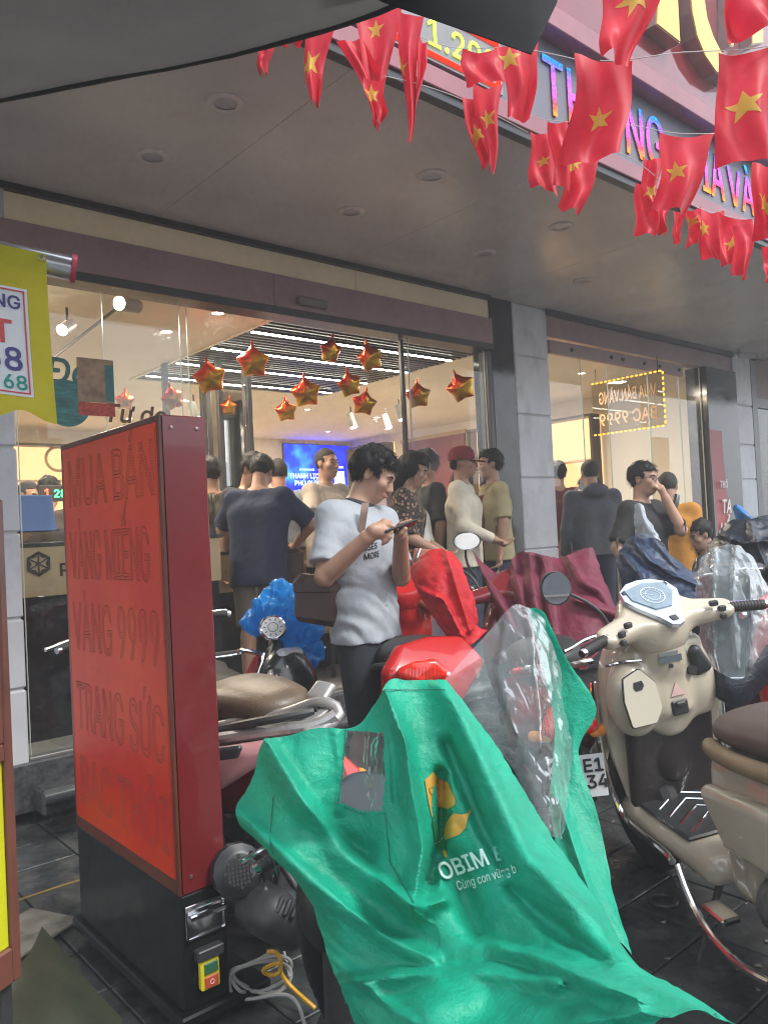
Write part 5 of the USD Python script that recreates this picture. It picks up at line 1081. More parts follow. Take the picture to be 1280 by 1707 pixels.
ph = Thing('phone', 'dark phone held in both hands by the man in the grey T-shirt', 'phone', ph_c)
px_ = unit(P(690, 871, 3.30) - P(643, 889, 3.265)); pn = unit(np.cross(px_, CD)); pn = pn if pn[2] > 0 else -pn; pn = unit(pn * 0.9 - fwm * 0.45); py_ = np.cross(pn, px_)
fmp = frame4(P(667, 880, 3.285), px_, py_, pn)
ph.part('case', tf(box((0, 0, 0), (0.148, 0.072, 0.009), 0.003), fmp), M_dark); ph.part('screen', tf(box((0, 0, 0.0052), (0.138, 0.065, 0.0012)), fmp), mat('phone_screen', (0.02, 0.03, 0.05), rough=0.06))
M_brown = mat('brown_leather', (0.055, 0.03, 0.024), rough=0.45, var=0.2, vs=10, bump=0.2)
bagm = Thing('shoulder_bag', 'dark brown shoulder bag at the hip of the man in the grey T-shirt', 'bag', P(528, 1000, 3.5))
bc = P(531, 1000, 3.52); bagm.part('body', box(bc, (0.085, 0.25, 0.22), 0.03, m=rotz(yawm + D(85)) @ rotx(0.1)), M_brown); bagm.part('flap', box(bc + A([0, 0, 0.06]), (0.095, 0.255, 0.10), 0.03, m=rotz(yawm + D(85))), M_brown)
strap = [P(556, 1000, 3.50), P(575, 930, 3.445), P(600, 895, 3.405), P(604, 872, 3.405), P(607, 852, 3.405), P(609, 838, 3.44)]
sp_ = smoothpath(strap, 30); wv_ = unit(np.cross(CD, [0, 0, 1.0])); 
g_ = A([[p + wv_ * w for w in (-0.016, 0, 0.016)] for p in sp_]); bagm.part('strap', join([grid(g_), (grid(g_ + CD * 0.004)[0], grid(g_)[1][:, ::-1])]), mat('tan_strap', (0.22, 0.15, 0.115), rough=0.6), smooth=60)

# the rest of the crowd
C_ = lambda n, c, **k: fabric(n, c, **k)
M_jean = C_('dark_jeans', (0.025, 0.035, 0.055)); M_blk = C_('black_cloth', (0.018, 0.018, 0.02)); M_khaki = C_('khaki_shorts', (0.16, 0.135, 0.105)); M_beigec = C_('pale_shirt', (0.42, 0.36, 0.29)); M_cream_c = C_('cream_shirt', (0.55, 0.50, 0.40))
person('man in a navy T-shirt and khaki shorts seen from behind at the counter', stand(424, 5.45, FL), away - D(8), H=1.70, lean=D(10), hpitch=D(38), wr=(0.33, -0.20, 1.10), wl=(0.34, 0.16, 1.12), elr=(-0.4, -1, 0), ell=(-0.4, 1, 0), shirt=C_('navy_tee', (0.014, 0.024, 0.058)), pants=M_khaki, shorts=True, shoes=mat('cream_clog', (0.62, 0.55, 0.38), rough=0.5), hem=0.74, build=1.1, hair='short', hd=0.010)
person('man with glasses looking down, half hidden behind the man in navy', stand(402, 6.1, FL), right - D(35), H=1.74, lean=D(6), hpitch=D(28), shirt=M_blk, pants=M_jean, glasses=True)
person('man in an olive shirt at the edge of the red sign', stand(352, 6.1, FL), away + D(20), H=1.72, hpitch=D(10), shirt=C_('olive_shirt', (0.06, 0.055, 0.035)), pants=M_jean)
person('man whose ear shows just right of the man in navy', stand(466, 6.5, FL), away + D(25), H=1.72, hpitch=D(10), shirt=C_('pale_blue_shirt', (0.32, 0.36, 0.42)), pants=M_jean, hair='crop')
person('man in a pale shirt standing before the blue screen, hand at his chest', stand(542, 6.3, FL), toward + D(48), H=1.76, hyaw=D(5), wr=(0.22, -0.06, 1.25), wl=(0.12, 0.2, 0.95), elr=(-0.3, -1, -0.3), shirt=M_beigec, longs=False, pants=M_blk, hair='crop')
M_flor = usdkit.material(stage, '/World/Looks/floral_cloth', {'tc': ('texture_coordinate', {}), 'v': ('voronoi_texture', {'scale': 34.0}), 'r': ('rgb_ramp', {'ramp': [(0.0, (0.45, 0.12, 0.06)), (0.22, (0.40, 0.17, 0.07)), (0.3, (0.30, 0.24, 0.17)), (0.42, (0.03, 0.02, 0.02)), (0.7, (0.025, 0.018, 0.018)), (1.0, (0.12, 0.10, 0.06))]}), 'p': ('principled_bsdf', {'roughness': 0.8})},
    [('tc.object', 'v.vector'), ('v.distance', 'r.fac'), ('r.color', 'p.base_color')], surface='p.BSDF')
person('woman in a brown floral blouse with long dark hair behind the man on his phone', stand(668, 5.5, FL), right - D(10), H=1.62, lean=D(4), hpitch=D(22), wr=(0.25, -0.12, 1.0), wl=(0.25, 0.1, 1.0), shirt=M_flor, sleeve=0.62, pants=M_flor, shoes=mat('pale_sandal', (0.5, 0.45, 0.35)), hem=0.70, hair='long')
person('man in a dark top seen in profile behind the glass door', stand(716, 6.2, FL), left + D(15), H=1.70, shirt=C_('charcoal_striped', (0.035, 0.037, 0.04)), pants=M_jean, hair='full', hpitch=D(5))
person('person in a white shirt bending low beside the glass door edge', stand(700, 5.7, FL), left - D(10), H=1.58, lean=D(12), hpitch=D(30), shirt=C_('white_cotton', (0.6, 0.58, 0.52)), pants=M_jean)
person('man in a cream shirt and dark red cap behind the glass door', stand(768, 5.9, FL), right - D(15), H=1.68, shirt=M_cream_c, longs=True, pants=M_jean, cap=C_('red_cap', (0.16, 0.02, 0.02)), skin=M_skin2, wr=(0.25, -0.15, 1.0))
person('person with bowed dark hair next to the man in the red cap', stand(797, 6.6, FL), left + D(30), H=1.58, lean=D(8), hpitch=D(40), shirt=C_('dull_red_top', (0.2, 0.05, 0.04)), pants=M_jean, hair='full', wr=(0.28, -0.12, 1.1))
person('person in a yellowish shirt behind the black door frame', stand(822, 6.5, FL), left + D(10), H=1.70, shirt=C_('straw_shirt', (0.42, 0.36, 0.2)), pants=M_jean)
person('man in a dark grey hooded sweatshirt seen from behind', stand(986, 7.2, 0.13), away + D(8), H=1.75, hpitch=D(8), shirt=C_('grey_hoodie', (0.062, 0.066, 0.08)), longs=True, hood=True, pants=C_('blue_jeans', (0.02, 0.03, 0.055)), hem=0.86, build=1.12, hair='crop', shoes=M_dark)
person('woman bowing over something left of the hooded man', stand(946, 7.5, 0.13), right + D(5), H=1.66, lean=D(12), hpitch=D(35), shirt=C_('maroon_shirt', (0.13, 0.02, 0.03)), pants=M_grey, hair='full', wr=(0.28, -0.10, 1.25), wl=(0.25, 0.1, 1.2))
person('person behind the bowing woman, only dark hair and a shoulder showing', stand(931, 7.9, 0.25), away, H=1.68, shirt=C_('wine_shirt', (0.15, 0.03, 0.04)), pants=M_jean, hair='full')
gT, gJ, gH = person('young man in black with round glasses smoking a cigarette', stand(1066, 5.75, 0.0), toward + D(38), H=1.735, hyaw=D(8), hpitch=D(4), wl=(0.17, 0.05, 1.45), ell=(0.25, 0.35, -1.0), wr=(0.1, -0.26, 0.9), shirt=M_blk, pants=M_blk, glasses=True, hair='full', hd=0.008, detail=False)
solo('cigarette', tube([gH((0.104, 0.0, -0.062)), gH((0.150, 0.02, -0.066))], 0.004, 6), mat('cigarette_paper', (0.75, 0.73, 0.7)), label='lit cigarette at the lips of the young man with glasses', cat='cigarette')
oT, oJ, oH = person('man in an orange T-shirt with a dark sling bag, seen from behind', stand(1112, 6.5, 0.0), away - D(22), H=1.70, hpitch=D(18), shirt=C_('orange_tee', (0.46, 0.20, 0.025)), pants=M_blk, hair='crop', hem=0.72, build=1.1, skin=M_skin2)
sl = [P(1096, 905, 6.28), P(1108, 880, 6.30), P(1122, 850, 6.30), P(1128, 826, 6.34)]
sb = Thing('sling_bag', 'dark strap and small bag across the back of the man in orange', 'bag', sl[1])
sb.part('strap', hullof([(sl[1], 0.03), (sl[2], 0.03)])if False else tube(smoothpath(sl, 12), 0.026, 8), M_dark); sb.part('body', box(P(1088, 912, 6.2), (0.16, 0.08, 0.10), 0.02, m=rotz(away)), M_dark)
person('man with dark hair crouching low behind the covered scooters at the right', A([*P(1190, 860, 6.4)[:2], 0.0]), left + D(10), H=1.66, sit=True, lean=D(8), hpitch=D(18), shirt=M_blk, longs=True, pants=M_blk, hair='short')
for px, t, yw, lab, sh_, hr in [(40, 6.3, right - D(20), 'man in profile behind the left window glass', C_('slate_shirt', (0.10, 0.14, 0.15)), 'crop'), (78, 6.0, away, 'person with dark hair behind the left glass, beside the red sign', C_('dark_blouse', (0.06, 0.045, 0.04)), 'full'), (18, 5.6, right, 'person at the far left edge of the shop window', C_('grey_green_shirt', (0.08, 0.12, 0.11)), 'short')]:
    person(lab, stand(px, t, FL) if px != 18 else stand(px, t, 0.0), yw, H=1.62, hpitch=D(12), shirt=sh_, pants=M_jean, hair=hr)
nv = Thing('handbag', 'black handbag with a steel buckle at the side of the man in navy', 'bag', P(487, 945, 5.5))
nv.part('body', box(P(488, 950, 5.55), (0.10, 0.16, 0.30), 0.03, m=rotz(away)), M_brown); nv.part('buckle', join([tube([P(471, 917, 5.46), P(482, 913, 5.46), P(482, 906, 5.46), P(471, 910, 5.46), P(471, 917, 5.46)], 0.004, 6)]), M_chr); nv.part('strap', tube(smoothpath([P(476, 908, 5.5), P(466, 870, 5.5), P(455, 820, 5.52)], 10), 0.012, 6), M_brown)
# ================================================================ scooters (local axes: x ahead, y left, z up; bars at x = 0)
M_tyre = mat('tyre', (0.018, 0.018, 0.019), rough=0.7, var=0.2, bump=0.5, bs=90); M_rim = mat('alloy', (0.35, 0.35, 0.36), rough=0.35, metal=0.8); M_bplas = mat('black_plastic', (0.022, 0.023, 0.024), rough=0.45, var=0.2, vs=9, bump=0.2, bs=300)
M_eng = mat('engine_alloy', (0.16, 0.165, 0.165), rough=0.5, metal=0.5, var=0.35, vs=14, dirt=(0.05, 0.045, 0.04), ds=18); M_rub = mat('grip_rubber', (0.022, 0.02, 0.02), rough=0.6)
M_lensr = mat('red_lens', (0.75, 0.03, 0.016), rough=0.10, coat=0.6, var=0.1, vs=60); M_lensc = mat('clear_lens', (0.45, 0.47, 0.5), rough=0.08, coat=0.6); M_lenso = mat('amber_lens', (0.7, 0.25, 0.03), rough=0.15)
M_mirg = mat('mirror_glass', (0.85, 0.86, 0.88), rough=0.02, metal=1.0, var=0.01)
M_plate = mat('plate_white', (0.66, 0.68, 0.68), rough=0.4, var=0.05)
_sc = {}
def scooter_meshes(h=0.012):
    """The body shells every scooter here shares, made once for a given fineness."""
    if h in _sc: return _sc[h]
    m = {}
    f = Field((-0.16, -0.34, 0.26), (0.40, 0.34, 1.0), h)                                   # front shell and leg shield
    f.ell((0.10, 0, 0.66), (0.17, 0.225, 0.36), 0.0); f.rbox((0.10, 0, 0.40), (0.07, 0.17, 0.14), 0.04, 0.08); f.half((0.085, 0, 0.60), (-1, 0, -0.22)); m['front_shell'] = f.mesh(2)
    f = Field((-0.20, -0.30, 0.50), (0.22, 0.30, 1.02), h)                                 # inner apron with two glove boxes
    f.rbox((0.055, 0, 0.765), (0.045, 0.17, 0.145), 0.035); f.ell((0.02, 0.135, 0.735), (0.075, 0.095, 0.135), 0.03); f.ell((0.035, -0.115, 0.745), (0.06, 0.075, 0.115), 0.03)
    f.rbox((0.012, 0, 0.80), (0.05, 0.062, 0.15), 0.03, 0.04); f.cap((0.0, 0, 0.86), (-0.005, 0, 0.96), 0.062, 0.07, 0.05); f.ell((0.045, 0, 0.635), (0.045, 0.08, 0.07), 0.04)
    m['inner_apron'] = f.mesh(2)
    f = Field((-0.16, -0.26, 0.28), (0.26, 0.26, 0.68), h)                                 # dark knee panel
    Rk = roty(-0.22); f.rbox((0.088, 0, 0.49), (0.026, 0.165, 0.185), 0.02, R=Rk); f.ell((0.074, 0.0, 0.50), (0.026, 0.07, 0.11), 0.006); m['knee_panel'] = f.mesh(2)
    f = Field((-1.45, -0.30, 0.16), (0.30, 0.30, 0.80), h)                                 # floor side and rear body
    f.rbox((-0.08, 0, 0.275), (0.30, 0.175, 0.045), 0.04); f.cap((0.16, 0.12, 0.30), (0.16, -0.12, 0.30), 0.05, k=0.05)
    f.ell((-0.79, 0, 0.52), (0.46, 0.185, 0.20), 0.08); f.ell((-1.05, 0, 0.60), (0.36, 0.13, 0.13), 0.08); f.rbox((-0.49, 0, 0.45), (0.08, 0.14, 0.22), 0.05, 0.08)
    f.cap((-1.0, 0.02, 0.20), (-1.0, -0.02, 0.20), 0.29, k=0.03, how='c'); f.half((0, 0, 0.705), (0, 0, 1)); m['rear_body'] = f.mesh(2)
    rg = []                                                                                # seat
    for x, w, zc, hh in [(-0.38, 0.02, 0.715, 0.012), (-0.40, 0.085, 0.72, 0.035), (-0.46, 0.125, 0.735, 0.05), (-0.58, 0.145, 0.745, 0.05), (-0.76, 0.150, 0.765, 0.055), (-0.80, 0.150, 0.79, 0.065), (-0.98, 0.14, 0.80, 0.065), (-1.12, 0.11, 0.80, 0.055), (-1.17, 0.06, 0.80, 0.035), (-1.18, 0.015, 0.80, 0.01)]: rg.append(sring((x, 0, zc), A([0, 1.0, 0]), A([0, 0, 1.0]), w, hh, 2.6, 28))
    m['seat'] = loft(rg)
    f = Field((-0.16, -0.40, 0.86), (0.22, 0.40, 1.18), h * 0.8)                            # handlebar cowl
    f.ell((0.03, 0, 1.0), (0.12, 0.125, 0.12), 0.0); f.cap((0.0, 0.08, 0.99), (-0.055, 0.235, 0.985), 0.055, 0.04, 0.05); f.cap((0.0, -0.08, 0.99), (-0.055, -0.235, 0.985), 0.055, 0.04, 0.05)
    f.ell((0.0, 0, 0.93), (0.075, 0.085, 0.07), 0.05); f.half((-0.02, 0, 1.035), (-0.70, 0, 1.0), 0.012); m['bar_cowl'] = f.mesh(2)
    _sc[h] = m; return m
def wheel(T, c, R=0.205, r=0.046, name='wheel'):
    w = T.part(name, torus(c, (0, 1, 0), R, r, 40, 10), M_tyre, local=True)
    sp_ = [lathe([(R - r * 0.6, -0.028), (R - r * 0.35, -0.028), (R - r * 0.35, 0.028), (R - r * 0.6, 0.028)], 40, frame4(c, (1, 0, 0), (0, 0, 1))), cyl(A(c) - [0, 0.045, 0], A(c) + [0, 0.045, 0], 0.035)]
    for k in range(5):
        a = k * 2 * PI / 5; d = A([math.cos(a), 0, math.sin(a)]); sp_.append(hullof([(A(c) + d * 0.03, 0.014), (A(c) + d * (R - r * 0.5), 0.011)]))
    T.part('rim', join(sp_), M_rim, parent=w, local=True); T.part('brake_disc', lathe([(0.05, 0.05), (0.085, 0.05), (0.085, 0.054), (0.05, 0.054)], 28, frame4(c, (1, 0, 0), (0, 0, 1))), M_rim, parent=w, local=True)
def pose4(x, y, yaw, lean=0.0, z=0.0):
    m = np.eye(4); m[:3, :3] = rotz(yaw) @ rotx(lean); m[:3, 3] = (x, y, z); return m
def scooter(label, m, paint, seatm, trim=None, steer=0.0, h=0.012, mirrors=(1, -1), group=None, plate=None, cowl=True, fine=False, rack=False):
    T = Thing('scooter', label, 'scooter', m=m, group=group); S_ = scooter_meshes(h); trim = trim or M_bplas; st = rz4(steer)
    L = dict(local=True)
    T.part('front_shell', S_['front_shell'], paint, smooth=True, **L); T.part('inner_apron', S_['inner_apron'], paint, smooth=True, **L); T.part('knee_panel', S_['knee_panel'], trim, smooth=True, **L)
    T.part('rear_body', S_['rear_body'], paint, smooth=True, **L); T.part('seat', S_['seat'], seatm, smooth=50, **L)
    fl = T.part('floor_mat', box((-0.06, 0, 0.327), (0.34, 0.30, 0.014), 0.006), M_bplas, **L)
    for i in range(4): T.part('tread_strip', tube([(-0.20 + 0.07 * i, 0.12, 0.336), (-0.10 + 0.07 * i, 0.0, 0.337), (-0.20 + 0.07 * i, -0.12, 0.336)], 0.0045, 6), M_chr, parent=fl, **L)
    wheel(T, (-0.98, 0, 0.25)); f_ = st @ A([0.30, 0, 0.25, 1.0]); wheel(T, f_[:3] * A([1, 1, 1]))
    T.part('fork', join([tf(cyl((0.31, s * 0.07, 0.25), (0.16, s * 0.06, 0.62), 0.02), st) for s in (1, -1)]), M_bplas, **L)
    T.part('front_fender', tf(lathe([(0.262, -0.06), (0.275, -0.03), (0.278, 0), (0.275, 0.03), (0.262, 0.06)], 40, frame4((0.30, 0, 0.25), (1, 0, 0), (0, 0, 1))), st) if False else tf(grid(A([[A([0.30 + (0.268 + 0.014 * math.cos(q * 1.4)) * math.cos(a), 0.065 * q, 0.25 + (0.268 + 0.014 * math.cos(q * 1.4)) * math.sin(a)]) for q in np.linspace(-1, 1, 9)] for a in np.linspace(0.1, 2.4, 20)])), st), paint, smooth=60, **L)
    en = T.part('engine', join([hullof([((-0.62, 0.09, 0.28), 0.085), ((-0.98, 0.10, 0.26), 0.075), ((-0.70, 0.10, 0.30), 0.08)]), hullof([((-0.55, 0, 0.30), 0.07), ((-0.70, -0.02, 0.28), 0.09)])]), M_eng, **L)
    T.part('air_box', box((-0.92, 0.115, 0.42), (0.22, 0.10, 0.13), 0.03), M_bplas, **L)
    ex = T.part('exhaust', hullof([((-0.78, -0.14, 0.26), 0.05), ((-1.20, -0.155, 0.36), 0.055)]), M_bplas, **L); T.part('heat_shield', hullof([((-0.85, -0.185, 0.29), 0.03), ((-1.12, -0.20, 0.355), 0.03)]), M_chr, parent=ex, **L)
    tl = T.part('tail_light', hullof([((-1.36, 0.075, 0.60), 0.03), ((-1.36, -0.075, 0.60), 0.03), ((-1.33, 0.05, 0.655), 0.02), ((-1.33, -0.05, 0.655), 0.02)]), M_lensr, **L)
    for s in (1, -1): T.part('turn_signal', hullof([((-1.33, 0.13 * s, 0.575), 0.022), ((-1.36, 0.085 * s, 0.575), 0.02)]), M_lenso, **L)
    T.part('rear_fender', hullof([((-1.20, 0.05, 0.48), 0.03), ((-1.20, -0.05, 0.48), 0.03), ((-1.36, 0.05, 0.34), 0.012), ((-1.36, -0.05, 0.34), 0.012), ((-1.30, 0, 0.55), 0.03)]), M_bplas, **L)
    if plate:
        o = A([-1.392, 0.095, 0.37]); pl = T.part('plate', box((-1.385, 0, 0.43), (0.004, 0.20, 0.15), 0.0), M_plate, smooth=False, **L)
        for i, s_ in enumerate(plate): T.part('lettering', text(s_, 0.045, A([-1.389, 0, 0.44 - 0.058 * i + 0.005]), (0, -1, 0), (0, 0, 1), 0.002, anchor='c'), M_blk, parent=pl, smooth=False, **L)
    gr = [smoothpath([(-0.85, 0.15 * s, 0.71), (-1.05, 0.155 * s, 0.76), (-1.22, 0.12 * s, 0.80), (-1.30, 0.03 * s, 0.81), (-1.31, 0, 0.81)], 14) for s in (1, -1)]
    T.part('grab_rail', join([tube(g, 0.014, 8) for g in gr]), M_bplas if not rack else rack, **L)
    T.part('side_stand', tube([(-0.30, 0.10, 0.22), (-0.36, 0.26, 0.02)], 0.011, 8), M_bplas, **L)
    # bars
    if cowl: T.part('bar_cowl', tf(S_['bar_cowl'], st), paint, smooth=True, **L)
    else: T.part('bar', tf(tube(smoothpath([(-0.08, 0.27, 0.97), (0, 0.12, 0.97), (0.02, 0, 0.93), (0, -0.12, 0.97), (-0.08, -0.27, 0.97)], 20), 0.014, 8), st), M_chr, **L)
    T.part('headlight', tf(hullof([((0.13, 0.05, 0.97), 0.045), ((0.13, -0.05, 0.97), 0.045), ((0.12, 0, 0.94), 0.05)]), st), M_lensc, **L)
    for s in (1, -1):
        a, b = A([-0.055, 0.235 * s, 0.985]), A([-0.11, 0.365 * s, 0.972])
        gp = T.part('grip', tf(join([tube([a, b], 0.018, 14)] + [torus(a + (b - a) * q, b - a, 0.0175, 0.0022, 16, 6) for q in np.linspace(0.12, 0.9, 11)]), st), M_rub, **L)
        T.part('bar_end', tf(tube([b, b + (b - a) * 0.12], [0.016, 0.013], 12), st), M_chr, parent=gp, **L)
        T.part('brake_lever', tf(tube(smoothpath([a + A([0.045, 0.0, 0.005]), a + A([0.06, 0.05 * s, 0.0]), a + A([0.035, 0.12 * s, -0.008]), a + A([0.02, 0.165 * s, -0.012])], 12), [0.008] * 11 + [0.009], 8), st), M_chr, **L)
    for s in mirrors:
        a = A([-0.01, 0.20 * s, 1.015]); b = a + A([0.05, 0.10 * s, 0.13]); c = b + A([-0.01, 0.05 * s, 0.03])
        mr = T.part('mirror', tf(join([tube(smoothpath([a, a + A([0.02, 0.03 * s, 0.07]), b, c], 12), 0.006, 8), (lambda q: tf(q, frame4(c, (0, 1, 0), unit((0.16, 0, 1.0)))))(lathe([(0.056, -0.002), (0.059, 0.0), (0.056, 0.010), (0.035, 0.022), (0, 0.024)], 24))]), st), M_bplas, **L)
        # the glass faces the rider
        gl = lathe([(0, 0.0022), (0.0545, 0.0022)], 24)
        T.part('glass', tf(tf(gl, frame4(c + A([-0.004, 0, 0.0]), (0, 0, 1), (0, 1, 0))), st), M_mirg, parent=mr, **L)
    return T, st

# ---------------------------------------------------------------- the beige scooter at the right
M_bgp = mat('champagne_paint', (0.42, 0.37, 0.28), rough=0.22, var=0.04, coat=0.6, vs=3, rvar=0.05); M_seatb = mat('brown_seat', (0.075, 0.055, 0.045), rough=0.45, var=0.15, bump=0.35, bs=220); M_seatt = mat('tan_seat_side', (0.22, 0.155, 0.09), rough=0.5, bump=0.3, bs=220)
M_kneeb = mat('brown_panel', (0.017, 0.013, 0.013), rough=0.42, var=0.15, bump=0.08, bs=250); M_silv = mat('silver_bezel', (0.50, 0.56, 0.62), rough=0.22, metal=0.7, var=0.05)
BM = pose4(2.64, 1.40, D(58), D(-8))
BT, bst = scooter('champagne scooter with a brown seat and silver dashboard at the right edge', BM, M_bgp, M_seatb, trim=M_kneeb, steer=D(8), h=0.007, mirrors=(1,))
def bl(n, me, mt, **k): return BT.part(n, tf(me, bst), mt, local=True, **k)
dn_ = unit(A([-0.70, 0, 1.0])); dx_ = unit(A([1.0, 0, 0.70])); 
dfm = frame4(A([-0.055, 0, 1.0105]) + dn_ * 0.004, A([0, -1.0, 0]), dx_)    # dash plane: x to the right, y ahead
dp = Polygon([(-0.095, 0.135), (-0.05, 0.165), (0.0, 0.172), (0.05, 0.165), (0.095, 0.135), (0.105, 0.09), (0.085, 0.045), (0.04, -0.02), (0.022, -0.06), (0, -0.068), (-0.022, -0.06), (-0.04, -0.02), (-0.085, 0.045), (-0.105, 0.09)]).buffer(0.008).buffer(-0.004)
bz = bl('dashboard', ext(dp, 0.016, dfm), M_silv, smooth=40)
scr = Polygon([(-0.075, 0.128), (0, 0.146), (0.075, 0.128), (0.078, 0.085), (0.03, 0.022), (-0.03, 0.022), (-0.078, 0.085)]).buffer(0.006)
bl('display', ext(scr, 0.004, frame4(dfm[:3, 3] + dn_ * 0.0165, A([0, -1.0, 0]), dx_)), mat('dash_glass', (0.14, 0.20, 0.25), rough=0.05, coat=1.0, var=0.25, vs=20), parent=bz)
cl_ = dfm[:3, 3] + dn_ * 0.0212
ring = lambda r0, r1: Polygon([(r1 * math.cos(a), 0.082 + r1 * math.sin(a)) for a in np.linspace(0, 2 * PI, 40)]).difference(Polygon([(r0 * math.cos(a), 0.082 + r0 * math.sin(a)) for a in np.linspace(0, 2 * PI, 40)]))
bl('dial', ext(unary_union([ring(0.040, 0.043), ring(0.026, 0.0275)] + [LineString([(0.034 * math.cos(a), 0.082 + 0.034 * math.sin(a)), (0.0405 * math.cos(a), 0.082 + 0.0405 * math.sin(a))]).buffer(0.0009) for a in np.linspace(-0.5, PI + 0.5, 15)] + [LineString([(0, 0.082), (-0.028, 0.10)]).buffer(0.001)]), 0.001, frame4(cl_, A([0, -1.0, 0]), dx_)), mat('dial_print', (0.55, 0.62, 0.66), rough=0.4), parent=bz)
bl('badge', ext(Polygon([(-0.011, -0.050), (0.011, -0.050), (0.013, -0.028), (-0.013, -0.028)]), 0.003, frame4(dfm[:3, 3] + dn_ * 0.0163, A([0, -1.0, 0]), dx_)), M_bplas, parent=bz)
for s, xq in ((1, -0.085), (-1, 0.085)): bl('warning_lamp', ext(Polygon([(xq - 0.008, 0.118), (xq + 0.008, 0.122), (xq + 0.006, 0.138), (xq - 0.010, 0.132)]), 0.003, frame4(dfm[:3, 3] + dn_ * 0.0163, A([0, -1.0, 0]), dx_)), M_bplas, parent=bz)
for s in (1, -1):
    for i, (dy, dz, w) in enumerate([(0.175, 0.028, 0.030), (0.205, 0.004, 0.026), (0.205, -0.024, 0.022)]):
        bl('switch', box((-0.088 - 0.05 * (dy - 0.18), s * dy, 0.988 + dz), (0.02, w, 0.019), 0.004, m=rotz(s * 0.35)), M_bplas)
ap = lambda n, me, mt, **k: BT.part(n, me, mt, local=True, **k)
gb = Polygon([(-0.045, 0.085), (0.01, 0.10), (0.055, 0.05), (0.062, -0.03), (0.035, -0.065), (-0.045, -0.06), (-0.055, 0.02)]).buffer(0.012)
gbm = frame4((-0.052, 0.14, 0.735), unit(A([0.18, -1.0, 0])), unit(A([0.05, 0, 1.0])))
gp_ = ap('glove_box_lid', ext(gb, 0.010, gbm), mat('lid_cream', (0.46, 0.43, 0.34), rough=0.3, coat=0.3, var=0.03), smooth=40); ap('lid_latch', ext(Polygon([(-0.02, 0.075), (0.012, 0.075), (0.018, 0.058), (0.008, 0.045), (-0.016, 0.045), (-0.024, 0.058)]), 0.003, frame4(gbm[:3, 3] + gbm[:3, 2] * 0.0102, gbm[:3, 0], gbm[:3, 1])), M_bplas, parent=gp_)
ap('rim_line', tube([gbm[:3, 3] + gbm[:3, :3] @ A([x, y, 0.004]) for x, y in gb.buffer(0.002).exterior.coords], 0.0022, 5), M_bplas, parent=gp_)
ap('sticker', box((-0.0655, 0.012, 0.862), (0.004, 0.085, 0.022)), mat('grey_label', (0.07, 0.09, 0.095), rough=0.4)); ap('sticker', box((-0.0665, 0.016, 0.882), (0.004, 0.07, 0.012)), mat('grey_label2', (0.12, 0.14, 0.14), rough=0.4))
ap('key_lock', cyl((-0.045, -0.075, 0.80), (-0.03, -0.075, 0.80), 0.017), M_bplas); ap('hook_recess', box((-0.040, -0.004, 0.685), (0.012, 0.062, 0.052), 0.006), M_bplas); ap('hook', box((-0.047, -0.004, 0.70), (0.02, 0.035, 0.014), 0.004), M_bplas)
ap('warning_label', ext([(-0.026, -0.018), (0.026, -0.018), (0, 0.030)], 0.002, frame4((-0.0405, -0.004, 0.745), (0, -1, 0), (0, 0, 1))), mat('pink_label', (0.55, 0.36, 0.33), rough=0.5), smooth=False); ap('keyhole', cyl((-0.066, 0.012, 0.838), (-0.050, 0.012, 0.838), 0.008, n=12), M_bplas)
ap('pocket', hullof([((-0.024, -0.105, 0.86), 0.022), ((-0.024, -0.135, 0.80), 0.02), ((-0.016, -0.105, 0.79), 0.02)]), M_bplas)
# chrome guards along the leg shield and under the floor
for s in (1, -1):
    ap('guard_bar', tube(smoothpath([(0.10, 0.235 * s, 0.80), (0.115, 0.245 * s, 0.62), (0.125, 0.235 * s, 0.44), (0.09, 0.225 * s, 0.33), (-0.04, 0.215 * s, 0.285), (-0.22, 0.212 * s, 0.27)], 30), 0.0125, 10), M_chr)
    ap('guard_bar', tube(smoothpath([(-0.24, 0.205 * s, 0.265), (-0.34, 0.23 * s, 0.20), (-0.47, 0.25 * s, 0.165), (-0.72, 0.24 * s, 0.17)], 16), 0.0125, 10), M_chr)
ap('seat_side', join([tube(smoothpath([(-0.41, 0.120 * s, 0.690), (-0.55, 0.158 * s, 0.695), (-0.8, 0.165 * s, 0.715), (-1.05, 0.14 * s, 0.735)], 16), [0.012] + [0.026] * 14 + [0.015], 10) for s in (1, -1)]), M_seatt)
ap('bar_strip', tube(smoothpath([(-0.03, 0.10, 0.87), (0.0, 0.17, 0.872), (0.03, 0.205, 0.862)], 10), 0.006, 8), M_chr)
ap('body_panel', hullof([((-0.46, 0.165, 0.56), 0.03), ((-0.75, 0.185, 0.60), 0.03), ((-1.0, 0.15, 0.62), 0.03), ((-0.55, 0.175, 0.46), 0.03), ((-0.8, 0.18, 0.47), 0.03)]), M_bgp)
ap('foot_peg', box((-0.52, 0.235, 0.255), (0.11, 0.06, 0.022), 0.006), M_chr)
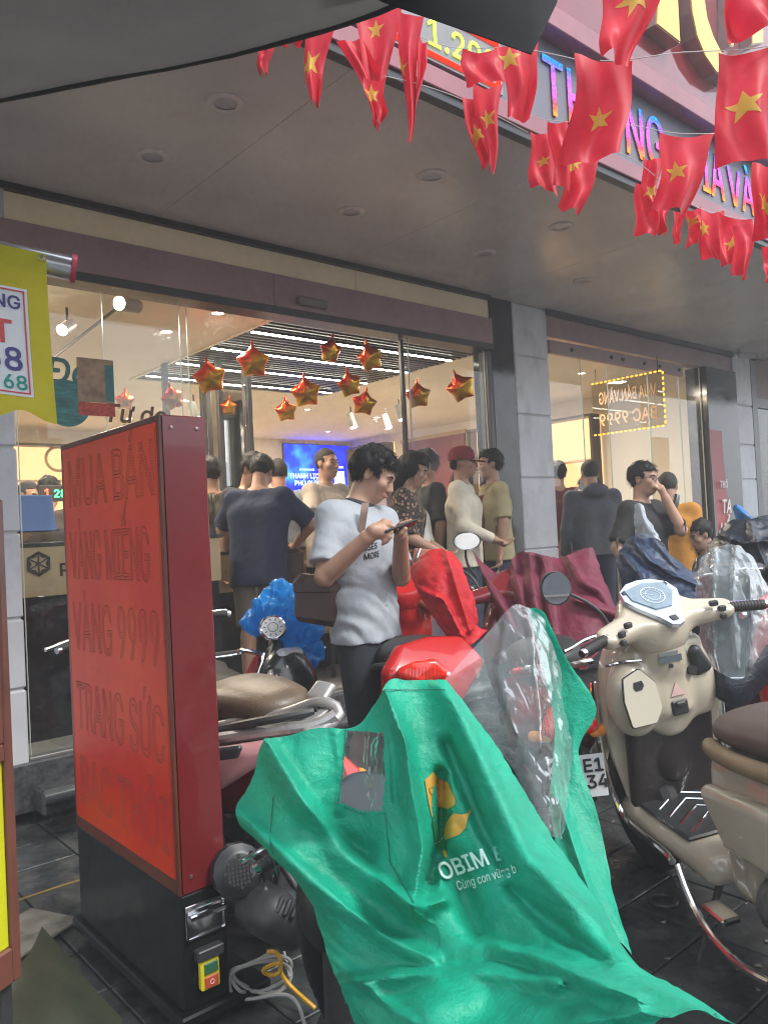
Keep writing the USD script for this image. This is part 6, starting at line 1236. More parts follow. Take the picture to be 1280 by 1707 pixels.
# ================================================================ the other parked scooters
def solid(n, c, **k): return mat(n, c, **{**dict(rough=0.25, coat=0.5, var=0.04), **k})
M_dkp = solid('dark_paint', (0.02, 0.022, 0.026)); M_redp = solid('red_paint', (0.42, 0.012, 0.012)); M_whp = solid('grey_paint', (0.34, 0.35, 0.35)); M_wine = solid('wine_paint', (0.16, 0.015, 0.02)); M_blkseat = mat('black_seat', (0.02, 0.02, 0.021), rough=0.5, bump=0.3, bs=220); M_brs = mat('worn_brown_seat', (0.105, 0.075, 0.048), rough=0.4, var=0.25, vs=8, bump=0.3, bs=180)
def at_bars(px, py, z, t, yaw): q = P(px, py, t); return q
gxm = pose4(1.14, 1.36, D(70), D(-3)); gxm[:3, :3] = gxm[:3, :3] @ np.diag([0.68, 0.76, 0.72])   # a small moped, lower than the others
gx = scooter('dark scooter under the green rain cover', gxm, mat('matt_dark', (0.008, 0.010, 0.013), rough=0.5), M_blkseat, steer=D(4), mirrors=(-1,))
_, _ = scooter('scooter with a worn brown seat and alloy rack behind the red sign', pose4(1.50, 3.27, D(88), D(-5)), M_wine, M_brs, trim=M_bplas, rack=None, mirrors=())
_, _ = scooter('scooter with a wine-red cover over it and its number plate towards us', pose4(3.34, 2.66, D(45), D(-5)), M_wine, M_blkseat, mirrors=(1,), plate=('29-E1', '579.34'), rack=M_chr)
s5, _ = scooter('red scooter with a broad red tail, behind the green cover', pose4(3.02, 3.22, D(47), D(-4)), M_redp, M_blkseat, mirrors=())
_, _ = scooter('scooter under the dark blue cover by the smoking man', pose4(4.62, 2.20, D(60), D(-5)), M_dkp, M_blkseat, mirrors=(1,))
_, _ = scooter('scooter under a clear plastic cover beside the champagne scooter', pose4(3.60, 1.28, D(55), D(-6)), M_redp, M_blkseat, mirrors=(1,))
_, _ = scooter('scooter under black plastic at the far right', pose4(5.6, 2.25, D(60), D(-6)), M_dkp, M_blkseat, mirrors=())
# retro scooter with a round chrome gauge
rtm = pose4(2.02, 3.22, D(-88), D(-4)); rtm[:3, :3] *= 0.80
rt, rst = scooter('retro red scooter with a round chrome gauge and a blue bag over its mirror', rtm, M_dkp, M_blkseat, trim=solid('dark_trim', (0.03, 0.035, 0.045)), mirrors=(), cowl=False)
gq = P(455, 1046, 3.74); gz = unit(EYE - gq + A([0, 0, 1.9]))
gfm = frame4(gq, unit(np.cross([0, 0, 1.0], gz)), unit(np.cross(gz, unit(np.cross([0, 0, 1.0], gz)))), gz)
gg = rt.part('gauge', tf(lathe([(0.030, -0.07), (0.052, -0.05), (0.064, -0.01), (0.066, 0.0), (0.060, 0.008), (0.054, 0.004)], 30), gfm), M_chr)
rt.part('dial', tf(lathe([(0, 0.003), (0.055, 0.003)], 30), gfm), mat('dial_white', (0.6, 0.62, 0.62), rough=0.3), parent=gg)
rt.part('dial_marks', tf(join([box((0.041 * math.cos(a), 0.041 * math.sin(a), 0.0042), (0.010, 0.005, 0.001), m=rotz(a)) for a in np.linspace(0, 2 * PI, 11)] + [lathe([(0.022, 0.0045), (0.025, 0.0045)], 24)]), gfm), M_dark, parent=gg)
bq = P(452, 1102, 3.70)
rt.part('bar_clamp', join([tube([P(462, 1070, 3.80), bq], 0.026, 12), tube([bq, P(453, 1120, 3.62)], 0.030, 12)]), M_bplas); rt.part('bar_end', tube([P(453, 1120, 3.62), P(452, 1135, 3.56)], [0.022, 0.03], 12), M_chr)
rt.part('lever', tube(smoothpath([P(440, 1090, 3.72), P(430, 1125, 3.64), P(418, 1150, 3.58)], 10), 0.009, 8), M_chr)
rt.part('side_shell', hullof([(P(428, 1098, 3.85), 0.018), (P(405, 1150, 3.82), 0.022), (P(420, 1180, 3.82), 0.03), (P(440, 1180, 3.82), 0.02)]), M_redp); rt.part('side_shell', hullof([(P(500, 1105, 3.85), 0.014), (P(496, 1170, 3.82), 0.02), (P(484, 1180, 3.82), 0.02)]), M_redp); rt.part('front_panel', hullof([(P(462, 1112, 3.86), 0.06), (P(482, 1110, 3.88), 0.06), (P(475, 1180, 3.84), 0.08), (P(445, 1180, 3.84), 0.07)]), solid('dark_trim2', (0.035, 0.045, 0.055)))
rt.part('chrome_strip', tube(smoothpath([P(462, 1098, 3.76), P(480, 1092, 3.76), P(497, 1096, 3.80)], 8), 0.014, 8), M_chr)
# tail of the brown-seat scooter: alloy rack, painted side, and its engine towards the sign
bs = Thing('scooter_rack', 'pale alloy grab rack at the tail of the brown-seat scooter', 'rack', P(545, 1190, 2.4))
M_rackg = mat('worn_alloy', (0.42, 0.41, 0.40), rough=0.34, metal=0.6, var=0.15, vs=8, dirt=(0.2, 0.18, 0.16), ds=10)
def thick(pxs, t, r, rr=None): return tube(smoothpath([P(x, y, tt) for (x, y), tt in zip(pxs, t)], 22), r, 10)
bs.part('rail', join([thick([(362, 1212), (430, 1198), (500, 1180), (548, 1172), (566, 1186), (556, 1204), (510, 1216)], [2.55, 2.48, 2.42, 2.38, 2.36, 2.34, 2.34], 0.017), thick([(365, 1232), (430, 1222), (490, 1214), (540, 1204), (560, 1192)], [2.47, 2.40, 2.36, 2.34, 2.34], 0.020)]), M_rackg)
bs.part('plate', hullof([(P(470, 1195, 2.42), 0.012), (P(545, 1186, 2.38), 0.012), (P(520, 1204, 2.36), 0.012), (P(450, 1206, 2.44), 0.012)]), M_rackg); bs.part('handle', hullof([(P(520, 1160, 2.42), 0.016), (P(532, 1142, 2.44), 0.014), (P(552, 1146, 2.42), 0.014), (P(540, 1164, 2.40), 0.016)]), M_rackg)
bs.part('tail_side', hullof([(P(366, 1262, 2.4), 0.03), (P(420, 1256, 2.36), 0.025), (P(470, 1240, 2.34), 0.02), (P(366, 1300, 2.4), 0.03)]), solid('pearl_rose', (0.42, 0.20, 0.20))); bs.part('decal', hullof([(P(366, 1252, 2.32), 0.010), (P(398, 1248, 2.31), 0.010), (P(366, 1264, 2.32), 0.008), (P(394, 1260, 2.31), 0.008)]), M_dkp)
en = Thing('engine_cover', 'black air box with a mesh grille and grey crankcase low behind the sign', 'engine', A([1.13, 1.88, 0.0]))
ec = P(398, 1452, 2.16); ez = unit(A([-0.25, -0.9, 0.25])); exx = unit(np.cross([0, 0, 1.0], ez)); efm = frame4(ec, exx * 0.86, np.cross(ez, exx) * 0.86, ez * 0.86)
en.part('cover', tf(lathe([(0.0, 0.02), (0.05, 0.02), (0.062, 0.012), (0.082, 0.0), (0.086, -0.03), (0.08, -0.06), (0.0, -0.06)], 14), efm), mat('satin_black', (0.012, 0.014, 0.016), rough=0.42))
en.part('grille', tf(join([box((x * 0.012, y * 0.012, 0.0215), (0.009, 0.009, 0.003)) for x in range(-4, 5) for y in range(-4, 5) if x * x + y * y < 17]), efm), M_dark, kind='stuff', smooth=False); en.part('trim', tf(join([box((0.055, 0.035, 0.018), (0.05, 0.014, 0.006), m=rotz(-0.6)), box((0.070, -0.012, 0.014), (0.007, 0.075, 0.006), m=rotz(0.15))]), efm), M_chr)
en.part('crankcase', join([hullof([(P(455, 1525, 2.13), 0.07), (P(480, 1545, 2.13), 0.06), (P(430, 1510, 2.2), 0.07)]), hullof([(P(500, 1515, 2.16), 0.03), (P(505, 1560, 2.16), 0.03), (P(480, 1500, 2.18), 0.03)])] + [hullof([(P(470 + 13 * i, 1500 + 4 * i, 2.10), 0.008), (P(462 + 13 * i, 1520 + 4 * i, 2.08), 0.008)]) for i in range(4)]), mat('dark_alloy', (0.032, 0.034, 0.036), rough=0.5, metal=0.4, var=0.4, vs=16))
# the broad red tail of the scooter behind the green cover
tb = s5
tb.part('tail_body', hullof([(P(655, 1125, 3.05), 0.05), (P(668, 1092, 3.12), 0.04), (P(712, 1080, 3.2), 0.045), (P(760, 1080, 3.3), 0.05), (P(785, 1105, 3.3), 0.05), (P(740, 1130, 3.1), 0.06), (P(660, 1160, 3.08), 0.06), (P(740, 1170, 3.1), 0.06)]), M_redp)
tb.part('tail_lens', hullof([(P(672, 1122, 2.985), 0.025), (P(690, 1112, 2.975), 0.02), (P(722, 1108, 2.98), 0.022), (P(735, 1122, 2.99), 0.025), (P(700, 1130, 2.97), 0.03)]), M_lensr); tb.part('lens_grid', join([tube([P(668 + 6 * i, 1112 - abs(i - 6) * -0.6, 2.945), P(668 + 6 * i, 1134, 2.945)], 0.0012, 4) for i in range(12)]), mat('lens_line', (0.3, 0.02, 0.01), rough=0.3))

# ================================================================ rain covers and plastic
def drape(rows, k=8, ridges=(), folds=0.0, fs=8.0, fd=(1, 1, 0.3), fine=0.0, fns=40.0, seed=0, over=None):
    """A cloth surface through given points, with folds raised along lines on it and softer wrinkles all over. Returns mesh and (picture spot, depth) of its vertices."""
    a = A(rows, float); a = np.stack([_zoom(a[..., i], k, order=3, mode='nearest', grid_mode=False) for i in range(3)], -1)
    m_, n_ = a.shape[:2]; px, py, t = a[..., 0], a[..., 1], a[..., 2].copy(); q = np.stack([px, py], -1)
    for pts, amp, w, sharp in ridges:
        w = w * 0.72
        p = A(pts, float); best = np.full(px.shape, 1e9); sgn = np.zeros(px.shape)
        for u, v in zip(p[:-1], p[1:]):
            e = v - u; L2 = e @ e; s = np.clip(((q - u) @ e) / L2, 0, 1); d = q - u - s[..., None] * e; dd = np.hypot(d[..., 0], d[..., 1]); cr = np.sign(e[0] * d[..., 1] - e[1] * d[..., 0])
            u_ = dd < best; best = np.where(u_, dd, best); sgn = np.where(u_, cr, sgn)
        wl = np.where(sgn > 0, w, w * sharp); t -= 1.25 * amp * np.exp(-(best / wl) ** 2)
    if over is not None:   # the cloth lies on the thing below, never inside it
        from scipy.ndimage import minimum_filter, gaussian_filter
        q = np.vstack(over) - EYE; tt = q @ CD; ok = tt > 0.4; q, tt = q[ok], tt[ok]; bxp = ((640 + FPX * (q @ CR) / tt) / 10 + 60).astype(int); byp = ((853.5 - FPX * (q @ CU) / tt) / 10 + 60).astype(int); ok = (bxp >= 0) & (byp >= 0) & (bxp < 300) & (byp < 330)
        dm = np.full((300, 330), 9.0); np.minimum.at(dm, (bxp[ok], byp[ok]), tt[ok]); dm = minimum_filter(dm, 5); i_, j_ = np.clip((px / 10 + 60).astype(int), 0, 299), np.clip((py / 10 + 60).astype(int), 0, 329)
        need = np.minimum(dm[i_, j_] - 0.025 - t, 0); need = gaussian_filter(minimum_filter(need, 5), 2.2); t = t + need
    V = EYE + (CD + CR * ((px - 640) / FPX)[..., None] - CU * ((py - 853.5) / FPX)[..., None]) * t[..., None]
    g = grid(V); v = g[0]; n = vnormals(v, g[1])
    if folds: v = v + n * (folds * (noise3(v * A(fd) * 1.0 + 0.15 * noise3(v, 5, seed + 7, 2)[:, None], fs, seed, 3)))[:, None]
    if fine:
        r_ = 1 - np.abs(2 * noise3(v, fns, seed + 3, 2)) * 2; v = v + n * (fine * r_ ** 3)[:, None]
    return (v, g[1]), (px.ravel(), py.ravel(), t.ravel())
def two(m_): return m_
def raincloth(name, c, rough=0.42, tr=0.12, wet=0.35):
    c = A(c)
    return usdkit.material(stage, '/World/Looks/' + name, {'tc': ('texture_coordinate', {}), 'n': ('noise_texture', {'scale': 9.0, 'detail': 2}), 'r': ('rgb_ramp', {'ramp': [(0.3, tuple(c * 0.82)), (0.7, tuple(np.clip(c * 1.15, 0, 1)))]}),
        'v': ('voronoi_texture', {'scale': 210.0}), 'vr': ('map_range', {'from_min': 0.0, 'from_max': 0.28, 'to_min': 1.0, 'to_max': 0.0, 'clamp': True}), 'wn': ('noise_texture', {'scale': 80.0, 'detail': 3, 'roughness': 0.7, 'distortion': 0.5}), 'ad': ('math', {'math_type': 'multiply_add', 'value2': wet}),
        'cw': ('noise_texture', {'scale': 5.0, 'detail': 2}), 'cm': ('mix_color', {'fac': 0.16}), 'cv': ('voronoi_texture', {'feature': 'distance_to_edge', 'scale': 24.0}), 'cr': ('map_range', {'from_min': 0.0, 'from_max': 0.12, 'to_min': 1.0, 'to_max': 0.0, 'clamp': True}), 'cb': ('bump', {'strength': 0.2, 'distance': 0.003}), 'b': ('bump', {'strength': 0.7, 'distance': 0.0038}), 'p': ('principled_bsdf', {'roughness': rough, 'specular_ior_level': 0.45}), 't': ('translucent_bsdf', {}), 'm': ('mix_closure', {'fac': tr})},
        [('tc.object', 'n.vector'), ('tc.object', 'v.vector'), ('tc.object', 'wn.vector'), ('n.fac', 'r.fac'), ('r.color', 'p.base_color'), ('r.color', 't.color'), ('v.distance', 'vr.value'), ('vr.result', 'ad.value1'), ('wn.fac', 'ad.value3'), ('ad.value', 'b.height'), ('tc.object', 'cw.vector'), ('tc.object', 'cm.a'), ('cw.color', 'cm.b'), ('cm.result', 'cv.vector'), ('cv.distance', 'cr.value'), ('cr.result', 'cb.height'), ('cb.normal', 'b.normal'), ('b.normal', 'p.normal'), ('p.BSDF', 'm.closure1'), ('t.BSDF', 'm.closure2')], surface='m.closure')
def film(name, tint=(0.88, 0.93, 0.94), veil=0.075, col=(0.75, 0.85, 0.86), bs=16.0, st=0.28, gl=0.28):
    return usdkit.material(stage, '/World/Looks/' + name, {'tc': ('texture_coordinate', {}), 'mp': ('mapping', {'scale': (1, 1, 0.45)}), 'n': ('noise_texture', {'scale': bs, 'detail': 2, 'roughness': 0.55, 'distortion': 0.6}), 'b': ('bump', {'strength': st, 'distance': 0.02}), 'mu': ('math', {'math_type': 'multiply', 'value2': gl, 'use_clamp': True}), 'lw': ('layer_weight', {'blend': 0.16}), 't': ('transparent_bsdf', {'color': tint}),
        'g': ('glossy_bsdf', {'color': (1, 1, 1), 'roughness': 0.10}), 'd': ('diffuse_bsdf', {'color': col}), 'm': ('mix_closure', {}), 'm2': ('mix_closure', {'fac': veil})},
        [('tc.object', 'mp.vector'), ('mp.vector', 'n.vector'), ('n.fac', 'b.height'), ('b.normal', 'g.normal'), ('b.normal', 'lw.normal'), ('lw.fresnel', 'mu.value1'), ('mu.value', 'm.fac'), ('t.BSDF', 'm2.closure1'), ('d.BSDF', 'm2.closure2'), ('m2.closure', 'm.closure1'), ('g.BSDF', 'm.closure2')], surface='m.closure')
M_green = raincloth('green_raincloth', (0.004, 0.30, 0.185), rough=0.52, tr=0.10); M_film = film('clear_film')
G1 = [[(440,1232,1.56),(490,1224,1.54),(540,1214,1.53),(600,1206,1.52),(640,1142,1.52),(672,1133,1.53),(700,1132,1.54),(725,1132,1.56),(744,1134,1.58)],
 [(428,1268,1.57),(490,1285,1.50),(545,1280,1.50),(600,1270,1.50),(645,1215,1.46),(690,1215,1.48),(730,1212,1.49),(770,1195,1.50),(800,1205,1.53)],
 [(412,1315,1.58),(490,1350,1.48),(548,1345,1.49),(605,1340,1.49),(655,1310,1.44),(705,1310,1.45),(750,1300,1.45),(800,1285,1.45),(848,1275,1.50)],
 [(396,1365,1.60),(480,1425,1.47),(545,1425,1.47),(610,1425,1.47),(668,1420,1.41),(725,1410,1.43),(780,1390,1.42),(835,1370,1.40),(895,1355,1.46)],
 [(450,1425,1.58),(520,1490,1.46),(585,1500,1.43),(650,1510,1.42),(700,1500,1.37),(760,1480,1.39),(815,1460,1.36),(875,1430,1.34),(940,1425,1.42)],
 [(510,1495,1.52),(570,1560,1.42),(640,1580,1.37),(710,1580,1.35),(760,1565,1.32),(815,1545,1.32),(870,1525,1.27),(935,1490,1.26),(995,1505,1.36)],
 [(540,1570,1.48),(610,1640,1.36),(690,1655,1.30),(770,1645,1.26),(820,1630,1.22),(880,1605,1.22),(940,1580,1.17),(1000,1560,1.17),(1050,1592,1.27)],
 [(565,1640,1.41),(650,1720,1.25),(740,1725,1.16),(830,1715,1.10),(890,1700,1.05),(950,1675,1.03),(1010,1650,1.0),(1070,1625,1.03),(1118,1642,1.15)],
 [(600,1720,1.36),(690,1800,1.15),(790,1800,1.03),(880,1790,.97),(950,1770,.94),(1020,1740,.92),(1090,1710,.90),(1160,1685,.92),(1240,1715,1.0)]]
RG = [([(640,1150),(676,1230),(690,1330),(706,1420),(692,1505)], 0.050, 26, 0.45), ([(742,1140),(790,1235),(840,1340),(880,1425),(960,1500),(1060,1580),(1180,1680)], 0.045, 34, 0.6), ([(750,1430),(775,1500),(808,1572)], -0.03, 26, 1), ([(808,1572),(880,1590),(990,1636),(1060,1660)], 0.045, 30, 0.5),
 ([(446,1240),(500,1330),(580,1430),(690,1515)], 0.040, 30, 0.6), ([(400,1362),(520,1470),(640,1560),(720,1600)], 0.03, 26, 0.7), ([(640,1470),(690,1520),(740,1500)], 0.03, 18, 1), ([(560,1640),(680,1625),(820,1620),(930,1640)], 0.035, 26, 0.5), ([(745,1240),(800,1370),(840,1450)], -0.025, 16, 1), ([(510,1380),(560,1400),(620,1420)], -0.02, 30, 1), ([(735,1290),(735,1400),(715,1470)], -0.04, 13, 1),
 ([(640,1160),(655,1250),(660,1340)], -0.012, 9, 1), ([(560,1225),(570,1300),(565,1350)], 0.008, 10, 1), ([(850,1480),(920,1545),(1000,1600)], -0.03, 20, 1), ([(520,1560),(600,1640),(680,1700)], 0.02, 18, 1), ([(980,1700),(1080,1690),(1180,1700)], 0.02, 22, 1)]
gm, gi = drape(G1, 14, RG, folds=0.020, fs=11, fd=(1, 1, 0.45), fine=0.0022, fns=26, seed=3, over=gx[0].vs)
from scipy.interpolate import LinearNDInterpolator as _LI
depth = _LI(np.c_[gi[0], gi[1]], (gm[0] - EYE) @ CD)
GC = Thing('rain_cover', 'bright green rain poncho with clear windows draped over the nearest scooter', 'rain cover', A([1.05, 1.0, 0.0]))
win = Polygon([(578, 1218), (636, 1222), (642, 1290), (638, 1352), (604, 1352), (566, 1338), (572, 1280)])
from shapely import contains_xy
cen = gm[1]; cpx = A(gi[0])[cen].mean(1); cpy = A(gi[1])[cen].mean(1); inw = contains_xy(win, cpx, cpy)
def used(v, f):
    u, i = np.unique(f, return_inverse=True); return (v[u], i.reshape(f.shape))
GC.part('cloth', used(gm[0], gm[1][~inw]), M_green, smooth=True); GC.part('window', used(gm[0], gm[1][inw]), film('window_film', tint=(0.80, 0.88, 0.92), veil=0.03, bs=30, st=0.6, gl=0.6), smooth=True, label='clear plastic window sewn into the left of the green cover')
def onto(shape, mt, name, off=0.003, step=7.0, lift=None):
    """A flat print on the green cloth, its outline given as seen in the picture."""
    me = trimesh.creation.extrude_polygon(shape, 0.001, engine='earcut') if shape.geom_type == 'Polygon' else trimesh.util.concatenate([trimesh.creation.extrude_polygon(g, 0.001, engine='earcut') for g in shape.geoms])
    n = me.face_normals[:, 2] > 0.9; m2 = trimesh.Trimesh(me.vertices, me.faces[n], process=True); m2 = m2.subdivide_to_size(step); v = np.array(m2.vertices); t = depth(v[:, 0], v[:, 1]); t = np.where(np.isnan(t), np.nanmean(t), t) - off
    V = EYE + (CD + CR * ((v[:, 0] - 640) / FPX)[:, None] - CU * ((v[:, 1] - 853.5) / FPX)[:, None]) * t[:, None]
    GC.part(name, (V, np.array(m2.faces)), mt, smooth=True)
M_mango = mat('print_orange', (0.52, 0.27, 0.04), rough=0.5, var=0.08); M_pgr = mat('print_deep_green', (0.01, 0.17, 0.06), rough=0.5); M_pw = mat('print_pale', (0.50, 0.66, 0.62), rough=0.5); M_line = mat('print_brown', (0.22, 0.09, 0.01), rough=0.5)
onto(Polygon([(708,1300),(714,1296),(722,1287),(730,1296),(740,1303),(746,1304),(752,1318),(759,1332),(758,1342),(748,1349),(728,1345),(722,1356),(720,1364),(714,1335)]), M_mango, 'print')
onto(Polygon([(757,1356),(768,1358),(780,1356),(787,1346),(785,1352),(779,1366),(776,1381),(766,1392),(741,1401),(740,1385),(744,1372),(750,1362)]), M_mango, 'print'); onto(Polygon([(728,1345),(748,1349),(753,1352),(744,1372),(740,1385),(741,1402),(742,1416),(734,1420),(728,1412),(722,1380),(720,1366)]), M_pgr, 'print', 0.0036)
onto(Polygon([(736,1420),(742,1417),(746,1428),(742,1430)]), M_mango, 'print'); onto(unary_union([LineString(l).buffer(0.5) for l in ([(715,1315),(724,1312),(735,1318),(734,1326),(727,1330),(718,1324),(715,1315)], [(729,1316),(728,1304),(730,1298)], [(738,1318),(742,1308)], [(726,1345),(727,1334),(716,1320)])]), M_line, 'print', 0.0042)
onto(unary_union([LineString([(726,1407),(734,1402),(740,1394)]).buffer(0.6)]), M_pw, 'print', 0.0044)
def ptext(s_, h, org, ang, mt, bold=True, width=None, shear=0.0):
    from shapely import affinity
    t = meshkit.text_mesh(s_, 1.0, 0.01, bold); n = np.array(t.face_normals)[:, 2] > 0.9; tri = np.array(t.vertices)[np.array(t.faces)[n]][..., :2]
    sh = unary_union([Polygon(q).buffer(0.001) for q in tri]); w0 = sh.bounds[2] - sh.bounds[0]; sx = width / w0 if width else h
    sh = affinity.affine_transform(sh, [sx, shear * h, 0, -h, 0, 0]); sh = affinity.rotate(sh, ang, origin=(0, 0)); onto(affinity.translate(sh, *org), mt, 'lettering', 0.0075, 5.0)
ptext('OBIM', 28, (737, 1468), -19, M_pw, width=82, shear=-0.12); ptext('E', 24, (824, 1437), -14, mat('print_faded', (0.12, 0.42, 0.34), rough=0.5)); ptext('Cùng con vững b', 15, (763, 1485), -17, M_pw, bold=False, width=102)
for pts in ([(576,1216),(572,1280),(563,1342),(600,1357),(641,1357)], [(642,1355),(650,1440),(690,1505)], [(640,1150),(700,1150),(742,1150)], [(462,1460),(450,1400),(455,1330)]):
    onto(LineString(pts).buffer(0.8), mat('green_seam', (0.002, 0.12, 0.075), rough=0.6), 'seam', 0.0022)
G2 = [[(880,1016,1.79),(888,1014,1.80),(900,1016,1.81),(909,1024,1.82)], [(900,1090,1.86),(918,1090,1.86),(934,1092,1.85),(950,1108,1.85)], [(915,1160,1.86),(940,1158,1.85),(966,1160,1.84),(994,1184,1.83)], [(925,1225,1.83),(942,1228,1.83),(956,1232,1.82),(968,1243,1.82)], [(918,1310,1.78),(940,1315,1.77),(965,1318,1.76),(988,1330,1.75)], [(925,1400,1.70),(955,1400,1.69),(985,1405,1.69),(1010,1420,1.68)], [(950,1480,1.60),(975,1480,1.60),(1005,1485,1.59),(1031,1510,1.58)], [(985,1570,1.52),(1010,1570,1.52),(1035,1572,1.51),(1054,1592,1.50)]]
g2, _ = drape(G2, 12, [([(930,1330),(970,1450),(1010,1560)], 0.02, 14, 1)], folds=0.018, fs=10, fine=0.0018, fns=34, seed=9); GC.part('side_panel', g2, M_green, smooth=True)
FM = [[(742,1132,1.585),(800,1070,1.67),(850,1014,1.75),(875,1009,1.78),(905,1022,1.82)], [(770,1168,1.565),(820,1130,1.60),(865,1100,1.64),(905,1090,1.70),(932,1095,1.82)], [(805,1218,1.545),(850,1190,1.55),(890,1180,1.58),(920,1175,1.66),(945,1170,1.80)], [(845,1275,1.52),(875,1260,1.51),(905,1250,1.54),(930,1250,1.62),(955,1250,1.78)], [(880,1335,1.49),(900,1330,1.49),(918,1330,1.51),(935,1330,1.57),(950,1330,1.70)], [(912,1392,1.46),(918,1394,1.47),(926,1396,1.49),(934,1398,1.52),(942,1400,1.58)]]
fm_, _ = drape(FM, 12, [([(850,1014),(830,1120),(860,1220)], 0.012, 12, 1), ([(880,1012),(895,1130),(905,1250)], 0.012, 10, 1), ([(905,1100),(920,1200),(925,1330)], -0.01, 9, 1)], folds=0.03, fs=14, fd=(1, 1, 0.4), fine=0.004, fns=26, seed=5)
GC.part('clear_hood', fm_, M_film, smooth=True, label='clear plastic hood of the green cover over the mirror')
# wine-red cover
mq = P(778, 902, 4.25); mz = unit(EYE - mq + A([0, 0, 0.5])); mxx = unit(np.cross([0, 0, 1.0], mz)); MT = Thing('mirror', 'bright oval mirror standing up left of the wine-red cover', 'mirror', mq)
MT.part('housing', tf(tf(lathe([(0.064, -0.002), (0.066, 0.002), (0.06, -0.012), (0.035, -0.024), (0, -0.026)], 24), np.diag([1.15, 0.75, 1, 1.0])), frame4(mq, mxx, np.cross(mz, mxx), mz)), M_chr); MT.part('glass', tf(tf(lathe([(0, 0.003), (0.060, 0.003)], 24), np.diag([1.15, 0.75, 1, 1.0])), frame4(mq, mxx, np.cross(mz, mxx), mz)), M_mirg); MT.part('stalk', tube(smoothpath([mq - mz * 0.02, mq + A([0.01, 0.02, -0.10]), mq + A([0.06, 0.0, -0.2])], 8), 0.007, 8), M_bplas)
M_winec = raincloth('wine_raincloth', (0.135, 0.012, 0.034), rough=0.62, tr=0.06, wet=0.1)
W1 = [[(786,914,4.5),(798,930,4.45),(814,950,4.4),(838,964,4.35),(856,930,4.28),(884,918,4.2),(925,928,4.2),(962,917,4.2),(988,912,4.2)], [(800,950,4.35),(820,958,4.3),(842,968,4.25),(865,965,4.15),(900,960,4.1),(930,960,4.08),(958,956,4.05),(988,950,4.05),(1006,960,4.1)], [(815,985,4.2),(838,995,4.15),(860,1008,4.1),(885,1010,4.0),(915,1005,3.95),(940,1000,3.92),(968,995,3.9),(1000,985,3.95),(1020,995,4.0)], [(835,1025,4.1),(858,1038,4.05),(880,1050,3.98),(905,1050,3.88),(930,1045,3.82),(955,1040,3.78),(980,1030,3.78),(1010,1020,3.85),(1032,1028,3.95)], [(860,1070,4.0),(885,1085,3.95),(905,1090,3.85),(925,1090,3.75),(950,1080,3.7),(970,1075,3.68),(990,1065,3.7),(1010,1055,3.8),(1028,1055,3.92)], [(890,1110,3.95),(910,1120,3.88),(930,1125,3.78),(948,1120,3.68),(965,1110,3.62),(980,1100,3.6),(995,1090,3.62),(1008,1080,3.75),(1020,1078,3.9)]]
w1, _ = drape(W1, 10, [([(880,925),(890,1000),(900,1060)], 0.05, 10, 1), ([(905,930),(915,1010),(925,1080)], 0.05, 9, 1), ([(850,930),(868,1000),(890,1060)], 0.05, 10, 1), ([(945,925),(970,970),(1000,985),(1026,1025)], 0.06, 10, 0.7), ([(960,1000),(990,1010),(1024,1026)], 0.06, 9, 1), ([(790,925),(830,1000),(865,1060)], 0.05, 9, 1)], folds=0.05, fs=6, fd=(1, 1, 0.35), fine=0.004, fns=16, seed=21)
solo('rain_cover', w1, M_winec, label='wine-red rain cover with soft folds over the scooter with the number plate', cat='rain cover', smooth=True)
# red raincoat over the bars of the red scooter, pale lining
M_redr = raincloth('red_raincloth', (0.50, 0.008, 0.014), rough=0.62, tr=0.12, wet=0.1)
R1 = [[(684,948,3.75),(700,930,3.7),(722,918,3.68),(745,918,3.68),(762,930,3.7)], [(690,975,3.65),(710,965,3.55),(735,955,3.52),(760,955,3.55),(778,970,3.62)], [(705,1000,3.6),(725,1000,3.48),(750,1000,3.45),(772,1000,3.5),(790,1005,3.58)], [(722,1030,3.55),(742,1035,3.45),(762,1040,3.42),(780,1040,3.47),(796,1035,3.55)], [(742,1062,3.5),(758,1070,3.42),(772,1075,3.4),(786,1065,3.45),(800,1048,3.55)], [(756,1082,3.48),(764,1086,3.42),(774,1088,3.4),(790,1072,3.45),(812,1052,3.55)]]
r1, _ = drape(R1, 10, [([(745,920),(765,990),(785,1050)], 0.05, 10, 0.7), ([(700,985),(740,1000),(770,1060)], 0.04, 9, 1)], folds=0.05, fs=8, fine=0.008, fns=14, seed=31)
RC = Thing('raincoat', 'bright red raincoat with a white lining thrown over the bars of the red scooter', 'raincoat', P(740, 1000, 3.5) * A([1, 1, 0])); RC.part('cloth', r1, M_redr, smooth=True)
l1, _ = drape([[(722,1012,3.62),(745,1020,3.58),(765,1040,3.55),(775,1060,3.55)], [(720,1050,3.62),(742,1052,3.55),(762,1062,3.52),(775,1075,3.52)], [(720,1080,3.62),(740,1085,3.55),(758,1088,3.52),(772,1092,3.52)]], 8, folds=0.03, fs=10, seed=33); RC.part('lining', l1, mat('pale_lining', (0.55, 0.47, 0.55), rough=0.6), smooth=True)
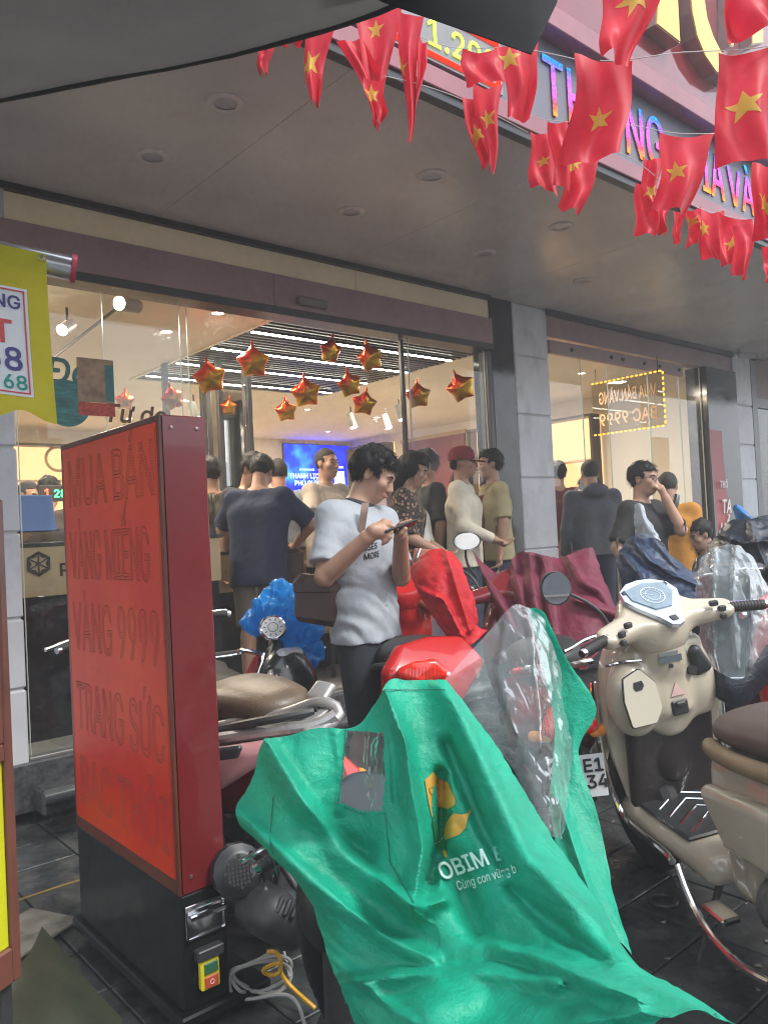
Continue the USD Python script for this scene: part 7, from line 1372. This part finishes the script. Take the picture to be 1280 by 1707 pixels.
# dark blue cover with a clear tip
M_navyc = raincloth('navy_raincloth', (0.022, 0.04, 0.085), rough=0.42, tr=0.03, wet=0.1)
N1 = [[(1040,902,4.75),(1052,894,4.7),(1070,888,4.65),(1090,895,4.65),(1105,915,4.7)], [(1032,925,4.7),(1052,918,4.6),(1080,912,4.55),(1110,922,4.55),(1132,938,4.65)], [(1030,950,4.65),(1055,945,4.5),(1090,942,4.45),(1125,948,4.48),(1152,955,4.6)], [(1040,975,4.6),(1068,972,4.42),(1100,970,4.38),(1135,972,4.4),(1165,972,4.55)], [(1052,1005,4.55),(1078,1005,4.4),(1108,1005,4.35),(1140,1000,4.38),(1168,990,4.5)], [(1060,1040,4.5),(1085,1045,4.38),(1112,1045,4.32),(1142,1040,4.35),(1168,1020,4.5)]]
n1, _ = drape(N1, 10, [([(1055,900),(1085,935),(1120,955),(1165,975)], 0.06, 8, 0.7), ([(1040,925),(1070,960),(1080,1000)], 0.05, 9, 1), ([(1090,900),(1130,945)], 0.04, 7, 1)], folds=0.06, fs=7, fine=0.008, fns=14, seed=41)
NC = Thing('rain_cover', 'dark blue plastic cover with a clear pointed tip, in front of the smoking man', 'rain cover', P(1090, 960, 4.5) * A([1, 1, 0])); NC.part('sheet', n1, M_navyc, smooth=True)
M_film2 = film('clear_film_milky', tint=(0.75, 0.82, 0.88), veil=0.30, col=(0.62, 0.70, 0.78), bs=22, st=0.35)
n2, _ = drape([[(1056,842,4.62),(1062,838,4.6),(1068,838,4.6),(1074,844,4.62)], [(1056,865,4.64),(1066,862,4.58),(1074,862,4.56),(1082,868,4.6)], [(1058,888,4.66),(1070,884,4.58),(1082,882,4.55),(1094,888,4.6)], [(1056,905,4.7),(1072,898,4.6),(1088,896,4.56),(1102,902,4.62)]], 8, folds=0.03, fs=14, fine=0.005, fns=20, seed=43); NC.part('clear_tip', n2, M_film2, smooth=True)
# clear cover at the right with a dark hem
K1 = [[(1164,935,3.062),(1176,920,3.019),(1195,911,2.975),(1218,909,2.958),(1240,914,2.958),(1258,930,2.992)], [(1160,965,3.062),(1180,958,2.931),(1205,952,2.870),(1232,952,2.853),(1258,960,2.870),(1278,975,2.940)], [(1162,1000,3.045),(1182,1000,2.887),(1206,1000,2.818),(1234,1000,2.800),(1262,1005,2.818),(1288,1010,2.887)], [(1164,1045,3.019),(1184,1048,2.861),(1208,1050,2.791),(1236,1050,2.774),(1264,1050,2.791),(1292,1050,2.853)], [(1162,1090,2.992),(1184,1100,2.835),(1210,1106,2.765),(1238,1108,2.748),(1266,1104,2.765),(1296,1090,2.818)], [(1172,1112,2.975),(1190,1122,2.818),(1212,1132,2.748),(1240,1136,2.730),(1268,1130,2.748),(1298,1110,2.800)]]
k1, _ = drape(K1, 10, [([(1190,920),(1186,1010),(1190,1100)], 0.03, 8, 1), ([(1225,915),(1222,1010),(1228,1110)], 0.03, 7, 1), ([(1250,960),(1256,1040),(1248,1110)], 0.03, 8, 1)], folds=0.04, fs=10, fd=(1, 1, 0.4), fine=0.006, fns=18, seed=51)
KC = Thing('rain_cover', 'clear crinkled plastic cover with a black hem, right of the champagne scooter', 'rain cover', P(1225, 1020, 3.2) * A([1, 1, 0])); KC.part('clear_sheet', k1, film('clear_film_right', tint=(0.84, 0.88, 0.9), veil=0.13, bs=20, st=0.35), smooth=True)
k2, _ = drape([[(1160,1086,3.001),(1188,1112,2.818),(1212,1128,2.739),(1240,1130,2.721),(1268,1090,2.748),(1300,1050,2.783)], [(1158,1118,2.992),(1188,1140,2.809),(1214,1152,2.730),(1242,1152,2.712),(1270,1120,2.730),(1302,1090,2.765)], [(1164,1140,2.992),(1192,1162,2.818),(1216,1172,2.739),(1244,1176,2.721),(1272,1150,2.739),(1304,1120,2.774)]], 10, folds=0.03, fs=9, seed=53); KC.part('black_hem', k2, raincloth('black_raincloth', (0.008, 0.012, 0.018), rough=0.35, tr=0.0), smooth=True)
# black plastic at the far right
B1 = [[(1176,905,5.6),(1200,880,5.5),(1225,866,5.45),(1250,860,5.4),(1275,858,5.4),(1305,862,5.4)], [(1172,930,5.5),(1200,905,5.35),(1228,890,5.3),(1255,885,5.25),(1280,884,5.25),(1308,888,5.25)], [(1172,955,5.45),(1202,935,5.25),(1230,922,5.2),(1258,915,5.15),(1284,915,5.15),(1310,918,5.15)], [(1176,990,5.4),(1206,970,5.2),(1234,960,5.1),(1262,955,5.08),(1288,955,5.08),(1312,955,5.08)]]
b1, _ = drape(B1, 10, [([(1200,890),(1240,905),(1290,900)], 0.08, 8, 0.6), ([(1180,925),(1215,905),(1235,940)], 0.07, 7, 1), ([(1250,870),(1262,910),(1280,950)], 0.07, 7, 1)], folds=0.09, fs=6, fine=0.014, fns=11, seed=61)
solo('rain_cover', b1, raincloth('black_plastic_sheet', (0.014, 0.020, 0.030), rough=0.22, tr=0.0, wet=0.0), label='crumpled black plastic sheet over the scooter at the far right', cat='rain cover', smooth=True)
e1, _ = drape([[(1222,846,5.7),(1228,842,5.68),(1236,846,5.68)], [(1226,858,5.68),(1238,854,5.6),(1250,858,5.62)], [(1230,872,5.66),(1248,866,5.58),(1262,868,5.6)]], 8, folds=0.04, fs=9, seed=63); solo('plastic_bag', e1, mat('blue_green_plastic', (0.03, 0.16, 0.42), rough=0.25, var=0.6, vs=9), label='shiny blue plastic wrapper on the black plastic sheet at the right', cat='plastic bag', smooth=True)
# blue bag over the retro scooter
f = Field(P(478, 1060, 3.9) - 0.4, P(478, 1060, 3.9) + 0.4, 0.009)
for (x, y, t, r) in [(452, 1020, 3.7, 0.075), (480, 1016, 3.66, 0.095), (505, 1022, 3.64, 0.075), (495, 1045, 3.62, 0.085), (508, 1052, 3.6, 0.06), (480, 1050, 3.6, 0.06), (490, 1080, 3.58, 0.055), (508, 1100, 3.6, 0.045), (522, 1112, 3.62, 0.03), (512, 1085, 3.6, 0.05), (470, 1000, 3.68, 0.07), (430, 1032, 3.72, 0.055)]: f.ell(P(x, y, t + 0.28), (r, r, r), 0.03)
v, fc = f.mesh(1); n = vnormals(v, fc); rr = 1 - np.abs(noise3(v * A([1, 1, 0.7]), 15, 71, 2)) * 6; r2 = 1 - np.abs(noise3(v[:, [2, 0, 1]], 30, 75, 2)) * 6; v = v + n * (0.030 * np.clip(rr, -1, 1) + 0.013 * np.clip(r2, -1, 1) + 0.05 * noise3(v, 8, 72))[:, None]
M_bag = usdkit.material(stage, '/World/Looks/blue_bag', {'tc': ('texture_coordinate', {}), 'n': ('noise_texture', {'scale': 26.0, 'detail': 4, 'distortion': 1.0}), 'b': ('bump', {'strength': 0.7, 'distance': 0.012}), 'p': ('principled_bsdf', {'base_color': (0.01, 0.30, 0.74), 'roughness': 0.2}), 't': ('translucent_bsdf', {'color': (0.02, 0.40, 0.85)}), 'tr': ('transparent_bsdf', {'color': (0.25, 0.6, 0.95)}), 'm': ('mix_closure', {'fac': 0.35}), 'm2': ('mix_closure', {'fac': 0.30})},
    [('tc.object', 'n.vector'), ('n.fac', 'b.height'), ('b.normal', 'p.normal'), ('p.BSDF', 'm.closure1'), ('t.BSDF', 'm.closure2'), ('m.closure', 'm2.closure1'), ('tr.BSDF', 'm2.closure2')], surface='m2.closure')
solo('plastic_bag', (v, fc), M_bag, label='crumpled bright blue plastic bag over the retro scooter beside its gauge', cat='plastic bag', smooth=True)

# ================================================================ small things
T = Thing('folding_chair', 'folding chair with an orange back and steel tube frame by the glass door', 'chair', P(700, 1060, 4.6) * A([1, 1, 0]) + A([0, 0, 0.0]))
T.part('frame', join([tube(smoothpath([P(x, y, t) for x, y, t in l], 20), 0.011, 8) for l in ([(700, 915, 4.5), (690, 960, 4.45), (678, 1030, 4.4), (672, 1052, 4.38), (684, 1060, 4.4), (700, 1056, 4.45)], [(745, 925, 4.7), (735, 990, 4.65), (722, 1050, 4.6), (716, 1075, 4.6)], [(684, 985, 4.45), (690, 1030, 4.6), (686, 1062, 4.7)])]), M_chr)
T.part('backrest', hullof([(P(694, 918, 4.5), 0.015), (P(740, 922, 4.68), 0.015), (P(690, 955, 4.47), 0.015), (P(736, 960, 4.65), 0.015)]), mat('orange_vinyl', (0.30, 0.09, 0.05), rough=0.5)); T.part('seat', hullof([(P(688, 995, 4.4), 0.018), (P(735, 1000, 4.6), 0.018), (P(715, 1012, 4.3), 0.018)]), mat('orange_vinyl', (0.30, 0.09, 0.05)))
pl = Thing('potted_flowers', 'pot of yellow chrysanthemums beside the crouching man', 'plant', P(1160, 960, 7.0) * A([1, 1, 0])); pb = P(1160, 960, 7.0) * A([1, 1, 0]); prng = np.random.default_rng(3)
pl.part('pot', mv(lathe([(0, 0.0), (0.16, 0.0), (0.21, 0.36), (0.225, 0.40), (0.19, 0.40), (0, 0.36)], 24), pb), mat('clay_pot', (0.16, 0.07, 0.04), rough=0.7)); fl, lv = [], []
for i in range(170):
    d = unit(prng.normal(0, 1, 3) * A([1, 1, 0.7]) + A([0, 0, 0.35])); c = pb + A([0, 0, 0.78]) + d * A([0.30, 0.30, 0.30]) * prng.uniform(0.85, 1.05)
    if d[2] < -0.35: continue
    fl.append(tf(lathe([(0, 0.012), (0.024, 0.018), (0.040, 0.004), (0.03, -0.008), (0, -0.010)], 8), frame4(c, unit(np.cross(d, [0.3, 0.2, 0.9])), unit(np.cross(d, unit(np.cross(d, [0.3, 0.2, 0.9])))), d)))
for i in range(140):
    d = unit(prng.normal(0, 1, 3)); c = pb + A([0, 0, 0.66]) + d * A([0.25, 0.25, 0.27]) * prng.uniform(0.4, 1); u = unit(np.cross(d, prng.normal(0, 1, 3))); lv.append((A([c, c + d * 0.07 + u * 0.025, c + d * 0.12, c + d * 0.07 - u * 0.025]), A([[0, 1, 2], [0, 2, 3]])))
pl.part('blossoms', join(fl), mat('yellow_petal', (0.58, 0.36, 0.015), rough=0.6, var=0.25, vs=20), kind='stuff'); pl.part('leaves', join(lv), mat('leaf_green', (0.04, 0.085, 0.02), rough=0.5, var=0.3), kind='stuff', smooth=False)

# star balloons under the slatted ceiling
M_foil = usdkit.material(stage, '/World/Looks/red_foil', {'tc': ('texture_coordinate', {}), 'cn': ('noise_texture', {'scale': 4.5, 'detail': 1}), 'cr': ('rgb_ramp', {'ramp': [(0.44, (0.62, 0.04, 0.012)), (0.56, (0.62, 0.12, 0.015)), (0.66, (0.60, 0.36, 0.03))]}), 'n': ('noise_texture', {'scale': 16.0, 'detail': 3}), 'b': ('bump', {'strength': 0.3, 'distance': 0.02}), 'p': ('principled_bsdf', {'metallic': 0.85, 'roughness': 0.24})}, [('tc.object', 'cn.vector'), ('cn.fac', 'cr.fac'), ('cr.color', 'p.base_color'), ('tc.object', 'n.vector'), ('n.fac', 'b.height'), ('b.normal', 'p.normal')], surface='p.BSDF')
M_foily = mat('gold_foil', (0.62, 0.36, 0.03), rough=0.26, metal=0.85, var=0.1)
def star_balloon(px, py, w, t, lab, turn=0.0, roll=0.0, seed=0):
    c = P(px, py, t); R_ = w / 2 * t / FPX * 1.0; r = np.random.default_rng(seed); nz = unit(unit(EYE - c) + _r0 * turn + A([0, 0, -0.15])); ux = unit(np.cross([0, 0, 1.0], nz)); uy = np.cross(nz, ux); cr, sr = math.cos(roll), math.sin(roll); ux, uy = ux * cr + uy * sr, uy * cr - ux * sr
    a = np.linspace(0, 2 * PI, 80, endpoint=False); k5 = np.abs(((a / (2 * PI / 5)) % 1) - 0.5) * 2      # 1 on the points, 0 between
    rad = 0.72 + 0.28 * k5 ** 1.7; v = []
    rr = np.linspace(0, 1, 14)
    for sgn in (1, -1):
        for q in rr: h = 0.46 * (1 - q ** 2.2) ** 0.62; pk = 0.03 * np.sin(a * 40) * q ** 6; v.append(np.c_[rad * q * np.sin(a), rad * q * np.cos(a), sgn * (h + pk)])
    T = Thing('star_balloon', lab, 'balloon', c, group='red and gold star balloons in the shop doorway'); m = frame4(c, ux * R_, uy * R_, nz * R_)
    m[:3, 0], m[:3, 1], m[:3, 2] = ux * R_, uy * R_, nz * R_
    F_ = loft(A(v[:14]), cap=False); B_ = loft(A(v[14:]), cap=False); face = tf((F_[0], F_[1]), m); cen_ = F_[0][F_[1]].mean(1); gold = (np.hypot(cen_[:, 0] - 0.12, cen_[:, 1] + 0.18) < 0.40)
    T.part('foil', join([face, (tf(B_, m)[0], B_[1][:, ::-1])]), M_foil, smooth=True)
    T.part('tail', tube([c + uy * R_ * 0.98, c + uy * R_ * 1.28 + ux * 0.004], [0.012, 0.004], 6), M_foil)
for i, (px, py, w, t, tu, ro, lab) in enumerate([(350, 630, 58, 5.6, 0.1, 0.2, 'star balloon above the olive-shirted man, leftmost full star'), (422, 604, 58, 5.7, -0.1, 0.0, 'star balloon in front of the mirrored column'), (381, 678, 30, 7.2, 0.2, 0.0, 'small star balloon low beside the thin post'), (477, 685, 40, 6.4, 0.1, 0.1, 'small star balloon low, left of the blue screen top'), (510, 655, 54, 6.0, 0.0, 0.1, 'star balloon below the second LED line, left of the centre pair'),
     (551, 585, 46, 5.5, 0.9, 0.0, 'tall star balloon turned sideways, highest of the bunch'), (617, 597, 50, 5.6, -0.5, 0.1, 'star balloon to the right of the tall sideways one'), (583, 641, 46, 5.9, 0.4, 0.3, 'star balloon below the tall sideways one'), (607, 673, 44, 6.1, 0.0, -0.2, 'smaller star balloon touching the one above, lowest in the centre'), (697, 660, 46, 6.2, 0.2, 0.1, 'star balloon half behind the edge of the glass door'), (768, 646, 52, 6.0, -0.2, 0.3, 'star balloon farthest right, behind the glass door'), (288, 664, 44, 5.6, 0.7, 0.4, 'crumpled star balloon above the top of the red sign'), (208, 668, 34, 5.9, 0.2, 0.0, 'star balloon behind the poster in the left window')]):
    star_balloon(px, py, w, t, lab, tu, ro, i)

q = PZ(1105, 1505, 0.0); solo('drain_ring', torus(q + A([0, 0, 0.008]), (0, 0, 1), 0.045, 0.007, 28, 8), M_dark, label='small dark metal ring lying on the wet tiles beside the green cover', cat='ring')
lrng = np.random.default_rng(8); lt = []
for i in range(60):
    c = A([lrng.uniform(1.4, 3.2), lrng.uniform(0.6, 2.2), 0.003]); r_ = lrng.uniform(0.006, 0.02); a = np.sort(lrng.uniform(0, 6.28, 5)); lt.append(ext([(c[0] + r_ * math.cos(t), c[1] + r_ * math.sin(t) * 0.6) for t in a], 0.002, frame4((0, 0, 0.002), (1, 0, 0), (0, 1, 0))))
solo('litter', join(lt), mat('litter_pale', (0.2, 0.19, 0.16), rough=0.7, var=0.5, vs=3), kind='stuff', label='bits of wet litter scattered on the tiles', cat='litter', smooth=False)

# the damp air of the rainy day, with everything in it
M_air = usdkit.material(stage, '/World/Looks/haze_air', {'v': ('principled_volume', {'color': (0.90, 0.90, 0.92), 'density': 0.008})}, [], volume='v.volume')
solo('haze', bx((-31, -31, -1.3), (31, 31, 11.2)), M_air, kind='stuff', label='thin damp air of the rainy day', smooth=False)
